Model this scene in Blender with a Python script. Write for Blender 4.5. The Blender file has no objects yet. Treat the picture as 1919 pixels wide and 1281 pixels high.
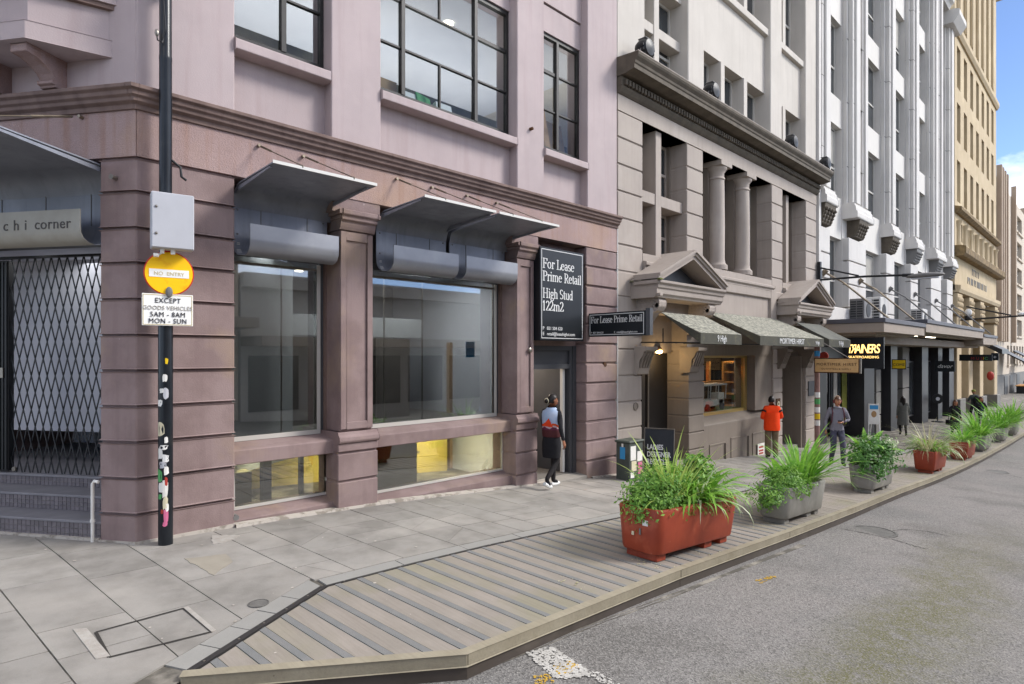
import bpy, bmesh, math, random
from mathutils import Vector, Matrix
random.seed(7)
R = math.radians
scn = bpy.context.scene
COL = scn.collection

# ------------------------------------------------------------------ camera, sky, sun, exposure
cam_d = bpy.data.cameras.new('camera'); cam = bpy.data.objects.new('camera', cam_d); COL.objects.link(cam)
cam.location = (0, 0, 2.05)
cam.rotation_euler = (R(90), 0, -math.atan2(0.7009, 0.7132))
cam_d.sensor_width = 36; cam_d.lens = 36 * 1130 / 1919
cam_d.shift_y = 23.5 / 1919; cam_d.clip_start = 0.1; cam_d.clip_end = 2000
scn.camera = cam

SUN_DIR = Vector((0.58, -0.54, 0.62)).normalized()
world = bpy.data.worlds.new('World'); scn.world = world; world.use_nodes = True
def build_world():
    nt = world.node_tree; nt.nodes.clear(); N = nt.nodes.new; L = nt.links.new
    out = N('ShaderNodeOutputWorld'); bg = N('ShaderNodeBackground'); bg.inputs['Strength'].default_value = 0.11
    sky = N('ShaderNodeTexSky'); sky.sky_type = 'NISHITA'; sky.sun_disc = False
    sky.sun_elevation = math.asin(SUN_DIR.z); sky.sun_rotation = math.atan2(SUN_DIR.x, SUN_DIR.y)
    sky.air_density = 0.45; sky.dust_density = 0.1; sky.ozone_density = 2.0
    tc = N('ShaderNodeTexCoord'); mp = N('ShaderNodeMapping'); mp.inputs['Scale'].default_value = (1, 1, 1.9)
    mp.inputs['Location'].default_value = (7.7, 3.3, 3.78)
    nz = N('ShaderNodeTexNoise'); nz.inputs['Scale'].default_value = 3.1; nz.inputs['Detail'].default_value = 8
    nz.inputs['Roughness'].default_value = 0.52
    rp = N('ShaderNodeValToRGB'); rp.color_ramp.elements[0].position = 0.46; rp.color_ramp.elements[1].position = 0.62
    mx = N('ShaderNodeMixRGB'); mx.inputs['Color2'].default_value = (10.5, 10.2, 10.0, 1)
    L(tc.outputs['Generated'], mp.inputs['Vector']); L(mp.outputs[0], nz.inputs['Vector']); L(nz.outputs['Fac'], rp.inputs['Fac'])
    L(rp.outputs['Color'], mx.inputs['Fac']); L(sky.outputs['Color'], mx.inputs['Color1'])
    L(mx.outputs['Color'], bg.inputs['Color']); L(bg.outputs[0], out.inputs['Surface'])
build_world()
sun_d = bpy.data.lights.new('sun', 'SUN'); sun = bpy.data.objects.new('sun', sun_d); COL.objects.link(sun)
sun_d.energy = 1.45; sun_d.angle = R(16); sun_d.color = (1.0, 0.965, 0.92)
sun.rotation_euler = SUN_DIR.to_track_quat('Z', 'Y').to_euler(); sun.location = (30, -20, 60)
vs = scn.view_settings; vs.view_transform = 'Standard'; vs.look = 'None'; vs.gamma = 1; vs.use_curve_mapping = False
vs.exposure = 1.42
scn.cycles.use_denoising = True
scn.cycles.max_bounces = 7; scn.cycles.diffuse_bounces = 4; scn.cycles.glossy_bounces = 4; scn.cycles.transparent_max_bounces = 12
scn.cycles.caustics_reflective = False; scn.cycles.caustics_refractive = False

# ------------------------------------------------------------------ measuring helpers (street axes: X along the street, Y towards the facades)
SF, CF, FOC = 0.7009, 0.7132, 1130.0
def P(px, Y=7.5):
    r = (px - 960) / FOC; return Y * (CF*r + SF) / (CF - SF*r)
def Z(px, py, Y=7.5):
    r = (px - 960) / FOC; return 2.05 + (664 - py) / FOC * Y / (CF - SF*r)
_prof = [(-60, 1.2), (-12, .25), (1.5, 0), (2.7, -.01), (4.7, -.08), (10.5, -.48), (14.2, -.66), (19, -.97), (23.4, -1.18), (26.8, -1.30),
         (33, -1.47), (45, -1.70), (65, -2.25), (106, -3.0), (200, -4.5), (900, -12)]
def z0(x):
    for (xa, za), (xb, zb) in zip(_prof, _prof[1:]):
        if x <= xb:
            t = max(0, min(1, (x - xa) / (xb - xa))); return za + (zb - za) * t
    return _prof[-1][1]
def zg(x, y):
    x_ = [z0(x - .8), z0(x), z0(x + .8)]
    return sum(x_) / 3 - 0.03 * max(0.0, min(7.5 - y, 6.0))
ROAD_DROP = 0.17; KERB_Y = 3.35; DECK_Y = 5.15
def G(px, py, dz=0.0):
    """ground point seen at a pixel of the photograph"""
    r = (px - 960) / FOC; x, y = 5.0, 5.0
    for _ in range(60):
        s = (2.05 - (zg(x, y) + dz)) / max(1e-4, (py - 664) / FOC)
        x, y = .5*x + .5*s*(CF*r + SF), .5*y + .5*s*(CF - SF*r)
    return x, y

# ------------------------------------------------------------------ materials
def lin(h):
    h = h.lstrip('#'); v = [int(h[i:i+2], 16) / 255 for i in (0, 2, 4)]
    return tuple((c / 12.92 if c <= .04045 else ((c + .055) / 1.055) ** 2.4) for c in v)
def pm(name, c, c2=None, rough=0.75, scale=3.0, lo=.35, hi=.65, bump=0.0, bscale=60, streak=0.0, stc=None, metal=0.0, detail=6,
       c3=None, scale3=0.6, lo3=.55, hi3=.7, spec=0.35, coat=0.0, fine=0.0, grain=0.0, chip=None, chipc='#c9bdb8'):
    m = bpy.data.materials.new(name); m.use_nodes = True; nt = m.node_tree; N = nt.nodes.new; L = nt.links.new
    b = nt.nodes['Principled BSDF']
    c = lin(c) if isinstance(c, str) else c; b.inputs['Roughness'].default_value = rough; b.inputs['Metallic'].default_value = metal
    b.inputs['Specular IOR Level'].default_value = spec; b.inputs['Coat Weight'].default_value = coat
    geo = N('ShaderNodeNewGeometry'); oi = N('ShaderNodeObjectInfo')
    def noise(s, vec=None, d=detail):
        n = N('ShaderNodeTexNoise'); n.inputs['Scale'].default_value = s; n.inputs['Detail'].default_value = d; n.inputs['Roughness'].default_value = .6
        L(vec or geo.outputs['Position'], n.inputs['Vector']); return n
    def ramp(src, a, z):
        r = N('ShaderNodeMapRange'); r.inputs['From Min'].default_value = a; r.inputs['From Max'].default_value = z; L(src, r.inputs['Value']); return r.outputs[0]
    def mix(fac, a, bcol):
        x = N('ShaderNodeMixRGB'); L(fac, x.inputs['Fac'])
        if isinstance(a, tuple): x.inputs['Color1'].default_value = (*a, 1)
        else: L(a, x.inputs['Color1'])
        x.inputs['Color2'].default_value = (*bcol, 1); return x.outputs['Color']
    col = c
    if c2: col = mix(ramp(noise(scale).outputs['Fac'], lo, hi), col, lin(c2) if isinstance(c2, str) else c2)
    if c3: col = mix(ramp(noise(scale3, d=4).outputs['Fac'], lo3, hi3), col, lin(c3) if isinstance(c3, str) else c3)
    if streak:
        mp = N('ShaderNodeMapping'); mp.inputs['Scale'].default_value = (4.5, 4.5, .28); L(geo.outputs['Position'], mp.inputs['Vector'])
        f = ramp(noise(1.6, mp.outputs[0]).outputs['Fac'], .5, .78)
        ml = N('ShaderNodeMath'); ml.operation = 'MULTIPLY'; ml.inputs[1].default_value = streak; L(f, ml.inputs[0])
        col = mix(ml.outputs[0], col, lin(stc or '#4a3f3c'))
    if grain:
        mp = N('ShaderNodeMapping'); mp.inputs['Scale'].default_value = (42, 1.6, 42); L(geo.outputs['Position'], mp.inputs['Vector'])
        f = ramp(noise(1.0, mp.outputs[0], 5).outputs['Fac'], .42, .75); ml = N('ShaderNodeMath'); ml.operation = 'MULTIPLY'; ml.inputs[1].default_value = grain; L(f, ml.inputs[0])
        col = mix(ml.outputs[0], col, lin(stc or '#6a6056'))
    if chip:
        f = ramp(noise(chip, d=3).outputs['Fac'], .735, .75); f2 = ramp(noise(1.1, d=2).outputs['Fac'], .45, .6)
        ml = N('ShaderNodeMath'); ml.operation = 'MULTIPLY'; L(f, ml.inputs[0]); L(f2, ml.inputs[1]); col = mix(ml.outputs[0], col, lin(chipc))
    if fine:
        n = noise(140, d=2); h = N('ShaderNodeMapRange'); h.inputs['From Min'].default_value = .3; h.inputs['From Max'].default_value = .7
        h.inputs['To Min'].default_value = 1 - fine; h.inputs['To Max'].default_value = 1 + fine; L(n.outputs['Fac'], h.inputs['Value'])
        hv = N('ShaderNodeVectorMath'); hv.operation = 'SCALE'
        if isinstance(col, tuple): hv.inputs[0].default_value = col
        else: L(col, hv.inputs[0])
        L(h.outputs[0], hv.inputs['Scale']); col = hv.outputs[0]
    if isinstance(col, tuple): b.inputs['Base Color'].default_value = (*col, 1)
    else: L(col, b.inputs['Base Color'])
    if bump:
        bp = N('ShaderNodeBump'); bp.inputs['Strength'].default_value = bump; bp.inputs['Distance'].default_value = .01
        L(noise(bscale, d=4).outputs['Fac'], bp.inputs['Height']); L(bp.outputs[0], b.inputs['Normal'])
    return m
def per_object(m, amt, tint=0.0):
    """vary brightness a little from piece to piece"""
    nt = m.node_tree; b = nt.nodes['Principled BSDF']; N = nt.nodes.new; L = nt.links.new
    oi = N('ShaderNodeObjectInfo'); mr = N('ShaderNodeMapRange'); mr.inputs['To Min'].default_value = 1 - amt; mr.inputs['To Max'].default_value = 1 + amt
    L(oi.outputs['Random'], mr.inputs['Value']); v = N('ShaderNodeVectorMath'); v.operation = 'SCALE'
    if b.inputs['Base Color'].is_linked: L(b.inputs['Base Color'].links[0].from_socket, v.inputs[0])
    else: v.inputs[0].default_value = b.inputs['Base Color'].default_value[:3]
    L(mr.outputs[0], v.inputs['Scale']); L(v.outputs[0], b.inputs['Base Color']); return m
def emit(name, c, s):
    m = bpy.data.materials.new(name); m.use_nodes = True; b = m.node_tree.nodes['Principled BSDF']; c = lin(c)
    b.inputs['Base Color'].default_value = (*c, 1); b.inputs['Emission Color'].default_value = (*c, 1); b.inputs['Emission Strength'].default_value = s; return m
def glass(name, tint='#dfe8e6', refl=0.10, rough=0.02):
    m = bpy.data.materials.new(name); m.use_nodes = True; nt = m.node_tree; nt.nodes.clear(); N = nt.nodes.new; L = nt.links.new
    o = N('ShaderNodeOutputMaterial'); mx = N('ShaderNodeMixShader'); t = N('ShaderNodeBsdfTransparent'); g = N('ShaderNodeBsdfGlossy')
    t.inputs['Color'].default_value = (*lin(tint), 1); g.inputs['Roughness'].default_value = rough
    fr = N('ShaderNodeLayerWeight'); fr.inputs['Blend'].default_value = .5
    pw = N('ShaderNodeMath'); pw.operation = 'POWER'; pw.inputs[1].default_value = 4.0; L(fr.outputs['Facing'], pw.inputs[0])
    a = N('ShaderNodeMath'); a.operation = 'ADD'; a.inputs[1].default_value = refl; a.use_clamp = True
    L(pw.outputs[0], a.inputs[0]); L(a.outputs[0], mx.inputs['Fac']); L(t.outputs[0], mx.inputs[1]); L(g.outputs[0], mx.inputs[2]); L(mx.outputs[0], o.inputs['Surface'])
    return m
M = {}
M['pink_up'] = pm('pink_upper_paint', '#b0a1a0', '#a79998', scale=1.2, rough=.85, bump=.2, bscale=60, streak=.34, stc='#917b78', c3='#b9a9a8', scale3=.5)
M['pink_frieze'] = pm('pink_roughcast', '#a48d88', '#99827d', scale=2.2, rough=.92, bump=.9, bscale=75, streak=.6, stc='#8d6650', c3='#ab8f7c', scale3=.7, lo3=.52, hi3=.75, fine=.16)
M['pink_low'] = per_object(pm('mauve_lower_paint', '#8d7a77', '#7f6c69', scale=1.9, lo=.42, hi=.6, rough=.8, bump=.35, bscale=70, streak=.55, chip=16, stc='#75605f', c3='#958070', scale3=.8), .05)
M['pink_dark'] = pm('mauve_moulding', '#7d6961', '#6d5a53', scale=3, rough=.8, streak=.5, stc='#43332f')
M['plinth_white'] = pm('white_plinth_paint', '#b5ada3', '#8c8479', scale=6, lo=.5, hi=.6, rough=.8)
M['grey_low'] = per_object(pm('taupe_paint', '#7e746a', '#766c62', scale=1.4, rough=.7, bump=.1, bscale=90, streak=.25, stc='#544c45'), .04)
M['grey_up'] = per_object(pm('light_taupe_paint', '#a2978d', '#9a8f86', scale=1.3, rough=.75, bump=.12, bscale=80, streak=.25, stc='#6d635a', c3='#aaa097', scale3=.6), .03)
M['grey_corn'] = pm('brown_cornice', '#5f564a', '#4e463c', scale=3, rough=.8, streak=.5, stc='#37302a')
M['cream'] = pm('cream_render', '#c0b9b0', '#b8b1a8', scale=1.0, rough=.85, bump=.12, bscale=70, streak=.25, stc='#8f867d')
M['white'] = pm('white_render', '#c9c5c0', '#c1bdb8', scale=.9, rough=.8, bump=.08, bscale=60, streak=.22, stc='#96918b')
M['white_soft'] = pm('white_spandrel', '#cdc9c3', '#c6c2bc', scale=.6, rough=.85, streak=.12, stc='#9b958e')
M['beige'] = pm('sandstone', '#bba98b', '#b19f80', scale=.9, rough=.9, streak=.3, stc='#8a7350', c3='#c8b695', scale3=.3)
M['beige_dark'] = pm('weathered_ledge', '#5e4f38', '#8b7450', scale=3, rough=.9)
M['far'] = pm('far_cream', '#c4b8a8', '#bbaf9f', scale=.5, rough=.9, streak=.15, stc='#8d8070')
M['far_tan'] = pm('far_tan', '#a08e7c', '#968472', scale=.5, rough=.9)
M['steel_frame'] = pm('black_steel', '#1f1d1d', '#2a2826', scale=8, rough=.5)
M['zinc'] = pm('awning_steel', '#8b8e97', '#7f828b', scale=2, rough=.42, metal=.2, streak=.5, stc='#63646a', bump=.06, bscale=20, c3='#969aa3', scale3=1.2)
M['zinc_lip'] = pm('brushed_lip', '#9a9b9f', '#8f9095', scale=2.5, rough=.36, metal=.4, c3='#97989c', scale3=1.5)
M['chi_lip'] = pm('cream_lip', '#a9a69c', '#9d998e', scale=3, rough=.55, c3='#83786a', scale3=2, lo3=.62, hi3=.75)
M['white_edge'] = pm('white_edge', '#cfcdc8', rough=.6)
M['rust'] = pm('rusty_steel', '#3a2a1c', '#5a3a1e', scale=9, rough=.8)
M['rod'] = pm('stainless_rod', '#8a847c', rough=.35, metal=.8)
M['brass_rod'] = pm('weathered_rod', '#8f8372', '#6b6153', scale=5, rough=.4, metal=.7)
M['black'] = pm('black_paint', '#16171a', '#1d1e21', scale=6, rough=.45)
M['blackgloss'] = pm('black_pole_paint', '#15181d', '#1d2126', scale=5, rough=.28, c3='#2b2b2b', scale3=4, lo3=.6, hi3=.75)
M['board_black'] = pm('black_sign_board', '#16191d', '#1c2024', scale=1, rough=.35)
M['sign_white'] = pm('sign_white', '#d8d8d6', rough=.5)
M['ltgrey_box'] = pm('light_grey_enclosure', '#b9babf', '#b3b4b9', scale=3, rough=.5)
M['yellow'] = pm('yellow_sign', '#ffc80a', '#f0a406', scale=7, lo=.55, hi=.72, rough=.45)
M['redsign'] = pm('red_rim', '#c8281e', rough=.45)
M['paper'] = pm('white_plate', '#e6e4de', '#dbd8d0', scale=5, rough=.5)
M['plate_white'] = pm('retroreflective_white', '#f3f2ee', rough=.4)
M['ink'] = pm('black_ink', '#26262c', rough=.6)
M['ink_faint'] = pm('faded_ink', '#a9a49c', rough=.6)
M['ink_yellow'] = pm('faded_yellow_ink', '#c9b98a', rough=.6)
M['slab'] = per_object(pm('paving_stone', '#8d8983', '#7d7973', scale=2.6, lo=.4, hi=.6, rough=.82, bump=.25, bscale=35, chip=9, chipc='#b4afa7', c3='#97928b', scale3=.9, lo3=.48, hi3=.66, fine=.05, streak=0), .085)
M['kerbslab'] = per_object(pm('border_stone', '#8e8c87', '#878580', scale=2.0, rough=.8, bump=.12, bscale=40, fine=.05), .04)
M['joint'] = pm('sandy_joint', '#57534c', '#8f897f', scale=3, lo=.45, hi=.62, rough=.95)
M['board'] = per_object(pm('deck_board', '#90887f', '#878077', scale=2.5, rough=.75, bump=.12, bscale=50, c3='#85806f', scale3=.9, lo3=.5, hi3=.66, fine=.06, grain=.35, chip=22, chipc='#b9b2aa'), .04)
M['strip'] = pm('grip_strip', '#717271', '#797876', scale=6, rough=.8, bump=.5, bscale=160, fine=.1)
M['deck_dark'] = pm('deck_gap_dark', '#33302d', rough=.9)  # even dark brown for the bearer sheet, lid rim and road cracks
M['kerb_wood'] = per_object(pm('kerb_timber', '#978f7c', '#8a826f', scale=3.5, rough=.8, bump=.2, bscale=40, grain=.3, chip=14, chipc='#5f5748', c3='#7d745f', scale3=2.2, lo3=.58, hi3=.72), .04)
M['kerb_dark'] = pm('kerb_face', '#4f4742', '#474039', scale=2.5, rough=.7, c3='#5c544c', scale3=1.0)
M['edge_strip'] = pm('black_edge_strip', '#2c2a2a', '#343130', scale=4, rough=.6)
M['planter_red'] = pm('red_planter', '#9a4229', '#8a3824', scale=2.5, rough=.5, streak=.45, stc='#6b3020', chip=12, chipc='#b58d7c', c3='#a9553b', scale3=3, lo3=.55, hi3=.7, bump=.08, bscale=30)
M['planter_grey'] = pm('concrete_planter', '#8e8b84', '#807d76', scale=3, rough=.7, streak=.45, stc='#6a665e', bump=.1, bscale=50, c3='#9b9890', scale3=2)
M['soil'] = pm('soil', '#2b221a', '#3a3024', scale=20, rough=1)
M['tile'] = per_object(pm('dark_tile', '#696367', '#736d70', scale=12, rough=.4), .16)
M['grout'] = pm('grout', '#aaa59f', '#8f8a85', scale=5, rough=.9)
M['step'] = pm('step_stone', '#767478', '#828084', scale=4, rough=.65, streak=0)
M['roomwhite'] = pm('room_white', '#c7c9d2', '#bfc1ca', scale=1, rough=.8)
M['roomgrey'] = pm('room_grey', '#8d9092', '#85888b', scale=.8, rough=.8)
M['roomdark'] = pm('room_dark_panel', '#4b4744', '#55504c', scale=2, rough=.6)
M['soffice'] = pm('office_partition', '#6f6a58', '#615d4c', scale=6, rough=.8, streak=.5, stc='#45423a')
M['roomfloor'] = pm('room_floor', '#6d6a66', rough=.6)
M['room_yellow'] = pm('yellow_wall', '#d6c26a', '#cdb85c', scale=1, rough=.8)
M['room_olive'] = pm('olive_wall', '#8f8862', rough=.8)
M['wood'] = pm('honey_wood', '#c08a4c', '#a8763c', scale=6, rough=.55, c3='#d0a060', scale3=3)
M['woodsign'] = pm('pale_wood', '#cfa873', '#c39b66', scale=7, rough=.6)
M['tanbox'] = pm('card_board', '#a8875f', rough=.8)
M['doorgrey'] = pm('door_grey', '#4c4d50', '#46474a', scale=2, rough=.5)
M['doortan'] = pm('hall_tan', '#a98f76', '#a28970', scale=1, rough=.7)
M['dark_shop'] = pm('dark_shopfront', '#2b2a2c', '#323134', scale=2, rough=.45)
M['pillar_grey'] = pm('pillar_grey', '#77746f', '#6f6c67', scale=1.5, rough=.7)
M['canopy_top'] = pm('canopy_flashing', '#54535a', '#4c4b51', scale=2, rough=.55)
M['canopy_face'] = pm('canopy_fascia', '#9c8f82', '#93877b', scale=2, rough=.7)
M['canvas'] = pm('mossy_canvas', '#6f6e66', '#5e5d55', scale=4, rough=.95, bump=.3, bscale=120, c3='#a8a696', scale3=14, lo3=.40, hi3=.66)
M['canvas_grey'] = pm('grey_canvas', '#5b5c57', '#6a6a62', scale=4, rough=.95, bump=.2, bscale=120)
M['valance'] = pm('valance_canvas', '#46463f', '#525046', scale=5, rough=.95, c3='#66664c', scale3=5, lo3=.6, hi3=.75)
M['gold'] = pm('gold_frame', '#b39a5e', rough=.35, metal=.5)
M['dark_in'] = pm('dark_interior', '#1f1b18', rough=.8)
M['glass_shop'] = glass('shop_glass', '#d5d8d7', .20)
M['glass_clear'] = glass('clear_glass', '#eef0ee', .03)
M['glass_up'] = glass('office_glass', '#e4e8ea', .025)
M['pane_dark'] = pm('dark_pane', '#2c3033', '#3c4144', scale=1.5, rough=.12, spec=.8)
M['curtain'] = pm('pale_blind', '#a8a49c', '#9a968e', scale=2, rough=.7)
M['winframe'] = pm('white_window_frame', '#b8b4ad', rough=.6)
M['lead'] = pm('lead_grey', '#6f6d6b', rough=.6)
M['moss'] = pm('moss', '#55602a', '#6c7537', scale=12, rough=1)
M['ac'] = pm('ac_white', '#c4c2bd', rough=.6)
M['ac_dark'] = pm('ac_grille', '#2b2b2d', rough=.6)
M['warm'] = emit('warm_lamp', '#ffcf7a', 9); M['neon'] = emit('lit_letters', '#ffcf7a', .9); M['downlight'] = emit('downlight', '#fff0cf', 7)
M['tube'] = emit('fluorescent_tube', '#fff4de', 3); M['orange_bulb'] = emit('orange_bulb', '#ff8a3c', 5)
M['road_white'] = pm('worn_white_paint', '#b9b6b0', '#a29f99', scale=9, rough=.8)
M['road_yellow'] = pm('worn_yellow_paint', '#b9932b', '#a78a3c', scale=9, rough=.8)
M['iron'] = pm('cast_iron', '#6c6a66', '#5a5855', scale=7, rough=.6, bump=.4, bscale=60)
M['cabinet'] = pm('green_cabinet', '#4c524b', '#444a44', scale=5, rough=.6, c3='#5d605a', scale3=3)
M['blue'] = pm('blue_sticker', '#3b8fc4', rough=.6); M['green'] = pm('green_sticker', '#4f9a58', rough=.6); M['pinkst'] = pm('pink_sticker', '#c96a8c', rough=.6)
M['redst'] = pm('red_sticker', '#a8392f', rough=.6); M['yel2'] = pm('yellow_box', '#d8b516', rough=.5); M['creamst'] = pm('cream_sticker', '#cfc6a8', rough=.7)
M['buff'] = pm('buff_stone', '#948d80', '#8b8478', scale=5, rough=.85)
M['patch'] = pm('concrete_patch', '#a6a19a', '#979189', scale=14, rough=.9, bump=.5, bscale=90)
M['redpole'] = pm('faded_pink_pole', '#94736a', '#80635b', scale=6, rough=.7)

# road: dark asphalt with moss along the gutter line and pale worn aggregate
def road_mat():
    m = bpy.data.materials.new('asphalt'); m.use_nodes = True; nt = m.node_tree; N = nt.nodes.new; L = nt.links.new; b = nt.nodes['Principled BSDF']
    g = N('ShaderNodeNewGeometry'); b.inputs['Roughness'].default_value = .85; b.inputs['Specular IOR Level'].default_value = .25
    def noise(s, d=6, r=.6):
        n = N('ShaderNodeTexNoise'); n.inputs['Scale'].default_value = s; n.inputs['Detail'].default_value = d; n.inputs['Roughness'].default_value = r
        L(g.outputs['Position'], n.inputs['Vector']); return n.outputs['Fac']
    def mr(v, a, z, o0=0, o1=1):
        x = N('ShaderNodeMapRange'); x.inputs['From Min'].default_value = a; x.inputs['From Max'].default_value = z
        x.inputs['To Min'].default_value = o0; x.inputs['To Max'].default_value = o1; L(v, x.inputs['Value']); return x.outputs[0]
    def math2(op, a, c):
        x = N('ShaderNodeMath'); x.operation = op
        for i, v in enumerate((a, c)):
            if isinstance(v, (int, float)): x.inputs[i].default_value = v
            else: L(v, x.inputs[i])
        return x.outputs[0]
    def mix(f, a, c):
        x = N('ShaderNodeMixRGB'); L(f, x.inputs['Fac'])
        for i, v in ((1, a), (2, c)):
            if isinstance(v, str): x.inputs[i].default_value = (*lin(v), 1)
            else: L(v, x.inputs[i])
        return x.outputs['Color']
    col = mix(mr(noise(.8), .35, .65), '#6c6a68', '#787572')
    col = mix(mr(noise(.35, 3), .45, .62), col, '#7f7a77')
    col = mix(mr(noise(.5, 4), .56, .68, 0, .55), col, '#56534f'); col = mix(mr(noise(2.2, 5), .6, .72, 0, .4), col, '#5a5754')
    vo = N('ShaderNodeTexVoronoi'); vo.inputs['Scale'].default_value = 80; L(g.outputs['Position'], vo.inputs['Vector'])
    sp = N('ShaderNodeSeparateColor'); L(vo.outputs['Color'], sp.inputs['Color'])
    col = mix(mr(sp.outputs[0], .35, .95, 0, .5), col, '#9b9893')
    col = mix(mr(sp.outputs[1], .62, .82, 0, .55), col, '#403e3c')
    xyz = N('ShaderNodeSeparateXYZ'); L(g.outputs['Position'], xyz.inputs[0])
    # moss band: runs along the street about 1.5 m out from the kerb
    ctr = math2('ADD', 1.35, math2('MULTIPLY', mr(noise(.55, 2), .3, .7, -1, 1), .35))
    d = math2('ABSOLUTE', math2('SUBTRACT', xyz.outputs['Y'], ctr), 0)
    band = mr(d, .15, .7, 1, 0)
    lenm = math2('MULTIPLY', mr(xyz.outputs['X'], 2.6, 3.6), mr(xyz.outputs['X'], 15, 8.0))
    mossf = math2('MULTIPLY', math2('MULTIPLY', band, lenm), mr(noise(5, 6), .30, .52))
    mossf = math2('MULTIPLY', mossf, mr(noise(60, 3), .40, .62, .12, 1))
    col = mix(math2('MULTIPLY', mossf, 1.0), col, '#5c5a35')
    L(col, b.inputs['Base Color'])
    bp = N('ShaderNodeBump'); bp.inputs['Strength'].default_value = .7; bp.inputs['Distance'].default_value = .008
    L(math2('ADD', vo.outputs['Distance'], math2('MULTIPLY', noise(25, 4), .6)), bp.inputs['Height']); L(bp.outputs[0], b.inputs['Normal'])
    return m
M['road'] = road_mat()
def leafmat(name, a, c, tr=.35, rough=.45):
    m = bpy.data.materials.new(name); m.use_nodes = True; nt = m.node_tree; N = nt.nodes.new; L = nt.links.new; b = nt.nodes['Principled BSDF']
    g = N('ShaderNodeNewGeometry'); n = N('ShaderNodeTexNoise'); n.inputs['Scale'].default_value = 9; n.inputs['Detail'].default_value = 3; L(g.outputs['Position'], n.inputs['Vector'])
    x = N('ShaderNodeMixRGB'); x.inputs[1].default_value = (*lin(a), 1); x.inputs[2].default_value = (*lin(c), 1)
    r = N('ShaderNodeMapRange'); r.inputs['From Min'].default_value = .3; r.inputs['From Max'].default_value = .7; L(n.outputs['Fac'], r.inputs['Value'])
    rp = N('ShaderNodeMath'); rp.operation = 'ADD'; rp.use_clamp = True; L(r.outputs[0], rp.inputs[0])
    rr = N('ShaderNodeMapRange'); rr.inputs['To Min'].default_value = -.4; rr.inputs['To Max'].default_value = .4; L(g.outputs['Random Per Island'], rr.inputs['Value']); L(rr.outputs[0], rp.inputs[1])
    L(rp.outputs[0], x.inputs[0]); L(x.outputs[0], b.inputs['Base Color']); b.inputs['Roughness'].default_value = rough; b.inputs['Specular IOR Level'].default_value = .4
    t = N('ShaderNodeBsdfTranslucent'); L(x.outputs[0], t.inputs['Color']); ms = N('ShaderNodeMixShader'); ms.inputs[0].default_value = tr
    o = nt.nodes['Material Output']; L(b.outputs[0], ms.inputs[1]); L(t.outputs[0], ms.inputs[2]); L(ms.outputs[0], o.inputs['Surface']); return m
M['leaf_bush'] = leafmat('bush_leaf', '#528434', '#8fb850'); M['leaf_dark'] = leafmat('dark_leaf', '#3d6a30', '#6a9a4a'); M['leaf_blade'] = leafmat('blade_leaf', '#8fb34b', '#bcca72')
M['leaf_strap'] = leafmat('strap_leaf', '#5f9b36', '#98c650'); M['leaf_pale'] = leafmat('variegated_leaf', '#93ae74', '#dde3c4'); M['leaf_dry'] = leafmat('dry_blade', '#a8a578', '#c8c4a0')
M['leaf_olive'] = leafmat('olive_leaf', '#6d7434', '#8f8f46')
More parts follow.
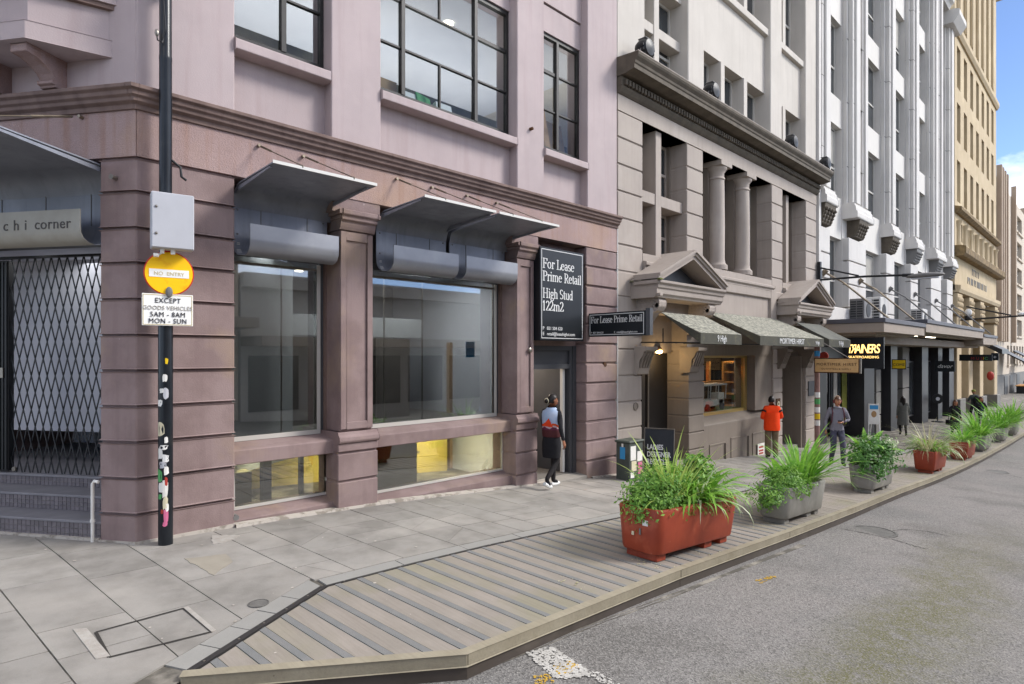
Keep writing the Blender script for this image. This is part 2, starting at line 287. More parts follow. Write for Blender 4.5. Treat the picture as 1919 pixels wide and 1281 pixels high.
# ------------------------------------------------------------------ geometry helpers
class Frame:
    """local (a = along, o = outward, z) to world"""
    def __init__(s, org, da, do): s.o, s.a, s.d = org, da, do
    def __call__(s, a, o, z): return (s.o[0] + s.a[0]*a + s.d[0]*o, s.o[1] + s.a[1]*a + s.d[1]*o, z)
MAIN = Frame((0, 7.5), (1, 0), (0, -1))                       # a = X, o = distance in front of the facade line
CH0 = (1.67, 7.5); CH = Frame(CH0, (-.570, .8216), (-.8216, -.570))   # chamfered corner face, a runs away from the corner
WORLD = Frame((0, 0), (1, 0), (0, 1))
class MB:
    def __init__(s, fr=MAIN): s.v, s.f, s.m, s.fr = [], [], [], fr
    def add(s, vs, fs, mi=0):
        b = len(s.v); s.v += [s.fr(*p) for p in vs]; s.f += [tuple(b + i for i in f) for f in fs]; s.m += [mi] * len(fs); return s
    def box(s, a0, a1, o0, o1, z0_, z1, mi=0):
        return s.add([(a, o, z) for a in (a0, a1) for o in (o0, o1) for z in (z0_, z1)],
                     [(0, 1, 3, 2), (4, 6, 7, 5), (0, 4, 5, 1), (2, 3, 7, 6), (0, 2, 6, 4), (1, 5, 7, 3)], mi)
    def _ex(s, A, B, mi):
        n = len(A); return s.add(A + B, [tuple(range(n)), tuple(range(2*n - 1, n - 1, -1))] + [(i, (i+1) % n, n + (i+1) % n, n + i) for i in range(n)], mi)
    def pr_oz(s, poly, a0, a1, mi=0): return s._ex([(a0, o, z) for o, z in poly], [(a1, o, z) for o, z in poly], mi)
    def pr_az(s, poly, o0, o1, mi=0): return s._ex([(a, o0, z) for a, z in poly], [(a, o1, z) for a, z in poly], mi)
    def pr_ao(s, poly, z0_, z1, mi=0): return s._ex([(a, o, z0_) for a, o in poly], [(a, o, z1) for a, o in poly], mi)
    def sheet_oz(s, line, a0, a1, th, mi=0):
        """thin bent plate: line in (o, z), thickened downwards/backwards by th"""
        n = len(line); off = []
        for i, (o, z) in enumerate(line):
            p, q = line[max(0, i-1)], line[min(n-1, i+1)]; dx, dz = q[0]-p[0], q[1]-p[1]; l = math.hypot(dx, dz) or 1
            off.append((o - dz/l*th, z + dx/l*th))
        return s.pr_strip(line, off, a0, a1, mi)
    def pr_strip(s, l1, l2, a0, a1, mi=0):
        n = len(l1); V = [(a, o, z) for a in (a0, a1) for L_ in (l1, l2) for o, z in L_]; F = []
        for i in range(n-1):
            F += [(i, i+1, 2*n+i+1, 2*n+i), (n+i, 3*n+i, 3*n+i+1, n+i+1), (i, n+i, n+i+1, i+1), (2*n+i, 2*n+i+1, 3*n+i+1, 3*n+i)]
        F += [(0, 2*n, 3*n, n), (n-1, 2*n-1, 4*n-1, 3*n-1)]; return s.add(V, F, mi)
    def tube(s, pts, r, n=8, mi=0, r1=None, rs=None):
        pts = [Vector(p) for p in pts]; k = len(pts); V, F = [], []
        for i, p in enumerate(pts):
            t = (pts[min(k-1, i+1)] - pts[max(0, i-1)]).normalized(); up = Vector((0, 0, 1)) if abs(t.z) < .9 else Vector((1, 0, 0))
            x = t.cross(up).normalized(); y = t.cross(x); rr = rs[i] if rs else r + ((r1 if r1 is not None else r) - r) * i / max(1, k-1)
            V += [tuple(p + (x*math.cos(2*math.pi*j/n) + y*math.sin(2*math.pi*j/n))*rr) for j in range(n)]
        for i in range(k-1): F += [(i*n+j, i*n+(j+1) % n, (i+1)*n+(j+1) % n, (i+1)*n+j) for j in range(n)]
        F += [tuple(range(n)), tuple(range((k-1)*n, k*n))]; return s.add(V, F, mi)
    def lathe(s, c, prof, n=12, mi=0, axis='z'):
        V, F = [], []; k = len(prof)
        for r, h in prof:
            for j in range(n):
                x, y = r*math.cos(2*math.pi*j/n), r*math.sin(2*math.pi*j/n)
                V.append((c[0]+x, c[1]+y, c[2]+h) if axis == 'z' else (c[0]+x, c[1]+h, c[2]+y) if axis == 'o' else (c[0]+h, c[1]+x, c[2]+y))
        for i in range(k-1): F += [(i*n+j, i*n+(j+1) % n, (i+1)*n+(j+1) % n, (i+1)*n+j) for j in range(n)]
        F += [tuple(range(n)), tuple(range((k-1)*n, k*n))]; return s.add(V, F, mi)
    def ball(s, c, rx, ry, rz, n=10, mi=0):
        prof = [(math.sin(math.pi*i/8), -math.cos(math.pi*i/8)) for i in range(9)]; V, F = [], []
        for r, h in prof: V += [(c[0]+max(r, 1e-3)*rx*math.cos(2*math.pi*j/n), c[1]+max(r, 1e-3)*ry*math.sin(2*math.pi*j/n), c[2]+h*rz) for j in range(n)]
        for i in range(8): F += [(i*n+j, i*n+(j+1) % n, (i+1)*n+(j+1) % n, (i+1)*n+j) for j in range(n)]
        F += [tuple(range(n)), tuple(range(8*n, 9*n))]; return s.add(V, F, mi)
    def wall(s, a0, a1, zb, zt, holes, of, ob, mi=0):
        zs = sorted({zb, zt, *[h[2] for h in holes], *[h[3] for h in holes]}); zs = [z for z in zs if zb <= z <= zt]
        for zl, zh in zip(zs, zs[1:]):
            zm = (zl+zh)/2; hs = sorted((h[0], h[1]) for h in holes if h[2] < zm < h[3]); a = a0
            for h0, h1 in hs:
                if h0 > a + 1e-4: s.box(a, h0, ob, of, zl, zh, mi)
                a = max(a, h1)
            if a1 > a + 1e-4: s.box(a, a1, ob, of, zl, zh, mi)
        return s
    def mesh(s, name, mats, bevel=0.0, smooth=False, seg=1):
        me = bpy.data.meshes.new(name); me.from_pydata(s.v, [], s.f)
        mats = mats if isinstance(mats, (list, tuple)) else [mats]
        for m in mats: me.materials.append(M[m] if isinstance(m, str) else m)
        me.polygons.foreach_set('material_index', s.m)
        bm = bmesh.new(); bm.from_mesh(me)
        if bevel:
            bmesh.ops.remove_doubles(bm, verts=bm.verts, dist=1e-5)
            bmesh.ops.bevel(bm, geom=[e for e in bm.edges if len(e.link_faces) == 2 and e.calc_face_angle(0) > .5], offset=bevel, segments=seg, affect='EDGES', profile=.5)
        bmesh.ops.recalc_face_normals(bm, faces=bm.faces)
        if smooth:
            for f in bm.faces: f.smooth = True
            for e in bm.edges:
                if len(e.link_faces) == 2 and e.calc_face_angle(0) > .7: e.smooth = False
        bm.to_mesh(me); bm.free(); return me
    def build(s, name, mats, parent=None, bevel=0.0, smooth=False, seg=1):
        return link(name, s.mesh(name, mats, bevel, smooth, seg), parent)
def link(name, me, parent=None, loc=None, rot=None, sc=None):
    o = bpy.data.objects.new(name, me); COL.objects.link(o)
    if parent is not None:
        o.parent = parent
        if loc is None: o.matrix_parent_inverse = parent.matrix_basis.inverted()
    if loc is not None: o.location = loc
    if rot is not None: o.rotation_euler = rot
    if sc is not None: o.scale = sc
    return o
def tag(o, label=None, cat=None, group=None, kind=None):
    for k, v in (('label', label), ('category', cat), ('group', group), ('kind', kind)):
        if v: o[k] = v
    return o
def thing(name, loc, label, cat, group=None, rz=0.0):
    o = bpy.data.objects.new(name, None); o.empty_display_size = .2; COL.objects.link(o); o.location = loc; o.rotation_euler = (0, 0, rz)
    return tag(o, label, cat, group)
def text(name, s, loc, size, mat, parent, face='street', align='LEFT', ext=.002, sx=1.0, space=1.0, shear=0.0, rz=None):
    """flat lettering; face 'street' reads from the street, 'end' reads when looking along +X"""
    c = bpy.data.curves.new(name, 'FONT'); c.body = s; c.size = size; c.align_x = align; c.extrude = ext; c.space_character = space; c.shear = shear
    c.resolution_u = 3; c.materials.append(M[mat]); o = bpy.data.objects.new(name, c); COL.objects.link(o)
    o.location = loc; o.rotation_euler = (R(90), 0, rz if rz is not None else (0 if face == 'street' else R(-90))); o.scale = (sx, 1, 1)
    if parent is not None: o.parent = parent; o.matrix_parent_inverse = parent.matrix_basis.inverted()
    return o
def clip(poly, px, py, nx, ny):
    """keep the side where (p - (px,py)).n >= 0"""
    out = []
    for i, p in enumerate(poly):
        q = poly[(i+1) % len(poly)]; dp = (p[0]-px)*nx + (p[1]-py)*ny; dq = (q[0]-px)*nx + (q[1]-py)*ny
        if dp >= 0: out.append(p)
        if (dp >= 0) != (dq >= 0): t = dp/(dp-dq); out.append((p[0]+(q[0]-p[0])*t, p[1]+(q[1]-p[1])*t))
    return out
# serif lettering drawn with a broad pen (thick uprights, thin cross strokes)
def _arc(cx, cy, rx, ry, a0, a1, n=14): return [(cx+rx*math.cos(R(a0+(a1-a0)*i/n)), cy+ry*math.sin(R(a0+(a1-a0)*i/n))) for i in range(n+1)]
def _st(x, a, b): return [(x, a), (x, b)]
def _sf(x, y, w=.15): return [(x-w, y), (x+w, y)]
GLYPH = {
 'F': (.70, [_st(.2, 0, 1), _sf(.2, .02), [(.04, .98), (.66, .98)], [(.2, .52), (.5, .52)], [(.65, .98), (.66, .78)], [(.5, .6), (.5, .42)]]),
 'o': (.62, [_arc(.3, .33, .23, .32, 0, 360, 22)]),
 'r': (.44, [_st(.16, 0, .66), _sf(.16, .02), [(.05, .64), (.16, .66)], _arc(.36, .46, .2, .18, 180, 55, 6), [(.40, .6), (.42, .54)]]),
 'L': (.70, [_st(.2, 0, 1), _sf(.2, .98), [(.04, .02), (.64, .02)], [(.63, .02), (.66, .26)]]),
 'e': (.54, [_arc(.28, .33, .21, .32, 10, 315, 20), [(.08, .38), (.48, .38)]]),
 'a': (.54, [_arc(.25, .19, .17, .18, 0, 360, 16), _st(.42, .04, .5), _arc(.25, .48, .17, .17, 0, 150, 8), [(.42, .04), (.54, .03)]]),
 's': (.46, [_arc(.23, .49, .15, .16, 35, 270, 10), _arc(.23, .17, .16, .16, 90, -145, 10)]),
 'P': (.68, [_st(.2, 0, 1), _sf(.2, .02), [(.04, .98), (.4, .98)], [(.2, .48), (.4, .48)], _arc(.38, .73, .25, .25, 90, -90, 12)]),
 'i': (.30, [_st(.15, 0, .66), _sf(.15, .02, .12), [(.04, .64), (.15, .66)], _st(.15, .85, .95)]),
 'm': (.96, [_st(.15, 0, .66), _st(.48, 0, .5), _st(.81, 0, .5), _sf(.15, .02, .11), _sf(.48, .02, .11), _sf(.81, .02, .11), _arc(.32, .48, .16, .17, 180, 0, 8), _arc(.65, .48, .16, .17, 180, 0, 8), [(.04, .64), (.15, .66)]]),
 'R': (.76, [_st(.2, 0, 1), _sf(.2, .02), [(.04, .98), (.4, .98)], [(.2, .5), (.4, .5)], _arc(.38, .74, .24, .24, 90, -90, 12), [(.38, .5), (.66, .02)], [(.6, .02), (.8, .02)]]),
 't': (.36, [_st(.17, .1, .84), [(.03, .64), (.34, .64)], _arc(.26, .11, .09, .1, 180, 320, 5)]),
 'l': (.30, [_st(.15, 0, 1), _sf(.15, .02, .12), [(.04, .97), (.15, 1)]]),
 'H': (.92, [_st(.2, 0, 1), _st(.72, 0, 1), _sf(.2, .02), _sf(.72, .02), _sf(.2, .98), _sf(.72, .98), [(.2, .5), (.72, .5)]]),
 'g': (.54, [_arc(.25, .45, .18, .2, 0, 360, 16), _arc(.27, -.12, .21, .15, 0, 360, 16), _arc(.24, .15, .14, .1, 120, 250, 5), [(.4, .6), (.54, .62)]]),
 'h': (.64, [_st(.15, 0, 1), _st(.5, 0, .48), _sf(.15, .02, .12), _sf(.5, .02, .12), _arc(.33, .47, .17, .18, 180, 0, 8), [(.04, .97), (.15, 1)]]),
 'S': (.58, [_arc(.29, .73, .2, .25, 35, 270, 12), _arc(.29, .25, .22, .23, 90, -145, 12)]),
 'u': (.64, [_st(.14, .2, .64), _st(.5, 0, .66), _arc(.32, .2, .18, .18, 180, 360, 8), [(.03, .64), (.14, .64)], [(.38, .64), (.5, .64)], [(.5, .03), (.6, .02)]]),
 'd': (.64, [_arc(.27, .32, .2, .31, 0, 360, 18), _st(.48, 0, 1), [(.36, .97), (.48, 1)], [(.48, .03), (.6, .02)]]),
 '1': (.46, [_st(.22, 0, 1), _sf(.22, .02, .13), [(.08, .82), (.22, 1)]]),
 '2': (.54, [_arc(.26, .72, .19, .27, 165, -20, 12), [(.44, .62), (.06, .04)], [(.05, .04), (.5, .04)], [(.49, .05), (.52, .2)]]), ' ': (.3, [])}
def serif(s, x, z, size, depth, mb, face, thick=.125, thin=.05, sx=.86, fit=None):
    """face: function (u, v, d) -> local point"""
    k = 0
    if fit: sx = fit/(size*sum(GLYPH[c][0] for c in s))
    for ch in s:
        adv, st = GLYPH[ch]
        for line in st:
            for (ax, ay), (bx, by) in zip(line, line[1:]):
                l = math.hypot(bx-ax, by-ay) or 1; w = (thin + (thick-thin)*(abs(by-ay)/l)**1.5)/2; nx, ny = -(by-ay)/l*w, (bx-ax)/l*w
                ex, ey = (bx-ax)/l*w*.4, (by-ay)/l*w*.4; k += 1; d = depth + .00008*(k % 40)
                mb.add([face(x+(u)*size*sx, z+v*size, d) for u, v in ((ax-ex+nx, ay-ey+ny), (bx+ex+nx, by+ey+ny), (bx+ex-nx, by+ey-ny), (ax-ex-nx, ay-ey-ny))], [(0, 1, 2, 3)])
        x += adv*size*sx
    return x
# ------------------------------------------------------------------ ground, road, paving, deck
def grid_sheet(name, xs, ys, dz, mat, cut=None, parent=None):
    mb = MB(WORLD)
    for xa, xb in zip(xs, xs[1:]):
        for ya, yb in zip(ys, ys[1:]):
            p = [(xa, ya), (xb, ya), (xb, yb), (xa, yb)]
            for c in (cut or []): p = clip(p, *c) if p else p
            if len(p) > 2: mb.add([(x, y, zg(x, y) + dz) for x, y in p], [tuple(range(len(p)))])
    me = mb.mesh(name, mat)
    for pl in me.polygons:
        if pl.normal.z < 0: pl.flip()
    return tag(link(name, me, parent), kind='structure') if parent is None else link(name, me, parent)
XS = [-200, -60, -30, -12] + [-8 + i for i in range(60)] + [56, 60, 66, 74, 84, 95, 106, 130, 200, 400, 900]
DA = G(362, 1258); DB = G(610, 1100); DC = (G(863, 1222)[0], KERB_Y)         # deck corners: front tip, inner bend, outer bend
DA = (DA[0], DA[1]); _n = (DB[1]-DA[1], -(DB[0]-DA[0]))                      # normal of the slanting inner edge, pointing to the deck
DO = G(338, 1274)
road = grid_sheet('road', XS, [-200, -60, -30, -14, -10, -6, -4, -2, -1, 0, 1, 2, 3, KERB_Y + .3, 4.4, 5.0, 5.6], -ROAD_DROP, 'road')
pavement = thing('pavement', (0, 0, 0), None, None); tag(pavement, kind='structure')
grid_sheet('joint_bed', XS, [DECK_Y, 6, 7, 7.6, 9, 12, 20, 60, 200], -.012, 'joint', parent=pavement)
lcut = [(DA[0], DA[1], -_n[0], -_n[1])]
grid_sheet('joint_bed', [-200, -60, -30, -12] + [-8 + i*.5 for i in range(22)], [3.36, 3.6, 4, 4.5, DECK_Y], -.012, 'joint', lcut, pavement)
def slab(poly, name='paving_slab', mat='slab', th=.05, dz=0.0, gap=.006, parent=None):
    if len(poly) < 3: return
    cx, cy = sum(p[0] for p in poly)/len(poly), sum(p[1] for p in poly)/len(poly); w = max(abs(p[0]-cx) for p in poly); h = max(abs(p[1]-cy) for p in poly)
    if w < .05 or h < .03: return
    q = [(p[0]-(p[0]-cx)/max(w, .05)*gap, p[1]-(p[1]-cy)/max(h, .05)*gap) for p in poly]
    t = random.uniform(-.0012, .0012)
    n = len(q); V = [(x, y, zg(x, y)+dz+t) for x, y in q] + [(x, y, zg(x, y)+dz-th) for x, y in q]
    mb = MB(WORLD); mb.add(V, [tuple(range(n)), tuple(range(2*n-1, n-1, -1))] + [(i, (i+1) % n, n+(i+1) % n, n+i) for i in range(n)])
    return mb.build(name, mat, parent)
rs = random.Random(3)
sk = -.10                                                                     # joints lean slightly from square
# region along the facades, X from -5 to 24
x = -6.0; col = 0
MANH = [G(180, 1185), G(345, 1140), G(398, 1184), G(205, 1232)]
while x < 24:
    w = rs.choice([.58, .66, .74, .62, .85] if x < 2.2 else [.42, .5, .58, .66, .74]); y = 5.37 + (.0 if x > 1.9 else -3.0) ; y -= rs.uniform(0, .6) if x < 1.9 else 0
    first = True
    while y < (7.62 if x > 1.9 else 10.5):
        h = rs.choice([.55, .75, .95, 1.15] if x < 2.2 else [.4, .55, .7, .95]) ; h = rs.uniform(.3, .8) if first and x > 1.9 else h; first = False
        y2 = y + h
        if x > 1.2 and 7.52 - y2 < .28 and y2 < 7.52: y2 = 7.62
        p = [(x + sk*(y-6), y), (x + w + sk*(y-6), y), (x + w + sk*(y2-6), y2), (x + sk*(y2-6), y2)]
        if x > 1.2 or True:
            parts = [p]
            if rs.random() < .30 and x > 1.9: # slabs cut on the slant
                c = ((p[0][0]+p[2][0])/2, (p[0][1]+p[2][1])/2); a = rs.uniform(.4, 2.7); nn = (math.cos(a), math.sin(a)); parts = [clip(p, *c, *nn), clip(p, *c, -nn[0], -nn[1])]
            for q in parts:
                q = clip(q, 0, 3.36, 0, 1) if q else q
                if q: q = clip(q, DA[0] - _n[0]*.16, DA[1] - _n[1]*.16, -_n[0], -_n[1]) if sum(v[0] for v in q)/len(q) < DB[0] - .2 and min(v[1] for v in q) < 5.36 else clip(q, 0, 5.37, 0, 1)
                if q and len(q) > 2:
                    slab(q, parent=pavement)
        y = y2
    x += w
for i in range(26):                                                           # border stones beside the deck
    xa, xb = DB[0] + .03 + i*.86, DB[0] + .03 + (i+1)*.86
    slab([(xa, DECK_Y + .035), (xb, DECK_Y + .035), (xb, 5.365), (xa, 5.365)], 'border_stone', 'kerbslab', parent=pavement)
_L = math.hypot(*_n); ud = ((DB[0]-DA[0])/_L, (DB[1]-DA[1])/_L); un = (_n[0]/_L, _n[1]/_L)
nb = 5
for i in range(nb):
    a, b = _L*i/nb, _L*(i+1)/nb; e = .24 if i == nb-1 else 0
    slab([(DA[0]+ud[0]*a-un[0]*.03, DA[1]+ud[1]*a-un[1]*.03), (DA[0]+ud[0]*b-un[0]*.03, DA[1]+ud[1]*b-un[1]*.03),
          (DA[0]+ud[0]*(b+e*.4)-un[0]*.245, DA[1]+ud[1]*(b+e*.4)-un[1]*.245), (DA[0]+ud[0]*a-un[0]*.245, DA[1]+ud[1]*a-un[1]*.245)], 'border_stone', 'kerbslab', parent=pavement)
def decal(name, pts, mat, dz, label, cat, n=0, jag=0.0):
    """thin flush patch with a ragged outline"""
    q = []
    for i, p in enumerate(pts):
        r_ = pts[(i+1) % len(pts)]; k = 8 if jag else 1
        for j in range(k): t = j/k; q.append((p[0]+(r_[0]-p[0])*t + random.uniform(-jag, jag), p[1]+(r_[1]-p[1])*t + random.uniform(-jag, jag)))
    mb = MB(WORLD); n = len(q); mb.add([(x, y, zg(x, y)+dz) for x, y in q] + [(x, y, zg(x, y)+dz-.006) for x, y in q], [tuple(range(n)), tuple(range(2*n-1, n-1, -1))] + [(i, (i+1) % n, n+(i+1) % n, n+i) for i in range(n)])
    return tag(mb.build(name, mat), label, cat)
# service lid let into the paving
lid = thing('service_lid', (*MANH[0], zg(*MANH[0])), 'stone filled rectangular service lid set in the paving with white cement edges', 'manhole')
mb = MB(WORLD)
for i in range(4):
    p, q = MANH[i], MANH[(i+1) % 4]; l = math.hypot(q[0]-p[0], q[1]-p[1]); nx, ny = -(q[1]-p[1])/l*.012, (q[0]-p[0])/l*.012
    V = [(p[0]-nx, p[1]-ny), (q[0]-nx, q[1]-ny), (q[0]+nx, q[1]+ny), (p[0]+nx, p[1]+ny)]
    mb.add([(x, y, zg(x, y)+.004) for x, y in V], [(0, 1, 2, 3)])
mb.build('rim', 'deck_dark', lid)
for pts in ([G(137, 1180), G(163, 1178), G(207, 1230), G(180, 1236)], [G(345, 1140), G(353, 1137), G(406, 1182), G(397, 1185)]):
    mb = MB(WORLD); q = pts; mb.add([(x, y, zg(x, y)+.007) for x, y in q] + [(x, y, zg(x, y)-.004) for x, y in q], [(0, 1, 2, 3), (7, 6, 5, 4), (0, 1, 5, 4), (1, 2, 6, 5), (2, 3, 7, 6), (3, 0, 4, 7)])
    mb.build('cement_edge', 'patch', lid)
decal('cement_patch', [G(395, 1003), G(452, 1003), G(420, 1017), G(400, 1019)], 'patch', .004, 'rough cement repair in the paving at the foot of the mauve wall', 'patch', jag=.012)
decal('cement_patch', [G(345, 1047), G(424, 1038), G(436, 1052), G(400, 1078), G(372, 1062)], 'buff', .0035, 'buff worn area on one paving slab between pole and deck', 'patch', jag=.01)
def disc_cover(name, px, py, r, label, road_=False):
    x, y = G(px, py, -ROAD_DROP if road_ else 0); z = zg(x, y) + (-ROAD_DROP if road_ else 0)
    t = thing(name, (x, y, z), label, 'manhole cover'); MB(WORLD).lathe((x, y, z), [(.01, .006), (r*.86, .006), (r*.86, -.01)], 20).build('cover', 'iron', t)
    MB(WORLD).lathe((x, y, z), [(r*.9, .0), (r*.9, .008), (r, .008), (r, -.01)], 24).build('ring', 'iron', t); return t
disc_cover('stopcock_cover', 485, 1131, .085, 'small round iron cover in paving near the deck bend')
disc_cover('manhole_cover', 1637, 996, .34, 'large round iron manhole cover in the road by the kerb', True)
disc_cover('manhole_cover', 1868, 884, .3, 'distant dark manhole cover in the road beyond the planters', True)

# timber deck filling the former parking lane
deck = thing('deck', (DC[0], DECK_Y, zg(DC[0], DECK_Y)), 'long timber deck with grey grip strips along the kerb', 'deck')
outer_n = (DC[1]-DO[1], -(DC[0]-DO[0]))                                       # front slanting edge normal (points to the road)
def deck_clip(p):
    p = clip(p, 0, KERB_Y + .07, 0, 1); p = clip(p, 0, DECK_Y - .005, 0, -1) if p else p
    p = clip(p, DA[0] + un[0]*.02, DA[1] + un[1]*.02, un[0], un[1]) if p else p
    l = math.hypot(*outer_n); p = clip(p, DO[0] - outer_n[0]/l*.06, DO[1] - outer_n[1]/l*.06, -outer_n[0], -outer_n[1]) if p else p
    return p
def plank(x0_, w, name, mat, dz, th=.03):
    k = -.072; yb, yt = 3.0, 5.3
    p = deck_clip([(x0_ + k*(yb-3.35), yb), (x0_ + w + k*(yb-3.35), yb), (x0_ + w + k*(yt-3.35), yt), (x0_ + k*(yt-3.35), yt)])
    if len(p) < 3: return
    n = len(p); t = random.uniform(-.001, .001)
    MB(WORLD).add([(x, y, zg(x, y)+dz+t) for x, y in p] + [(x, y, zg(x, y)-.03) for x, y in p], [tuple(range(n)), tuple(range(2*n-1, n-1, -1))] + [(i, (i+1) % n, n+(i+1) % n, n+i) for i in range(n)]).build(name, mat, deck)
x = .9
while x < 9.3:
    plank(x + .004, .157, 'board', 'board', .0); plank(x + .165, .058, 'grip_strip', 'strip', .004 if x < 99 else 0)
    x += .227
while x < 24:
    plank(x + .004, .132, 'board', 'board', .0); x += .14
mb = MB(WORLD)
while x < 52:
    ya, yb = KERB_Y + .07, DECK_Y; mb.add([(a, y, zg(a, y)+h) for h in (0, -.03) for a, y in ((x, ya), (x+.131, ya), (x+.131, yb), (x, yb))],
        [(0, 1, 2, 3), (0, 1, 5, 4), (1, 2, 6, 5), (2, 3, 7, 6), (3, 0, 4, 7)]); x += .14
tag(mb.build('boarding', 'board', deck), kind='stuff')
sub = MB(WORLD)
xs_ = [1.0 + i*.5 for i in range(104)]
for xa, xb in zip(xs_, xs_[1:]):
    p = deck_clip([(xa, 3.0), (xb, 3.0), (xb, 5.3), (xa, 5.3)])
    if len(p) > 2: sub.add([(x, y, zg(x, y)-.026) for x, y in p], [tuple(range(len(p)))])
sub.build('bearer_sheet', 'deck_dark', deck)
es = MB(WORLD)                                                                # black edge strip between deck and paving
def ribbon(mb, pts, w, za, zb, nrm):
    for (x1, y1), (x2, y2) in zip(pts, pts[1:]):
        q = [(x1, y1), (x2, y2), (x2+nrm[0]*w, y2+nrm[1]*w), (x1+nrm[0]*w, y1+nrm[1]*w)]
        mb.add([(x, y, zg(x, y)+za) for x, y in q] + [(x, y, zg(x, y)+zb) for x, y in q], [(0, 1, 2, 3), (7, 6, 5, 4), (0, 1, 5, 4), (1, 2, 6, 5), (2, 3, 7, 6), (3, 0, 4, 7)])
ribbon(es, [DA, ((DA[0]+DB[0])/2, (DA[1]+DB[1])/2), DB], .05, .006, -.03, (-un[0], -un[1]))
ribbon(es, [(DB[0]-.01 + i*1.0, DECK_Y) for i in range(34)], .03, .006, -.03, (0, 1))
es.build('edge_strip', 'edge_strip', deck)
for i in range(22):
    xx = DB[0] + .2 + i*.62; MB(WORLD).lathe((xx, DECK_Y + .015, zg(xx, DECK_Y)), [(.010, 0), (.010, .009), (.004, .011)], 6).build('screw_head', 'rod', deck)
for t in (.08, .3, .48, .66, .85):
    xx, yy = DA[0]+(DB[0]-DA[0])*t - un[0]*.025, DA[1]+(DB[1]-DA[1])*t - un[1]*.025; MB(WORLD).lathe((xx, yy, zg(xx, yy)), [(.010, 0), (.010, .009), (.004, .011)], 6).build('screw_head', 'rod', deck)
# kerb timbers and dark face
def kerb_piece(p, q, nrm, name):
    mb = MB(WORLD); ribbon(mb, [p, q], .075, .022, -.072, nrm); mb.build('kerb_timber', 'kerb_wood', deck, bevel=.006)
    mb = MB(WORLD); ribbon(mb, [(p[0]+nrm[0]*.012, p[1]+nrm[1]*.012), (q[0]+nrm[0]*.012, q[1]+nrm[1]*.012)], .06, -.074, -ROAD_DROP-.03, nrm); mb.build('kerb_face', 'kerb_dark', deck)
lo = math.hypot(*outer_n); on = (-outer_n[0]/lo, -outer_n[1]/lo)
kerb_piece(DO, (DC[0]-.004, DC[1]-.002), on, 'a')
xx = DC[0]
while xx < 52:
    st = 3.0 if xx < 20 else 4.0; kerb_piece((xx+.003, KERB_Y), (xx+st-.003, KERB_Y), (0, 1), 'b'); xx += st
# gutter edge of paler sealing, paint
decal('gutter_seam', [G(870, 1266, -ROAD_DROP), G(1240, 1120, -ROAD_DROP), G(1500, 1020, -ROAD_DROP), G(1510, 1022, -ROAD_DROP), G(1250, 1123, -ROAD_DROP), G(890, 1262, -ROAD_DROP)], 'joint', -ROAD_DROP+.004, 'pale gritty seam along the foot of the deck kerb', 'seam', jag=.012)
def flakes(name, quad, mat, n, smin, smax, label, cat, seed):
    rr = random.Random(seed); mb = MB(WORLD)
    for _ in range(n):
        u, v = rr.random(), rr.random(); a = Vector(quad[0])*(1-u)*(1-v)+Vector(quad[1])*u*(1-v)+Vector(quad[2])*u*v+Vector(quad[3])*(1-u)*v
        r_ = rr.uniform(smin, smax); k = rr.randint(5, 7); ph = rr.random()*6
        pts = [(a.x+r_*rr.uniform(.6, 1.2)*math.cos(ph+6.283*i/k), a.y+r_*rr.uniform(.6, 1.2)*math.sin(ph+6.283*i/k)) for i in range(k)]
        h = -ROAD_DROP+.004+rr.random()*.003
        mb.add([(x, y, zg(x, y)+h) for x, y in pts], [tuple(range(k))])
    me = mb.mesh(name, mat)
    for pl in me.polygons:
        if pl.normal.z < 0: pl.flip()
    return tag(link(name, me), label, cat)
D_ = -ROAD_DROP
flakes('worn_road_line', [G(985, 1222, D_), G(1035, 1212, D_), G(1120, 1268, D_), G(1040, 1272, D_)], 'road_white', 750, .004, .019, 'flaking white road marking beside the bend of the deck', 'road marking', 1)
flakes('worn_road_line', [G(1100, 1262, D_), G(1118, 1258, D_), G(1190, 1300, D_), G(1160, 1302, D_)], 'road_white', 170, .004, .011, 'thin white line running on from the flaking marking', 'road marking', 2)
flakes('yellow_road_mark', [G(1035, 1250, D_), G(1070, 1238, D_), G(1090, 1252, D_), G(1050, 1268, D_)], 'road_yellow', 110, .004, .013, 'flaked yellow paint over the white road marking', 'road marking', 3)
flakes('yellow_road_mark', [G(1000, 1268, D_), G(1030, 1262, D_), G(1040, 1280, D_), G(1005, 1283, D_)], 'road_yellow', 60, .004, .012, 'yellow paint flecks near the bottom edge below the white marking', 'road marking', 4)
flakes('yellow_road_mark', [G(1415, 1088, D_), G(1450, 1078, D_), G(1458, 1082, D_), G(1424, 1094, D_)], 'road_yellow', 40, .006, .02, 'small faded yellow paint scrap on the road before the grey planter', 'road marking', 5)
def crack(name, pix, label, w=.012):
    mb = MB(WORLD); pts = [G(*p, D_) for p in pix]; q = []
    for a, b in zip(pts, pts[1:]):
        for j in range(6): t = j/6; q.append((a[0]+(b[0]-a[0])*t+random.uniform(-.02, .02), a[1]+(b[1]-a[1])*t+random.uniform(-.02, .02)))
    for (x1, y1), (x2, y2) in zip(q, q[1:]):
        l = math.hypot(x2-x1, y2-y1) or 1; nx, ny = -(y2-y1)/l*w*random.uniform(.3, 1), (x2-x1)/l*w*random.uniform(.3, 1)
        mb.add([(x, y, zg(x, y)+D_+.005) for x, y in ((x1-nx, y1-ny), (x2-nx, y2-ny), (x2+nx, y2+ny), (x1+nx, y1+ny))], [(0, 1, 2, 3)])
    tag(mb.build(name, 'deck_dark'), label, 'crack')
crack('road_crack', [(1575, 990), (1640, 1003), (1690, 1015), (1715, 1024), (1745, 1030)], 'long dark crack in the asphalt past the manhole cover')
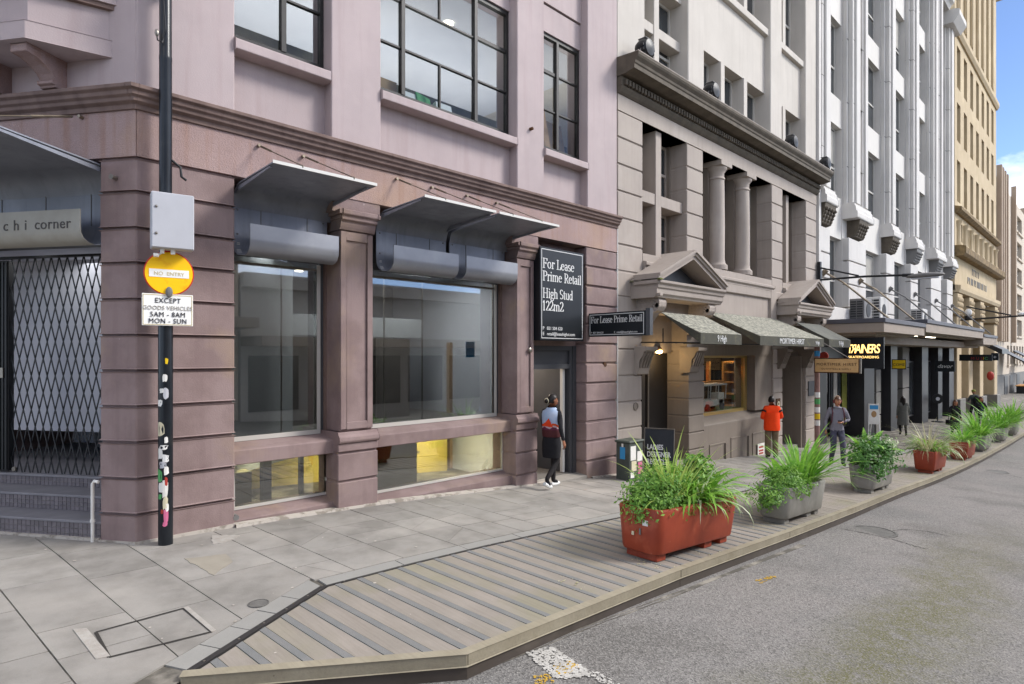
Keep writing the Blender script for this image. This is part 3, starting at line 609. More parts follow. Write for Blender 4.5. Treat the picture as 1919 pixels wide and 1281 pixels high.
crack('road_crack', [(1665, 995), (1700, 992), (1740, 996), (1785, 1006)], 'dark crack curving right of the manhole cover')
crack('road_crack', [(1840, 883), (1862, 886), (1900, 892), (1919, 896)], 'distant crack in the road beyond the last planters', .03)
# ------------------------------------------------------------------ mauve corner building
pink = thing('corner_building', (1.67, 7.5, 0), 'pink and mauve corner building with rusticated ground floor and black steel windows', 'building')
XR = 10.47                                                                    # right end of its street front
LV = [4.19, 3.80, 3.41, 3.03, 2.64, 2.25, 1.86, 1.47, 1.08, .69, .30, -.09, -.48, -.87]
A1, A2 = 2.70, 4.02                                                           # first shop opening
PL1 = (4.10, 4.60); A3, A4 = 4.70, 7.42; PL2 = (7.50, 7.93); A5, A6 = 8.02, 9.44
GR = .03
# corner pier
core = MB(); _c = lambda t, o=0: (CH(t, o, 0)[0], 7.5 - CH(t, o, 0)[1])
def corner_poly(inset):
    k = inset
    return [(A1 - k*.0, -k), (CH0[0] + k*.45, -k), _c(.0 + k*.3, -k), _c(.459, -k), _c(.459, -.7), (2.2, -1.2), (A1, -.9)]
core.pr_ao([(A1-.02, -.035), (CH0[0]+.02, -.035), _c(.456, -.035), _c(.456, -.75), (2.2, -1.25), (A1-.02, -.95)], -.3, 4.2).build('pier_core', 'pink_low', pink)
for z1, z2 in zip(LV, LV[1:]):
    if z2 < -.4: break
    zb = z2 + GR if z2 > -.3 else -.2
    j_ = random.uniform(-.007, .004); zb += random.uniform(-.006, .006)
    MB().pr_ao([(A1, j_), (CH0[0]-j_*.4, j_), _c(.459, j_), _c(.459, -.7), (2.2, -1.2), (A1, -.9)], zb, z1 if z1 < 4.19 else 4.17).build('stone_block', 'pink_low', pink, bevel=.012)
# right hand pier
MB().box(A6+.02, XR-.01, -.6, -.035, -.9, 4.2).build('pier_core', 'pink_low', pink)
for z1, z2 in zip(LV, LV[1:]):
    if z2 < -.8: break
    MB().box(A6, XR, -.55, random.uniform(-.007, .006), max(z2 + GR + random.uniform(-.006, .006), -.75), z1-.01).build('stone_block', 'pink_low', pink, bevel=.012)
MB().box(10.47, 10.49, -.3, .012, -.6, 4.75).build('party_line', 'white_edge', pink)
# pilasters
for (a, b) in (PL1, PL2):
    MB().box(a, b, -.55, -.03, .99, 3.76).build('pilaster_shaft', 'pink_low', pink, bevel=.01)
    fr = MB(); w = .085
    fr.box(a, a+w, -.03, -.004, 1.02, 3.74); fr.box(b-w, b, -.03, -.004, 1.02, 3.74); fr.box(a+w, b-w, -.03, -.004, 1.02, 1.12); fr.box(a+w, b-w, -.03, -.004, 3.62, 3.74)
    fr.build('pilaster_border', 'pink_low', pink, bevel=.006)
    MB().box(a-.12, b+.12, -.6, -.012, 4.0, 4.2).build('pilaster_head', 'pink_low', pink)
    cap = MB()
    prof = [(-.5, 3.76), (.0, 3.76), (.02, 3.80), (.035, 3.84), (.035, 3.87), (.075, 3.89), (.075, 3.935), (.11, 3.96), (.11, 4.02), (-.5, 4.02)]
    cap.pr_oz(prof, a-.02, b+.02)
    for q in (prof,): pass
    cap.box(a-.075, b+.075, -.45, .1, 3.955, 4.015); cap.box(a-.04, b+.04, -.45, .06, 3.90, 3.95)
    cap.build('capital', 'pink_low', pink, bevel=.006)
    bs = MB(); bs.pr_oz([(-.5, .84), (.06, .84), (.075, .87), (.07, .92), (.04, .95), (.03, .985), (-.5, .985)], a-.06, b+.06); bs.build('base_moulding', 'pink_low', pink, bevel=.006)
    for zt, zb in ((.84, .72), (.69, .33), (.30, -.06), (-.09, -.5)): MB().box(a-.06, b+.06, -.5, .03 if zt < .8 else .035, zb, zt).build('stone_block', 'pink_low', pink, bevel=.01)
    MB().box(a-.05, b+.05, -.5, .0, -.5, .85).build('pier_core', 'pink_low', pink)
# window sills, low windows and plinth
def shopfront(a0, a1, wl, wr, zlow):
    sl = MB(); sl.pr_oz([(-.6, .70), (-.10, .70), (-.10, .875), (-.12, .885), (-.42, .935), (-.6, .935)], a0, a1); sl.build('sill', 'pink_low', pink, bevel=.008)
    pw = MB(); pw.pr_oz([(-.6, -.6), (-.08, -.6), (-.08, zlow - .07), (-.35, zlow), (-.6, zlow)], a0, a1); pw.build('plinth', 'pink_low', pink, bevel=.008)
    g = MB(); t = .035                                                          # low window
    for q in ((wl, wl+t, zlow, .70), (wr-t, wr, zlow, .70), (wl+t, wr-t, zlow, zlow+t), (wl+t, wr-t, .70-.01, .70)): g.box(q[0], q[1], -.36, -.31, q[2], q[3])
    w = g.build('basement_window', 'winframe', pink); MB().box(wl+t, wr-t, -.345, -.335, zlow+t, .69).build('pane', 'glass_shop', w)
    MB().box(wr+.002, a1+.07, -.6, -.02 if a1 < 5 else -.05, zlow-.1, .72).build('jamb', 'pink_low', pink)
    f = MB()                                                                    # main window frame
    for q in ((wl, wl+.05, .935, 3.42), (wr-.05, wr, .935, 3.42), (wl+.05, wr-.05, .935, .985), (wl+.05, wr-.05, 3.33, 3.42)): f.box(q[0], q[1], -.54, -.46, q[2], q[3])
    fw = f.build('shop_window', 'doorgrey', pink); MB().box(wl+.05, wr-.05, -.505, -.495, .985, 3.33).build('pane', 'glass_shop', fw)
    tr = MB(); tr.box(wl+.05, wr-.05, -.53, -.47, 3.22, 3.25); tr.build('rail', 'rod', fw)
    s2 = MB(); s2.box(wl+.05, wr-.05, -.455, -.44, .94, 1.0); s2.box(wr-.1, wr-.05, -.455, -.44, 1.0, 3.3); s2.build('pale_bead', 'winframe', fw)
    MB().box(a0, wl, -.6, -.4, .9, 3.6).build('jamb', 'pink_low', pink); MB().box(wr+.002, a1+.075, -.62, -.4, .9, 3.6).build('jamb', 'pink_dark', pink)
    MB().box(a0, a1+.06, -.62, -.42, 3.42, 4.2).build('head_panel', 'doorgrey', pink)
shopfront(A1, A2+.02, 2.78, 4.075, .10); shopfront(A3-.04, A4+.02, 4.74, 7.465, -.02)
# frieze, string course
MB().box(CH0[0]+.01, XR, -.6, .0, 4.20, 4.70).build('frieze', 'pink_frieze', pink)
MB(CH).box(0.005, 4.0, -.6, .0, 4.20, 4.70).build('frieze', 'pink_frieze', pink)
cp = [(-.5, 4.70), (.025, 4.70), (.03, 4.75), (.075, 4.775), (.08, 4.81), (.11, 4.83), (.115, 4.87), (.15, 4.89), (.15, 4.93), (.02, 4.955), (-.5, 4.96)]
MB().pr_oz(cp, CH0[0]-.0, XR).build('string_course', 'pink_dark', pink, bevel=.004)
MB(CH).pr_oz(cp, -.0, 4.0).build('string_course', 'pink_dark', pink, bevel=.004)
cc = MB(); n_ = len(cp)                                                        # mitre at the corner
cc.add([(CH0[0], 7.5 - CH(0, 0, 0)[1], 0)], []); cc = MB(WORLD)
for o, z in cp: cc.v.append((CH0[0], 7.5-o, z))
for o, z in cp: cc.v.append(CH(0, o, z))
m_ = Vector((-.8216, -.570)) + Vector((0, -1)); m_.normalize(); k_ = 1/ m_.dot(Vector((0, -1)))
for o, z in cp: cc.v.append((CH0[0]+m_.x*o*k_, 7.5+m_.y*o*k_, z))
for i in range(n_-1): cc.f += [(i, i+1, 2*n_+i+1, 2*n_+i), (n_+i, n_+i+1, 2*n_+i+1, 2*n_+i)]; cc.m += [0, 0]
cc.build('string_course', 'pink_dark', pink)
# upper storey: piers, spandrels, windows
TOP = 12.6
UP = [(CH0[0]+.005, 2.70), (3.96, 4.73), (7.50, 8.20), (9.48, XR)]
for a, b in UP: MB().box(a, b, -.55, .0, 4.955, TOP).build('upper_pier', 'pink_up', pink, bevel=.012)
UW = [(2.70, 3.96), (4.73, 7.50), (8.20, 9.48)]
for i, (a, b) in enumerate(UW):
    MB().box(a, b, -.5, -.19, 4.955, 5.73).build('spandrel', 'pink_up', pink)
    MB().pr_oz([(-.5, 5.72), (.045, 5.72), (.045, 5.84), (-.22, 5.96), (-.5, 5.96)], a + (.0 if i == 0 else .001), b - .03 if i == 1 else b-.02).build('upper_sill', 'pink_up', pink, bevel=.008)
    MB().box(a, b, -.5, -.19, 8.16, 8.66).build('spandrel', 'pink_up', pink); MB().box(a, b, -.5, -.16, 8.69, 9.7).build('spandrel', 'pink_up', pink)
    MB().box(a, b, -.5, -.25, 8.6, 8.7).build('groove', 'pink_dark', pink)
    MB().box(a, b, -.5, -.19, 9.7, TOP).build('spandrel', 'pink_up', pink)
    f = MB(); zb, zt = 5.96, 8.16; t = .05
    for q in ((a, a+t, zb, zt), (b-t, b, zb, zt), (a+t, b-t, zb, zb+t), (a+t, b-t, zt-.07, zt)): f.box(q[0], q[1], -.30, -.22, q[2], q[3])
    win = f.build('steel_window', 'steel_frame', pink)
    muls = [[a+.70], [a+.53, a+2.0], [a+.62]][i]; bars = MB()
    for m in muls: MB().box(m-.032, m+.032, -.30, -.21, zb+t, zt-.07).build('mullion', 'steel_frame', win)
    xs = [a+t] + muls + [b-t]; zr = [6.72, 7.45]
    for j, (xa, xb) in enumerate(zip(xs, xs[1:])):
        for k, z in enumerate(zr):
            if i == 1 and j == 1 and k == 1: z = 7.42
            MB().box(xa, xb, -.29, -.235, z-(.03 if (j != 1 and k == 1) else .014), z+(.03 if (j != 1 and k == 1) else .014)).build('glazing_bar', 'steel_frame', win)
    if i == 1:
        for za, zb2 in ((6.01, 6.706), (7.434, 8.09)): MB().box(a+1.24, a+1.265, -.29, -.235, za, zb2).build('glazing_bar', 'steel_frame', win)
    for xa, xb in zip(xs, xs[1:]): MB().box(xa, xb, -.268, -.260, zb+t, zt-.07).build('pane', 'glass_up', win)
# recess soffit and back of building body
body = MB(); body.pr_ao([(CH0[0]+.1, -.62), (XR, -.62), (XR, -9), (-1.5, -9), _c(3.9, -.75), _c(.2, -.75)], 8.3, TOP-.1); body.build('body', 'pink_low', pink)
# chamfer wall above string course, with canted oriel and brackets
MB(CH).box(.005, 4.0, -.4, 0, 4.955, TOP).build('upper_wall', 'pink_up', pink, bevel=.01)
ori = [(.30, -.1), (.30, 0), (.825, .53), (2.75, .53), (3.25, 0), (3.25, -.1)]
def grow(k): return [(.30-k*.9, -.1), (.30-k*.9, 0), (.825-k*.42, .53+k), (2.75+k*.42, .53+k), (3.25+k*.9, 0), (3.25+k*.9, -.1)]
MB(CH).pr_ao(ori, 5.285, 5.47).build('oriel_base', 'pink_up', pink, bevel=.006)
MB(CH).pr_ao(grow(-.05), 5.47, 5.80).build('oriel_panel', 'pink_up', pink)
MB(CH).pr_ao(grow(.03), 5.80, 5.85).build('oriel_moulding', 'pink_dark', pink); MB(CH).pr_ao(grow(.06), 5.85, 5.93).build('oriel_moulding', 'pink_up', pink, bevel=.006)
MB(CH).pr_ao(grow(-.06), 5.93, 9.2).build('oriel_body', 'pink_up', pink)
for a in (.98, 1.72, 2.46):
    bp = [(0, 5.28), (.46, 5.28), (.46, 5.20), (.36, 5.19), (.25, 5.15), (.17, 5.09), (.13, 5.03), (.17, 5.02), (.17, 4.99), (.13, 4.98), (.13, 4.96), (0, 4.96)]
    MB(CH).pr_oz(bp, a-.10, a+.10).build('bracket', 'pink_frieze', pink, bevel=.006)
# rear walls of the shop so that the openings look into rooms
rm = MB(); rm.box(2.2, 9.9, -4.6, -4.5, -.5, 3.6); rm.box(2.1, 2.2, -4.6, -.9, -.5, 3.6); rm.build('room_wall', 'roomgrey', pink)
MB().box(2.2, 10.45, -4.6, -.62, 3.6, 3.7).build('room_ceiling', 'roomwhite', pink)
MB().box(2.2, 7.9, -4.5, -.6, .74, .84).build('room_floor', 'roomfloor', pink)
pt = MB(); pt.box(7.9, 8.0, -4.5, -.62, -.6, 3.6); pt.build('partition', 'roomwhite', pink)
for q in (2.95, 3.9, 4.85, 5.7, 6.5): MB().box(q-.008, q+.008, -1.45, -1.43, .84, 3.4).build('metal_edge', 'rod', pink)
for a, b, o, zt, m in ((2.6, 3.35, -1.6, 3.3, 'roomdark'), (3.5, 4.15, -2.2, 2.65, 'doorgrey'), (4.5, 5.3, -2.4, 2.35, 'roomdark'), (5.33, 6.1, -2.4, 2.35, 'roomdark'), (6.13, 6.9, -2.4, 2.35, 'roomdark')):
    MB().box(a, b, o-.06, o, .84, zt).build('display_panel', m, pink)
MB().box(4.4, 7.2, -2.5, -2.42, 2.38, 2.75).build('bulkhead', 'roomgrey', pink)
for a in (3.42, 5.315, 6.115): MB().box(a-.012, a+.012, -1.5 if a < 4 else -2.38, -1.46 if a < 4 else -2.35, .84, 3.3 if a < 4 else 2.36).build('metal_edge', 'rod', pink)
MB().box(6.95, 7.15, -.75, -.74, 2.0, 2.28).build('notice', 'blue', pink)
for a, o in ((5.0, -1.6), (6.4, -1.6), (3.3, -1.3), (6.4, -3.2), (5.0, -3.2)): MB().lathe((a, o, 3.585), [(.07, 0), (.07, .012), (.01, .012)], 12).build('downlight', 'downlight', pink)
# basement
MB().box(2.3, 7.6, -2.2, -2.1, -1.2, .74).build('basement_wall', 'room_yellow', pink); MB().box(2.2, 7.9, -2.1, -.5, -1.25, -1.2).build('basement_floor', 'room_olive', pink)
MB().box(2.74, 3.25, -1.2, -.9, -1.2, .45).build('store_cabinet', 'room_olive', pink); MB().box(3.30, 3.42, -.75, -.65, -1.2, .74).build('basement_post', 'black', pink)
MB().box(3.78, 3.83, -.62, -.55, -1.2, .74).build('basement_post', 'black', pink); MB().box(4.75, 6.0, -1.1, -.9, -1.2, .60).build('store_cabinet', 'room_olive', pink)
MB().box(6.5, 6.56, -2.1, -2.0, -1.2, .74).build('door_edge', 'creamst', pink); MB().lathe((6.75, -1.95, .2), [(.03, 0), (.03, .05)], 8, axis='o').build('door_knob', 'brass_rod', pink)
for a in (3.4, 5.4, 7.0):
    ld = bpy.data.lights.new('basement_lamp', 'AREA'); ld.energy = 24; ld.color = (1, .88, .55); ld.size = .5; lo_ = bpy.data.objects.new('basement_lamp', ld); COL.objects.link(lo_); lo_.location = (a, 7.5+1.35, .72)
for a, e in ((3.4, 18), (5.2, 18), (6.7, 20)):
    ld = bpy.data.lights.new('shop_lamp', 'AREA'); ld.energy = e; ld.size = .8; lo_ = bpy.data.objects.new('shop_lamp', ld); COL.objects.link(lo_); lo_.location = (a, 7.5+1.6, 3.55)
# upper office interior
MB().box(2.0, 10.4, -5.2, -5.1, 5.7, 8.3).build('office_wall', 'roomgrey', pink); MB().box(1.9, 10.4, -5.1, -.56, 8.2, 8.25).build('office_ceiling', 'roomwhite', pink)
MB().box(1.9, 10.4, -5.1, -.56, 5.72, 5.76).build('office_floor', 'roomfloor', pink); MB().box(2.0, 10.4, -1.25, -1.2, 5.76, 6.65).build('office_screen', 'soffice', pink)
for a, o in ((3.5, -1.5), (5.2, -1.6), (7.0, -1.3), (5.4, -3), (8.8, -1.4)): MB().lathe((a, o, 8.185), [(.09, 0), (.09, .012), (.01, .012)], 12).build('downlight', 'downlight', pink)
for a in (3.3, 6.0, 8.9):  # unseen upward area lights below sill level, added to brighten the ceiling
    ld = bpy.data.lights.new('office_ceiling_fill', 'AREA'); ld.energy = 34; ld.size = 2.4; ld.color = (1, .96, .9); lo_ = bpy.data.objects.new('office_ceiling_fill', ld); COL.objects.link(lo_); lo_.location = (a, 7.5+2.9, 5.9); lo_.rotation_euler = (R(180), 0, 0)
def leaning(name, a, o, w, h, d, mat, label, cat, tilt=-.2, rz=0):
    t = MB(WORLD).box(-w/2, w/2, -d/2, d/2, 0, h).build(name, mat); t.location = (a, 7.5-o, 5.965); t.rotation_euler = (tilt, 0, rz); return tag(t, label, cat)
c_ = leaning('paper_card', 5.48, -.38, .30, .22, .02, 'paper', 'white card with a palm print leaning inside the wide upper window', 'card')
c_ = leaning('green_sign', 5.80, -.40, .34, .26, .03, 'green', 'green lettered sign leaning inside the wide upper window', 'sign', rz=.25)
leaning('white_box', 6.18, -.42, .32, .22, .12, 'paper', 'white rounded box on the sill of the wide upper window', 'box')
leaning('cardboard_box', 5.05, -.45, .36, .26, .2, 'tanbox', 'brown carton at the left end of the wide upper window', 'box', tilt=0)
leaning('cardboard_sheet', 8.60, -.42, .52, .95, .03, 'wood', 'tall ochre board leaning inside the narrow upper window', 'board')
leaning('framed_board', 9.15, -.50, .5, .78, .04, 'tanbox', 'black edged framed board leaning inside the narrow upper window', 'board')
# doorway bay
db = MB(); db.box(A5-.1, A6, -.5, -.28, 2.22, 2.42); db.box(A5-.1, A6, -.5, -.3, 4.0, 4.2); db.build('door_lintel', 'pink_low', pink); MB().box(A5-.1, A6, -.55, -.35, 2.42, 4.0).build('sign_recess', 'black', pink)
MB().box(PL2[1]+.06, A5+.0, -.5, -.1, -.5, 4.2).build('jamb', 'pink_low', pink)
df = MB(); zf = zg(8.7, 7.5)+.06
for q in ((A5, A5+.07, zf, 2.22), (A6-.18, A6-.1, zf, 2.22), (A5+.07, A6-.18, 2.13, 2.22), (A5+.07, A6-.18, 1.77, 1.86)): df.box(q[0], q[1], -.40, -.28, q[2], q[3])
d_ = df.build('door_frame', 'doorgrey', pink); MB().box(A5+.07, A6-.18, -.36, -.33, 1.86, 2.13).build('transom_panel', 'doorgrey', d_)
MB().box(A6-.1, A6, -.5, -.26, zf-.3, 2.22).build('jamb', 'doorgrey', pink)
dl = MB(); dl.box(A6-.24, A6-.19, -1.25, -.38, zf, 1.76); dl.build('door_leaf', 'doorgrey', pink); MB().box(A6-.30, A6-.24, -.43, -.36, zf, 1.77).build('door_edge', 'white_edge', pink)
MB().box(A5-.2, A6+.3, -2.4, -2.3, -1, 2.3).build('hall_wall', 'doortan', pink); MB().box(A5-.1, A6, -2.3, -.3, zf-.06, zf-.01).build('hall_floor', 'roomfloor', pink); MB().box(A6+.0, A6+.05, -2.3, -.56, -1, 2.3).build('hall_wall', 'doortan', pink)
MB().box(A5-.1, A6+.05, -2.3, -.3, 2.25, 2.3).build('hall_ceiling', 'doortan', pink)
MB().pr_oz([(-.45, zf-.5), (.02, zf-.5), (.02, zf-.05), (-.45, zf-.01)], A5-.02, A6+.0).build('door_step', 'slab', pink, bevel=.006)
ld = bpy.data.lights.new('hall_lamp', 'AREA'); ld.size = .5; ld.energy = 11; ld.color = (1, .85, .68); lo_ = bpy.data.objects.new('hall_lamp', ld); COL.objects.link(lo_); lo_.location = (8.6, 9.0, 2.24)
w_ = MB(); w2_ = MB()
for i in range(18):                                                           # white paint line at the foot of the wall
    xa, xb = 2.7+i*.43, 2.7+(i+1)*.43
    if not (A5-.05 < xa < A6-.1):
        if xa > A5 and w_ is not w2_: w_.build('painted_base', 'plinth_white', pink); w_ = w2_
        w_.add([(xa, .055, z0(xa)-.02), (xb, .055, z0(xb)-.02), (xb, .05, z0(xb)+.02), (xa, .05, z0(xa)+.025), (xa, -.05, z0(xa)+.03), (xb, -.05, z0(xb)+.03)], [(0, 1, 2, 3), (3, 2, 5, 4)])
w_.build('painted_base', 'plinth_white', pink); MB().box(CH0[0]-.005, 2.7, -.03, .012, -.05, .022).build('painted_base', 'plinth_white', pink)
MB(CH).box(0, .47, -.05, .012, -.05, .022).build('painted_base', 'plinth_white', pink); MB(CH).box(.47, 4, -.05, .02, -.05, .035).build('painted_base', 'plinth_white', pink)
MB().lathe((7.82, 0, 2.13), [(.045, 0), (.045, .02), (.02, .03)], 12, axis='o').build('door_bell', 'rod', pink)
MB().lathe((10.05, 0, 1.85), [(.05, -.02), (.05, .012), (.03, .015)], 12, axis='o').build('wall_socket', 'rust', pink)
MB().tube([(2.72, -.2, .09), (2.72, .0, .085)], .035, 10).build('drain_spout', 'lead', pink)
MB(CH).lathe((.25, 0, 3.97), [(.025, 0), (.02, .06), (.03, .07)], 8, axis='o').build('wall_fixing', 'rod', pink)
MB().lathe((7.83, 0, 6.1), [(.03, 0), (.03, .06), (.01, .07)], 8, axis='o').build('wall_fixing', 'rust', pink)

# ------------------------------------------------------------------ bent steel awnings over the shop windows
def awning(fr, parts, label, rods, lip='zinc_lip', plate=(0, 0), cat='awning', D=.95, li=.09):
    a0, a1 = parts[0][0], parts[-1][1]; t = thing('steel_awning', fr((a0+a1)/2, -.25, 3.3), label, cat)
    for a, b in parts:
        prof = [(D, 4.165), (-.02, 4.14), (-.10, 4.12), (-.17, 4.07), (-.22, 3.99), (-.25, 3.88), (-.25, 3.50), (-.24, 3.42), (-.21, 3.35), (-.16, 3.30), (-.09, 3.27)]
        m = MB(fr); m.sheet_oz(prof[5:], a, b, .012); m.build('shell', 'zinc', t, smooth=True)
        m = MB(fr); m.sheet_oz(prof[:6], a-plate[0] if a == a0 else a, b+plate[1] if b == a1 else b, .014); m.build('canopy_plate', 'zinc', t, smooth=True)
        pa, pb = (a-plate[0] if a == a0 else a), (b+plate[1] if b == a1 else b); MB(fr).box(pa, pb, D+.001, D+.012, 4.15, 4.185).build('plate_edge', 'white_edge', t)
        m = MB(fr); la = a+li; m.sheet_oz([(-.09, 3.27), (-.02, 3.28), (.05, 3.32), (.085, 3.38), (.09, 3.46), (.09, 3.635)], la, b, .012); m.build('lip', lip, t, smooth=True)
        sm = MB(fr); k = 0
        while a+.35+k*.62 < b-.2: q = a+.35+k*.62; sm.box(q-.004, q+.004, -.248, -.233, 3.52, 3.9); k += 1
        for q in (a+.06, b-.06):
            for zz in (3.55, 3.85): sm.lathe((q, -.236, zz), [(.012, -.01), (.012, .006), (.004, .009)], 8, axis='o')
        tag(sm.build('seam', 'lead', t), kind='stuff');
        for q in (a+.02, b-.02):
            br_ = MB(fr); br_.pr_oz([(-.24, 4.02), (-.2, 4.10), (D-.1, 4.145), (D-.1, 4.125), (.0, 4.06)], q-.012, q+.012); br_.build('gusset', 'zinc', t)
        cut = MB(fr)
        for k in range(9): zz = 3.29+k*.018; oo = -.16-.09*min(1, k/5); cut.box(a+.02+.004*k, a+.085, oo+.02, oo+.026, zz, zz+.007)
        cut.build('torn_edge', 'paper', t)
    for a, (aw, zw) in rods:
        m = MB(fr); p, q = Vector((a, D+.005, 4.19)), Vector((aw, .03, zw)); m.tube([p, p+(q-p)*.72], .007, 6); m.build('tie_rod', 'brass_rod', t)
        m = MB(fr); m.tube([p+(q-p)*.70, p+(q-p)*.74, p+(q-p)*.95], .014, 6); m.tube([(aw, -.01, zw), (aw, .05, zw)], .02, 8); m.tube([(a, D+.005, 4.17), (a, D+.005, 4.20)], .012, 6); m.build('turnbuckle', 'brass_rod', t)
    return t
awning(MAIN, [(2.76, 4.02)], 'curved grey steel awning over the narrow shop window right of the pole', [(3.1, (2.98, 4.62)), (3.75, (3.55, 4.62))], plate=(0, .05))
aw2 = awning(MAIN, [(4.80, 6.10), (6.17, 7.42)], 'curved grey steel awning in two lengths over the wide shop window', [(5.15, (4.98, 4.62)), (5.80, (5.62, 4.62)), (6.45, (6.32, 4.62)), (7.1, (6.98, 4.62))], plate=(0, .1))
aw3 = awning(CH, [(.459, 3.1)], 'curved grey steel awning over the corner entrance with lettering cut into its cream lip', [(1.25, (.68, 4.66)), (2.6, (2.4, 4.66))], lip='chi_lip', D=1.4, li=.16)
# mirrored lip lettering on the chamfer: runs left to right as seen from the street
_ax = CH(.60, .094, 3.44)
rzc = math.atan2(-.8216, .570)
def ch_text(s, t_left, o, z, size, mat, sx=1, space=1.0):
    x, y, _ = CH(t_left, o, 0); return text('cut_lettering', s, (x, y, z), size, mat, aw3, rz=rzc, sx=sx, space=space)
ch_text('corner', 1.21, .093, 3.43, .165, 'roomdark', sx=1.0, space=1.05); ch_text('c h i', 1.63, .093, 3.43, .165, 'roomdark', sx=1.0, space=1.12)

# ------------------------------------------------------------------ corner entrance: steps, folding gate
en = thing('entrance_steps', CH(1.6, -.3, 0), 'dark tiled steps up to the corner entrance behind the folding gate', 'steps')
LV_ST = [(-.02, .0, .215), (-.36, .215, .40), (-.74, .40, .535)]
for o, zb, zt in LV_ST:
    MB(CH).box(.40, 5, -1.6, o-.012, zb-.05, zt-.03).build('step_core', 'grout', en); MB(CH).box(.40, 5, -1.6 if zt > .5 else o-.4, o+.012, zt-.03, zt).build('tread', 'step', en, bevel=.005)
    n = 3 if zt-zb > .14 else 2; h = (zt-.03-zb)/n; a, aE = {0: (.47, 1.95), -.36: (.70, 2.3), -.74: (1.15, 2.85)}[o if o < -.1 else 0]
    base = None
    while a < aE:
        for k in range(n):
            if base is None:
                base = MB(WORLD).box(-.026, .026, -.006, .006, -.027, .027).mesh('tile', 'tile')
            x, y, _ = CH(a+.027, o-.007, 0); link('tile', base, en, None).matrix_basis = Matrix.Translation((x, y, zb+h*(k+.5))) @ Matrix.Rotation(math.atan2(.8216, -.570), 4, 'Z') @ Matrix.Diagonal((1, 1, (h-.006)/.054, 1))
        a += .058
g = thing('folding_gate', CH(1.1, -.78, .535), 'closed black folding lattice security gate across the corner entrance', 'gate')
zgb, zgt = .50, 3.30; og = -.80
H_ = zgt - zgb; sl = .061/.217
for s_ in (1, -1):
    for i in range(-8, 26):
        c0 = .95 + i*.122; za, zb = zgb, zgt; aa, bb = c0, c0 + s_*sl*H_
        if max(aa, bb) < .95 or min(aa, bb) > 2.60: continue
        f = lambda v: max(.95, min(2.60, v))
        za, zb = zgb + (f(aa)-aa)/(s_*sl), zgt + (f(bb)-bb)/(s_*sl); aa, bb = f(aa), f(bb)
        if zb - za < .08: continue
        m = MB(CH); w = .0085; oo = og + (.006 if s_ > 0 else -.006)
        m.add([(aa-w, oo, za), (aa+w, oo, za), (bb+w, oo, zb), (bb-w, oo, zb), (aa-w, oo-.006, za), (aa+w, oo-.006, za), (bb+w, oo-.006, zb), (bb-w, oo-.006, zb)],
              [(0, 1, 2, 3), (7, 6, 5, 4), (0, 1, 5, 4), (1, 2, 6, 5), (2, 3, 7, 6), (3, 0, 4, 7)]); m.build('lattice_bar', 'black', g)
MB(CH).box(2.61, 2.83, og-.05, og+.03, .55, 3.26).build('gate_post', 'black', g, bevel=.006)
pst = MB(CH)
for k in range(4): pst.box(2.62+k*.05, 2.65+k*.05, og+.03, og+.045, .57, 3.24)
pst.build('folded_bars', 'black', g); MB(CH).box(2.66, 2.72, og+.045, og+.06, 1.75, 1.88).build('lock', 'rod', g)
MB(CH).lathe((2.55, og, .575), [(.03, -.012), (.03, .012)], 10, axis='o').build('caster', 'rod', g)
MB(CH).box(.3, 5, og-.03, og+.03, 3.31, 3.28).build('top_rail', 'black', g)
# lobby behind the gate
MB(CH).box(.15, 6, -3.3, -3.2, .4, 3.6).build('lobby_wall', 'roomwhite', pink); MB(CH).box(1.75, 6, -1.7, -1.66, .95, 3.5).build('lobby_panel', 'roomwhite', pink)
MB(CH).box(.15, 6, -3.2, -1.0, .50, .53).build('lobby_floor', 'step', pink); MB(CH).box(.15, 6, -3.2, -.3, 3.40, 3.46).build('lobby_ceiling', 'roomwhite', pink)
MB(CH).box(.05, .15, -3.2, -.75, .4, 3.5).build('lobby_wall', 'roomgrey', pink); MB(CH).box(.15, 5, -.65, -.25, 3.36, 4.2).build('entrance_head', 'doorgrey', pink)
MB(CH).box(4.2, 5.0, -3.3, 0, -.2, 4.2).build('far_pier', 'pink_low', pink)
ld = bpy.data.lights.new('lobby_lamp', 'AREA'); ld.energy = 2.5; ld.size = .8; lo_ = bpy.data.objects.new('lobby_lamp', ld); COL.objects.link(lo_); lo_.location = CH(2.2, -1.2, 3.35)
pp = thing('drain_pipe', CH(.50, .03, 0), 'thin white drain pipe at the foot of the corner pier by the steps', 'pipe')
pm_ = MB(CH); pm_.tube([(.44, .035, .66), (.49, .035, .67), (.515, .035, .64), (.515, .035, .0)], .017, 8); pm_.build('pipe', 'paper', pp, smooth=True); MB(CH).tube([(.515, .035, .22), (.515, .035, .25)], .024, 8).build('collar', 'paper', pp)
# ------------------------------------------------------------------ taupe building with pediments, columns and canvas awnings
grey = thing('pedimented_building', (16.3, 7.5, z0(16)), 'taupe classical building with dark cornice, small columns, two pediments and a pale upper wall', 'building')
GX0, GX1 = 10.50, 22.15
RP = [(10.50, 11.43), (13.36, 14.15), (18.39, 19.20), (21.17, 22.12)]
ST = .566
for a, b in RP:                                                               # rusticated upper piers
    MB().box(a+.01, b-.01, -.5, -.03, 4.0, 7.25).build('pier_core', 'grey_up', grey); z = 7.20
    while z > 3.3: MB().box(a, b, -.5, 0, max(3.3, z-ST+.035), z).build('stone_block', 'grey_up', grey, bevel=.012); z -= ST
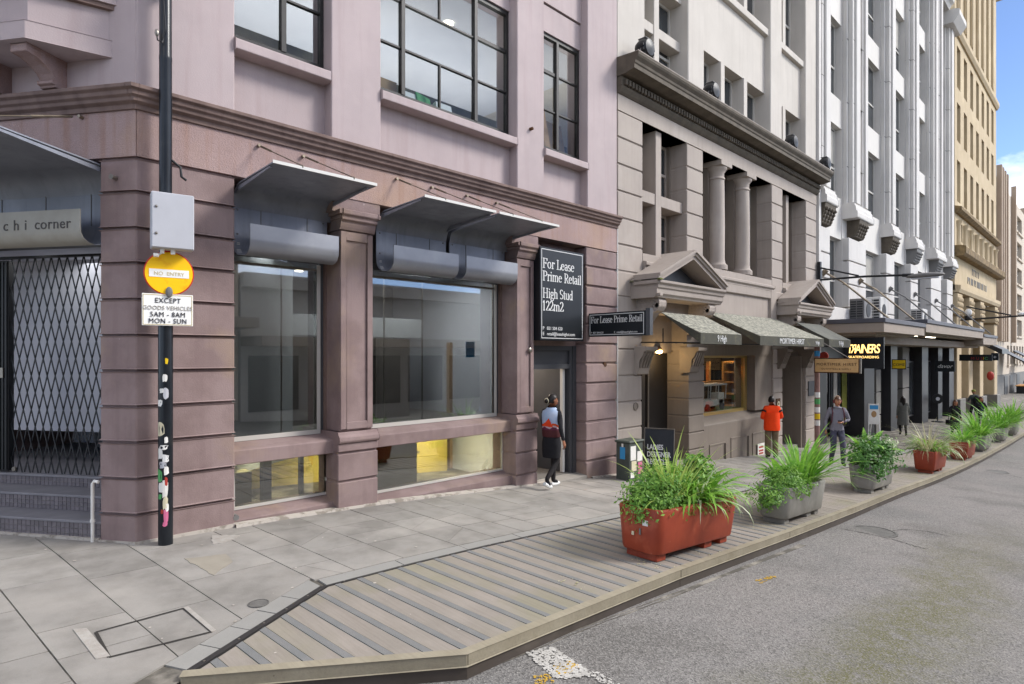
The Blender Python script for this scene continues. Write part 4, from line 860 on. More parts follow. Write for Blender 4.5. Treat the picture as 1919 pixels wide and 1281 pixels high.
# upper openings: left 2x2, middle with columns, right
def sash(par, a0, a1, zb, zt, o, rail=None, fm='winframe', depth=.06, pane='pane_dark', name='window'):
    t = .06; m = MB()
    for q in ((a0, a0+t, zb, zt), (a1-t, a1, zb, zt), (a0+t, a1-t, zb, zb+t), (a0+t, a1-t, zt-t, zt)): m.box(q[0], q[1], o, o+depth, q[2], q[3])
    if rail: m.box(a0+t, a1-t, o, o+depth, rail-.035, rail+.035)
    w = m.build(name, fm, par); MB().box(a0+t, a1-t, o+.015, o+.022, zb+t, zt-t).build('pane', pane, w); return w
for (a, b) in ((11.43, 13.36), (14.15, 18.39), (19.20, 21.17)):
    MB().box(a, b, -.75, -.02, 7.22, 7.56).build('lintel', 'grey_up', grey)
    MB().pr_oz([(-.8, 3.95), (.05, 3.95), (.05, 4.0), (.10, 4.04), (.10, 4.10), (.0, 4.13), (.0, 4.30), (-.8, 4.34)], a, b).build('sill_course', 'grey_up', grey, bevel=.006)
    MB().box(a, b, -.85, -.75, 4.3, 7.3).build('window_back', 'dark_in', grey)
MB().box(12.12, 12.36, -.62, -.1, 4.3, 7.22).build('mullion', 'grey_up', grey, bevel=.008); MB().box(11.43, 12.12, -.62, -.12, 5.50, 5.76).build('transom', 'grey_up', grey, bevel=.008); MB().box(12.36, 13.36, -.62, -.12, 5.50, 5.76).build('transom', 'grey_up', grey, bevel=.008)
for a, b in ((11.45, 12.12), (12.36, 13.33)):
    for zb, zt in ((4.34, 5.5), (5.76, 7.2)): sash(grey, a, b, zb, zt, -.60, (zb+zt)/2, fm='grey_up')
for c in (15.42, 16.96):
    MB().lathe((c, -.28, 4.33), [(.29, 0), (.29, .12), (.25, .16), (.23, .2), (.215, .3), (.22, 1.2), (.205, 2.35), (.20, 2.42), (.225, 2.44), (.225, 2.47), (.2, 2.5), (.205, 2.62), (.25, 2.68), (.28, 2.72), (.28, 2.76)], 20).build('column', 'grey_up', grey, smooth=True)
    MB().box(c-.31, c+.31, -.58, .02, 7.09, 7.22).build('column_cap', 'grey_up', grey, bevel=.006)
for a, b in ((14.15, 15.15), (15.7, 16.68), (17.24, 18.39)): sash(grey, a+.04, b-.04, 4.36, 7.18, -.70, 5.72, fm='winframe')
for c in (15.42, 16.96): MB().box(c-.24, c+.24, -.74, -.40, 4.33, 7.22).build('mullion', 'grey_low', grey)
sash(grey, 19.24, 20.0, 4.36, 7.18, -.62, 5.7, fm='grey_up'); sash(grey, 20.2, 21.13, 4.36, 7.18, -.62, 5.7, fm='grey_up'); MB().box(20.0, 20.2, -.62, -.2, 4.3, 7.22).build('mullion', 'grey_up', grey)
for a, b in ((13.30, 13.345), (18.33, 18.375), (21.11, 21.155)): MB().box(a, b, -.75, -.45, 4.3, 7.22).build('jamb', 'grey_low', grey)
# frieze, dentils, cornice
MB().box(GX0, GX1, -.6, .0, 7.22, 7.60).build('frieze', 'grey_up', grey)
cr = MB(); cr.pr_oz([(-.4, 7.56), (.02, 7.56), (.06, 7.60), (.10, 7.66), (.12, 7.70), (-.4, 7.70)], GX0-.02, GX1); cr.pr_oz([(-.4, 7.70), (.10, 7.70), (.10, 7.90), (-.4, 7.90)], GX0-.02, GX1)
cr.build('bed_moulding', 'grey_corn', grey, bevel=.004)
base = None; i = 0
x = GX0+.10
while x < GX1-.05:
    if base is None: base = MB(WORLD).box(-.035, .035, -.04, .04, -.06, .06).mesh('dentil', 'grey_corn', bevel=.008)
    link('dentil', base, grey).location = (x, 7.5-.13, 7.78); x += .118
cn = MB(); prof = [(-.4, 7.90), (.22, 7.90), (.40, 7.94), (.44, 7.94), (.44, 8.03), (.46, 8.05), (.47, 8.10), (.52, 8.16), (.54, 8.20), (.54, 8.25), (-.4, 8.33)]
cn.pr_oz(prof, GX0-.05, GX1+.02); cn.build('cornice', 'grey_corn', grey, bevel=.004)
MB().box(GX0-.05, GX1+.02, .3, .545, 8.252, 8.27).build('cornice_flashing', 'grey_up', grey)
# pale upper wall, set back, with deep windows
UPZ = [(8.6, 8.9+.55)]
holes = []
cols = [(11.75, 12.25, 'm'), (12.45, 13.3, 'm'), (14.6, 15.5, 'c'), (15.75, 16.7, 'c'), (16.95, 17.9, 'c'), (19.35, 20.95, 'r')]
for a, b in ((10.5, 11.55), (13.45, 14.25), (18.35, 19.2), (21.2, 22.15)): MB().box(a, b, -1.0, -.02, 8.28, 25).build('upper_pier', 'cream', grey, bevel=.02)
def bay(a, b, muls, tr=False, zbands=((8.3, 9.98, 11.95), (11.95, 14.6, 16.0), (16.0, 18.6, 20.0), (20.0, 22.6, 24))):
    for zb, zt, zn in zbands:
        MB().box(a, b, -1.0, -.20, zt, zn-.25).build('spandrel', 'cream', grey)
        MB().pr_oz([(-1.0, zn-.25), (-.08, zn-.25), (-.08, zn-.05), (-.2, zn), (-1.0, zn)], a, b).build('upper_sill', 'cream', grey, bevel=.01)
        xs = [a] + muls + [b]
        for m_ in muls: MB().box(m_-.11, m_+.11, -.85, -.16 if not tr else -.22, zb, zt).build('mullion', 'cream', grey, bevel=.01)
        if tr: MB().box(a, b, -.85, -.24, (zb+zt)/2-.12+.15, (zb+zt)/2+.12+.15).build('transom', 'cream', grey, bevel=.01)
        for k, (p, q) in enumerate(zip(xs, xs[1:])):
            sash(grey, p+(.11 if k else .0), q-(.11 if q != b else 0), zb, zt, -.58, zb+(zt-zb)*.45)
bay(11.55, 13.45, [12.35], tr=True, zbands=((8.3, 10.7, 11.95), (11.95, 14.6, 16.0), (16.0, 18.6, 20.0), (20.0, 22.6, 24)))
bay(14.25, 18.35, [15.55, 16.95]); bay(19.2, 21.2, [19.75])
MB().box(GX0, GX1, -6, -1.0, 8.3, 25).build('body', 'cream', grey)
# pediments over the doors
def pediment(c, w):
    a0, a1 = c-w/2, c+w/2; D = .70
    hood = MB(); hood.pr_oz([(-.3, 3.26), (D-.12, 3.26), (D-.10, 3.30), (D-.06, 3.34), (D-.06, 3.44), (D-.03, 3.46), (D-.02, 3.52), (D+.03, 3.56), (D+.03, 3.61), (-.3, 3.61)], a0+.05, a1-.05)
    hood.box(a0+.09, a0+.2, -.3, D-.0, 3.28, 3.34)
    p = hood.build('pediment_base', 'grey_up', grey, bevel=.005)
    hw = w/2; slope = .66/hw
    for s_ in (-1, 1):
        for o0, o1, k0, k1 in ((.1, D-.02, .0, .09), (.1, D+.02, .09, .15), (.1, D+.06, .15, .21)):
            m = MB(); f = lambda u, k: (c + s_*u, 3.60 + (hw-u)*slope + k - .06)
            m.pr_az([f(hw, k0), f(0, k0), f(0, k1), f(hw, k1)], o0, o1); m.build('raking_moulding', 'grey_up', p)
    rf = MB(); rf.pr_az([(a0-.02, 3.62), (c, 3.61+.66+.14), (a1+.02, 3.62), (c, 3.61+.66-.02)], -.3, .3); rf.build('roof', 'grey_up', p)
    MB().pr_az([(a0+.42, 3.62), (c, 4.06), (a1-.42, 3.62)], -.1, .30).build('tympanum', 'black', p)
    MB().box(a0+.0, a0+.12, -.3, D+.05, 3.615, 3.64).build('mossy_ledge', 'moss', p) if c < 15 else None
    for s_ in (-1, 1):                                                        # scroll brackets, lattice carved sides
        bx = c + s_*(hw-.42); br = MB()
        br.pr_oz([(-.2, 3.26), (.52, 3.26), (.56, 3.18), (.55, 3.08), (.48, 2.99), (.38, 2.95), (.28, 2.84), (.18, 2.70), (.12, 2.55), (-.2, 2.55)], bx-.15, bx+.15); q = br.build('bracket', 'grey_up', grey, bevel=.01)
        sc = MB()
        for k in range(5): sc.lathe((bx-.16+.0, .48-.03*k, 3.20-.05*k), [(.001, -.0), (.04, 0), (.04, .02)], 8, axis='a')
        for r_ in range(5):
            for s2 in range(6-r_ if r_ > 1 else 6): sc.box(bx-.162, bx-.148, .02+s2*.075-(.03 if r_ % 2 else 0), .055+s2*.075-(.03 if r_ % 2 else 0), 3.19-r_*.06, 3.215-r_*.06)
        for k in range(3): sc.lathe((bx-.1+k*.1, .5, 3.10), [(.05, -.05), (.06, 0), (.05, .05)], 8, axis='a')
        sc.build('scroll_carving', 'grey_up', q)
        tx = c + s_*(hw-.40); k2 = MB()
        k2.pr_oz([(-.2, 2.22), (.30, 2.22), (.30, 2.14), (.24, 2.12), (.20, 2.02), (.12, 1.92), (.10, 1.74), (.06, 1.62), (-.2, 1.60)], tx-.22, tx+.22); q = k2.build('lower_bracket', 'grey_up' if s_ < 0 and c < 15 else 'grey_low', grey, bevel=.008)
        fl = MB()
        for k in range(4): fl.pr_oz([(.10, 1.76), (.125, 1.76), (.225, 2.02), (.26, 2.10), (.2, 2.10)], tx-.19+k*.105, tx-.14+k*.105)
        fl.build('flute', 'grey_low', q)
pediment(12.45, 3.05); pediment(20.15, 3.05)
# street level: piers, door recesses, shop window
def rust(a, b, zt, zb, of, mat='grey_low', side=None, d=.6, st=.45):
    MB().box(a+.012, b-.012, -d, of-.03, zb, zt).build('pier_core', mat, grey); z = zt
    while z > zb: MB().box(a, b, -d, of, max(zb, z-st+.032), z).build('stone_block', mat, grey, bevel=.012); z -= st
rust(10.50, 11.40, 3.28, -.95, 0, 'grey_up', st=ST); rust(13.45, 14.22, 2.2, -1.0, 0, 'grey_low', d=.65, st=.42)
rust(18.50, 19.20, 2.2, -1.3, 0, 'grey_up', d=.3, st=.45); rust(21.17, 22.1, 2.2, -1.5, 0, 'grey_up', d=.6, st=.45)
rust(19.2, 19.3, 2.2, -1.4, -.25, 'grey_low', d=.9, st=.45)
MB().box(10.5, 22.1, -.7, -.02, 3.0, 3.98).build('fascia_wall', 'grey_up', grey); MB().box(11.4, 13.45, -.75, -.45, 2.1, 3.0).build('door_head', 'grey_low', grey); MB().box(14.22, 18.5, -.7, -.04, 2.02, 3.0).build('fascia_wall', 'grey_low', grey); MB().box(19.2, 21.17, -.75, -.55, 1.9, 3.0).build('door_head', 'grey_low', grey)
for a, b in ((13.4, 14.3), (18.45, 19.25), (21.1, 22.1)): MB().box(a, b, -.7, -.03, 2.15, 3.02).build('pier_head', 'grey_low', grey)
MB().box(14.0, 19.2, -.3, .05, 3.72, 3.96).build('fascia_moulding', 'grey_up', grey, bevel=.02)
MB().box(18.2, 18.6, -.3, .06, 3.05, 4.1).build('fascia_pier', 'grey_up', grey, bevel=.01)
# shop window
SZB, SZT = .42, 2.02
MB().pr_oz([(-.7, -1.6), (-.02, -1.6), (-.02, .22), (-.04, .25), (-.30, SZB), (-.7, SZB)], 14.22, 18.5).build('stall_riser', 'grey_low', grey, bevel=.006)
MB().box(17.35, 18.5, -.7, -.06, SZB, SZT).build('wall_panel', 'grey_low', grey)
f = MB()
for q in ((14.24, 14.29, SZB, SZT), (17.22, 17.35, SZB, SZT), (14.29, 17.22, SZB, SZB+.08), (14.29, 17.22, SZT-.06, SZT)): f.box(q[0], q[1], -.42, -.30, q[2], q[3])
sw = f.build('shop_window', 'gold', grey); MB().box(14.29, 17.22, -.36, -.35, SZB+.08, SZT-.06).build('pane', 'glass_clear', sw)
for a, b, zt in ((14.55, 15.35, -.32), (15.75, 16.75, -.25), (17.1, 18.0, -.25)):
    MB().box(a, b, -.10, -.018, -1.4, zt).build('sunk_panel', 'grey_low', grey); m = MB(); m.box(a-.03, b+.03, -.1, .0, zt, zt+.04); m.box(a-.03, a, -.1, .0, -1.4, zt); m.box(b, b+.05, -.1, .03, -1.4, zt); m.build('panel_frame', 'grey_low', grey, bevel=.005)
MB().box(14.2, 18.9, -2.0, -1.9, .2, 2.6).build('shop_wall', 'dark_in', grey); MB().box(14.2, 18.9, -3.5, -.4, .3, .40).build('shop_floor', 'wood', grey); MB().box(14.2, 18.9, -3.5, -.7, 2.3, 2.36).build('shop_ceiling', 'roomdark', grey)
MB().box(18.9, 18.95, -3.5, -.7, .3, 2.4).build('shop_wall', 'dark_in', grey)
sh = thing('shelf_unit', (18.1, 8.4, .4), 'honey coloured wooden shelf unit glowing inside the corner of the shop window', 'shelves')
for z in (.5, .85, 1.2, 1.5, 1.78): MB().box(17.35, 18.4, -1.0, -.7, z, z+.04).build('shelf', 'wood', sh)
MB().box(17.3, 18.45, -1.06, -1.0, .4, 1.85).build('back_panel', 'wood', sh); MB().box(18.4, 18.45, -1.0, -.7, .4, 1.85).build('side_panel', 'wood', sh)
MB().box(15.2, 17.2, -1.1, -.9, 1.22, 1.28).build('wall_shelf', 'wood', grey); MB().box(16.4, 16.5, -1.1, -1.0, 1.2, 1.85).build('wall_upright', 'wood', grey)
MB().lathe((15.9, -1.0, 1.45), [(.07, 0), (.06, .12), (.01, .14)], 10).build('glow_lamp', 'orange_bulb', grey)
mv = thing('model_truck', (15.6, 8.05, .5), 'white toy safari truck with canopy displayed on green turf in the shop window', 'model')
m = MB(); m.box(15.0, 16.25, -.72, -.48, .62, .82); m.box(15.95, 16.3, -.72, -.48, .62, .98); m.build('body', 'paper', mv, bevel=.02); MB().box(14.95, 16.35, -.78, -.42, 1.19, 1.24).build('canopy', 'sign_white', mv, bevel=.01)
for a in (15.0, 15.4, 15.85, 16.3):
    for o in (-.75, -.45): MB().tube([(a, o, .8), (a+.04, o, 1.2)], .014, 6).build('strut', 'sign_white', mv)
for a in (15.25, 16.1):
    for o in (-.74, -.46): MB().lathe((a, o, .60), [(.1, -.03), (.1, .03)], 12, axis='o').build('wheel', 'black', mv)
tag(MB().box(14.3, 17.2, -1.0, -.42, .485, .51).build('display_turf', 'moss'), 'green turf mat on the shop window floor under the toy truck', 'mat')
for a, e in ((15.2, 16), (16.6, 16), (17.8, 16)):
    ld = bpy.data.lights.new('shop_lamp', 'AREA'); ld.energy = e; ld.size = .4; ld.color = (1, .82, .55); lo_ = bpy.data.objects.new('shop_lamp', ld); COL.objects.link(lo_); lo_.location = (a, 8.1, 2.28)
MB().lathe((15.3, -.9, 2.26), [(.05, 0), (.05, .03)], 10).build('downlight', 'downlight', grey)
# left door recess
MB().box(11.4, 13.45, -1.5, -1.4, -1, 2.1).build('door_back', 'dark_in', grey); MB().box(11.75, 12.35, -.72, -.66, .1, 1.75).build('door_pane', 'curtain', grey)
dm = MB(); dm.box(11.6, 11.75, -.75, -.62, -.6, 2.1); dm.box(12.35, 12.5, -.75, -.62, -.6, 2.1); dm.box(11.75, 12.35, -.75, -.64, 1.75, 2.1); dm.box(11.75, 12.35, -.75, -.64, -.6, .1); dm.build('door', 'dark_in', grey)
MB().tube([(12.55, -.58, -.2), (12.55, -.58, 1.95)], .022, 8).build('door_pull', 'rod', grey); MB().box(12.5, 13.45, -.72, -.6, -.9, 2.1).build('door_leaf', 'dark_in', grey)
MB().box(11.4, 13.45, -.7, .0, -.9, z0(12.4)-.0+.04).build('door_step', 'slab', grey); MB().box(11.4, 13.45, -.6, -.5, 2.08, 2.34).build('lamp_beam', 'grey_low', grey)
lm = thing('wall_lamp', (12.75, 7.9, 2.15), 'lit oval bulkhead lamp glowing above the taupe building door', 'lamp')
MB().ball((12.75, -.44, 2.18), .13, .09, .08, 12).build('lamp_shade', 'rust', lm, smooth=True); MB().ball((12.75, -.40, 2.12), .10, .07, .05, 12).build('bulb', 'warm', lm, smooth=True)
ld = bpy.data.lights.new('door_lamp', 'POINT'); ld.energy = 8; ld.color = (1, .7, .35); ld.shadow_soft_size = .03; lo_ = bpy.data.objects.new('door_lamp', ld); COL.objects.link(lo_); lo_.location = (12.75, 7.75, 2.0)
# right door recess
MB().box(19.2, 21.2, -1.0, -.9, -1.5, 2.0).build('door_leaf', 'roomdark', grey); MB().box(19.3, 21.17, -.9, -.2, -1.5, z0(20.2)+.08).build('door_step', 'slab', grey)
for z in (1.3, .75, .2): MB().box(19.2, 21.17, -.895, -.885, z, z+.03).build('door_joint', 'black', grey)
MB().box(21.0, 21.17, -.9, -.1, -1.5, 2.0).build('door_jamb', 'grey_low', grey); MB().box(21.35, 21.9, .001, .03, .65, 1.15).build('plaque', 'doorgrey', grey)
nb9 = tag(MB().box(18.68, 18.98, .002, .025, .26, .70).build('number_plate', 'rust'), 'dark house number plate 9 on the pier beside the taupe building door', 'number plate')
text('number', '9', (18.73, 7.5-.03, .33), .42, 'creamst', nb9)
q4 = MB(); q4.lathe((11.15, 0, .92), [(.0, 0), (.09, .0), (.09, .02), (.07, .025), (.065, .01), (.0, .01)], 14, axis='o'); tag(q4.build('ring_fixing', 'grey_low'), 'round cast ring fixed to the taupe pier by the mauve wall', 'fixing')
ds = tag(MB().box(17.35, 17.8, .01, .025, -1.05, -.55).build('shop_notice', 'paper'), 'small white notice with red print on the shop wall by the orange jacket', 'notice')
for k, zz in enumerate((-.68, -.78, -.86)): MB().box(17.42, 17.72, .026, .028, zz, zz+.05).build('notice_print', 'redst', ds)
# canvas awnings
def canvas(a0, a1, ot, zt, words, label, mat='canvas', size=.17, off=.35, sx=1.0):
    t = thing('canvas_awning', ((a0+a1)/2, 7.0, 2.6), label, 'awning'); D, zv, zb = 1.43, 2.50, 2.27
    top = MB(); n = 10
    for i in range(n):
        p, q = a0+(a1-a0)*i/n, a0+(a1-a0)*(i+1)/n; top.pr_strip([(ot, zt), (ot+(D-ot)*.5, zt+(zv-zt)*.5-.012), (D, zv)], [(ot, zt-.012), (ot+(D-ot)*.5, zt+(zv-zt)*.5-.024), (D, zv-.012)], p, q)
    top.build('cover', mat, t)
    MB().box(a0, a1, D-.006, D+.004, zb, zv-.004).build('valance', 'valance', t)
    for a in (a0, a1): MB().pr_oz([(ot, zt-.015), (D-.01, zv-.014), (D-.01, zb+.02)], a-.004 if a == a1 else a, a if a == a1 else a+.004).build('side_flap', 'valance', t)
    fr = MB(); fr.tube([(a0+.02, D-.02, zb+.02), (a0+.02, .0, zb+.05)], .016, 6); fr.tube([(a1-.02, D-.02, zb+.02), (a1-.02, .0, zb+.05)], .016, 6); fr.tube([(a0, D-.02, zb+.02), (a1, D-.02, zb+.02)], .014, 6); fr.tube([(a0+.02, .55, zb+.04), (a0+.02, .55, zt-.35)], .014, 6); fr.build('frame_rail', 'black', t)
    text('awning_lettering', words, (a0+off, 7.5-D-.008, zb+.055), size, 'sign_white', t, sx=sx)
    return t
canvas(11.35, 13.22, .52, 2.96, '9 High', 'mossy grey canvas awning over the door nearest the mauve building', off=.72, size=.20, sx=.8)
aw = canvas(14.2, 18.5, .05, 3.14, 'MORTIMER HIRST', 'wide mossy canvas awning with pale lettering over the shop window', off=1.15, size=.2, sx=1.05)
text('awning_lettering', '9 High', (17.85, 7.5-1.438, 2.33), .14, 'sign_white', aw, sx=.8)
text('awning_side_lettering', 'High', (14.19, 6.9, 2.33), .12, 'sign_white', aw, face='end')
canvas(18.95, 20.9, .52, 3.02, '9 High', 'cleaner grey canvas awning over the far taupe door beside the dark shopfront', mat='canvas_grey', off=.85, size=.2, sx=.8)
# floodlights along the cornice
def flood(a, i, label):
    t = thing('floodlight', (a, 7.05, 8.27), label, 'floodlight', 'black floodlights along the dark cornice')
    m = MB(); k = 10
    m.lathe((a, .30, 8.56), [(.10, -.16), (.17, -.13), (.21, -.04), (.21, .06), (.17, .15), (.05, .18)], 14, axis='o'); m.build('housing', 'black', t, smooth=True)
    fin = MB()
    for j in range(9): ang = math.pi*(j/8) + math.pi; fin.box(a+.215*math.cos(ang)-.006, a+.215*math.cos(ang)+.006, .27, .42, 8.56+.215*math.sin(ang)-.02, 8.56+.215*math.sin(ang)+.03)
    fin.build('cooling_fin', 'black', t)
    MB().box(a-.10, a+.12, .2, .40, 8.755, 8.785).build('lens_hood', 'lead', t, bevel=.01)
    MB().tube([(a, .3, 8.40), (a, .3, 8.30)], .05, 8).build('stem', 'black', t); MB().box(a-.13, a+.13, .17, .43, 8.27, 8.31).build('base_plate', 'black', t)
    MB().tube([(a-.30, .36, 8.27), (a-.2, .34, 8.48), (a-.12, .32, 8.68)], .015, 6).build('cable', 'lead', t)
for i, (px, lb) in enumerate(((1208, 'black floodlight nearest the mauve building on the dark cornice'), (1333, 'second black floodlight from the mauve building on the cornice'), (1483, 'third black floodlight from the mauve building on the cornice'), (1546, 'black floodlight at the far corner of the cornice'))):
    flood(P(px, 7.2), i, lb)
# ------------------------------------------------------------------ white building with vertical fins
wh = thing('finned_building', (34, 7.5, z0(34)), 'tall white building with vertical fins, deep windows and a street canopy', 'building')
FINS = [(22.45, 23.70, 0), (25.85, 28.05, 1), (31.1, 32.45, 0), (35.5, 37.0, 0), (40.0, 42.6, 1), (44.3, 46.0, 0)]
BAYS = [(23.70, 25.85), (28.05, 31.1), (32.45, 35.5), (37.0, 40.0), (42.6, 44.3)]
WB = [(3.7, 6.55), (8.15, 10.9), (12.0, 14.95), (15.95, 18.9), (19.95, 22.6)]
for i, (a, b, dbl) in enumerate(FINS):
    MB().box(a-.02, b+.02, -1.0, -.30, 2.9, 23.4).build('pier', 'white', wh)
    fr = [(a+.05, b-.05)] if not dbl else [(a+.05, a+(b-a)*.58), (a+(b-a)*.62, b-.05)]
    for p, q in fr:
        w = (q-p)
        MB().box(p, q, -.30, -.14, 7.9, 23.2).build('fin', 'white', wh, bevel=.02); MB().box(p+w*.12, q-w*.12, -.14, .02, 7.95, 23.0).build('fin', 'white', wh, bevel=.02)
        MB().box(p+w*.3, q-w*.3, .02, .10, 8.0, 22.8).build('fin_rib', 'white', wh, bevel=.015)
    for z in (9.4, 11.9, 14.4, 16.9, 19.4): MB().box(a+.06, b-.06, -.3, -.132, z, z+.03).build('fin_joint', 'lead', wh); MB().box(a+.06+(b-a)*.1, b-.06-(b-a)*.1, -.13, .024, z, z+.022).build('fin_joint', 'pillar_grey', wh)
    m = MB(); m.pr_oz([(-.4, 7.38), (.20, 7.38), (.23, 7.42), (.23, 7.60), (.18, 7.64), (.17, 7.80), (.12, 7.86), (.12, 7.95), (-.4, 7.95)], a, b); m.build('corbel', 'white', wh, bevel=.015)
    mid = (a+b)/2; g2 = MB()
    for k in range(4):
        for j in range(4): g2.ball((mid-.42+k*.28, .16-.05*j, 7.18-.12*j), .10, .08, .07, 6)
    g2.pr_oz([(-.3, 7.38), (.18, 7.38), (.12, 7.05), (.0, 6.72), (-.3, 6.65)], mid-.55, mid+.55); g2.build('corbel_carving', 'grey_corn' if i < 3 else 'lead', wh)
    z = 6.62
    while z > 2.9: MB().box(a, b, -.35, -.06, max(2.8, z-.88), z).build('stone_block', 'white', wh, bevel=.02); z -= .92
for i, (a, b) in enumerate(BAYS):
    zc = 2.9
    for j, (zb, zt) in enumerate(WB):
        MB().box(a, b, -1.0, -.33, zc, zb).build('spandrel', 'white_soft', wh); zc = zt
        w0 = a+.06; w1 = b-.12
        wd = sash(wh, w0, w1, zb, zt, -.58, zb+(zt-zb)*.43)
        if (i+j) % 4 == 1: MB().box((w0+w1)/2+.3, w1-.06, -.553, -.545, zb+(zt-zb)*.5, zt-.1).build('blind', 'curtain', wd)
    MB().box(a, b, -1.0, -.33, zc, 23.4).build('spandrel', 'white_soft', wh)
MB().pr_oz([(-.5, 22.7), (.1, 22.7), (.2, 22.9), (.35, 23.0), (.35, 23.3), (-.5, 23.4)], 22.4, 44).build('parapet', 'white', wh); MB().pr_oz([(-.5, 21.9), (.3, 21.9), (.45, 22.1), (.6, 22.3), (.6, 22.6), (.3, 22.7), (-.5, 22.7)], 44.0, 46.2).build('parapet_cap', 'white', wh)
MB().box(22.3, 46.0, -8, -1.0, 2.9, 23.2).build('body', 'white', wh)
MB().box(22.25, 22.45, -1, .05, 2.0, 23.3).build('downpipe_strip', 'white', wh)
MB().box(22.6, 27, -.3, .25, 3.0, 3.75).build('ledge_box', 'white_soft', wh, bevel=.02)
# dark shopfronts below the canopy
for a, b, o, m in ((22.5, 23.5, -.1, 'dark_shop'), (27.6, 29.0, .0, 'dark_shop'), (29.3, 30.0, .0, 'pillar_grey'), (31.6, 32.7, .0, 'dark_shop'), (33.6, 34.8, .02, 'pillar_grey'), (37.6, 39.0, .0, 'dark_shop'), (41.5, 42.6, 0, 'dark_shop'), (44.6, 46.0, .0, 'dark_shop')):
    if m == 'pillar_grey':
        z = 2.4
        while z > -2: MB().box(a, b, -.6, o, z-.96, z).build('stone_block', m, wh, bevel=.015); z -= 1.0
    else: MB().box(a, b, -.8, o, -2.4, 2.7).build('shop_pier', m, wh)
MB().box(22.4, 46, -.9, -.5, 1.7, 2.9).build('shop_fascia', 'dark_shop', wh); MB().box(22.4, 46, -1.4, -1.2, -2.4, 2).build('shop_back', 'dark_in', wh)
for a, b, o, m in ((23.6, 25.2, -.6, 'glass_shop'), (25.4, 27.5, -.6, 'pane_dark'), (30.1, 31.5, -.4, 'pane_dark'), (32.8, 33.5, -.4, 'pane_dark'), (34.9, 37.5, -.4, 'pane_dark'), (39.1, 41.4, -.4, 'pane_dark'), (42.7, 44.5, -.4, 'pane_dark')):
    sash(wh, a, b, z0(a)+.35, 1.7, o, fm='dark_shop', pane=m, name='shop_window')
for a, b, m, zb, zt in ((23.9, 24.4, 'paper', -.6, 1.0), (25.6, 26.0, 'curtain', -.7, 1.4), (26.6, 27.2, 'leaf_olive', -.8, 1.3), (35.2, 36.6, 'paper', -.4, 1.2)): MB().box(a, b, -.55, -.53, zb, zt).build('poster', m, wh)
# canopy
cnp = thing('street_canopy', (34, 6.5, 3.0), 'long flat canopy with dark flashing hung from rods over the dark shopfronts', 'canopy')
for a, b, D, zb, zt in ((22.35, 28.0, 2.0, 2.78, 3.10), (28.0, 41.5, 2.05, 2.92, 3.28), (41.5, 46.4, 2.05, 2.60, 3.02)):
    MB().box(a, b, -.3, D, zb, zt).build('fascia', 'canopy_face', cnp, bevel=.01); MB().box(a-.04, b+.0, -.3, D+.05, zt, zt+.15).build('flashing', 'canopy_top', cnp, bevel=.01)
    MB().box(a+.3, b-.2, -.3, D-.3, zb-.06, zb).build('soffit', 'canopy_face', cnp)
MB().box(24.5, 46.0, -.5, 1.2, 2.45, 2.75).build('inner_soffit', 'canopy_face', cnp)
for a in (29.5, 33.0): MB().box(a, a+1.3, 1.05, 1.2, 2.84, 2.90).build('tube_light', 'tube', cnp)
for i, (px0, y0, px1) in enumerate(((1545, 508, 1630), (1612, 525, 1682), (1668, 540, 1722), (1714, 550, 1762), (1753, 562, 1795), (1783, 572, 1812))):
    a = P(px0+4, 7.45); zt = Z(px0+4, y0, 7.45); m = MB(); m.tube([(a, -.05, zt), (a+.3, .5, zt-.4), (a+1.0, 1.75, 3.3)], .035, 6); m.tube([(a, -.1, zt-.12), (a, .06, zt+.05)], .09, 6); m.build('hanging_rod', 'brass_rod' if i < 2 else 'lead', cnp)
def ac(px, y, w, h, label, dark=False):
    a = P(px, 7.0); t = thing('air_conditioner', (a, 7.0, 3.3), label, 'air conditioner'); zb = 3.28
    MB().box(a, a+w, .25, .75, zb, zb+h).build('case', 'lead' if dark else 'ac', t, bevel=.02)
    g_ = MB()
    for k in range(8):
        for j in range(2): g_.box(a-.015, a-.002, .29+j*.22, .48+j*.22, zb+.08+k*(h-.14)/8, zb+.08+(k+.62)*(h-.14)/8)
    g_.build('grille', 'ac_dark', t); MB().lathe((a+w*.5, .752, zb+h*.5), [(.26, 0), (.26, .012), (.01, .016)], 16, axis='o').build('fan_guard', 'ac_dark', t)
ac(1606, 590, 1.0, .85, 'weathered dark air conditioner nearest on the canopy roof', True); ac(1637, 580, 1.0, 1.05, 'white air conditioner on the canopy roof beside the second rod'); ac(1718, 590, 1.0, .95, 'farthest white air conditioner on the canopy roof')
# ------------------------------------------------------------------ sandstone bank building
be = thing('sandstone_building', (55, 7.5, z0(55)), 'tall honey sandstone building with rows of narrow windows and big columns below', 'building')
BX0, BX1 = 46.3, 63.5
cols_ = [47.55 + i*2.33 for i in range(7)]; WW = 1.15
rows = [(11.8, 14.45), (15.65, 18.1), (19.05, 21.7)]
hl = [(c-WW/2, c+WW/2, zb, zt) for c in cols_ for zb, zt in rows] + [(c-WW/2, c+WW/2, 23.2, 31) for c in cols_] + [(c-.62, c+.62, 8.95, 10.55) for c in [48.2 + i*2.2 for i in range(7)]] 
MB().wall(BX0, BX1, 6.1, 36, hl, .0, -.9).build('wall', 'beige', be)
for c in cols_:
    for zb, zt in rows: sash(be, c-WW/2, c+WW/2, zb, zt, -.6, zb+.9, fm='winframe'); 
    sash(be, c-WW/2, c+WW/2, 23.2, 31, -.6, 27, fm='beige_dark'); MB().box(c-WW/2-.1, c-WW/2, -.1, .12, 23.2, 31).build('upper_fin', 'beige', be)
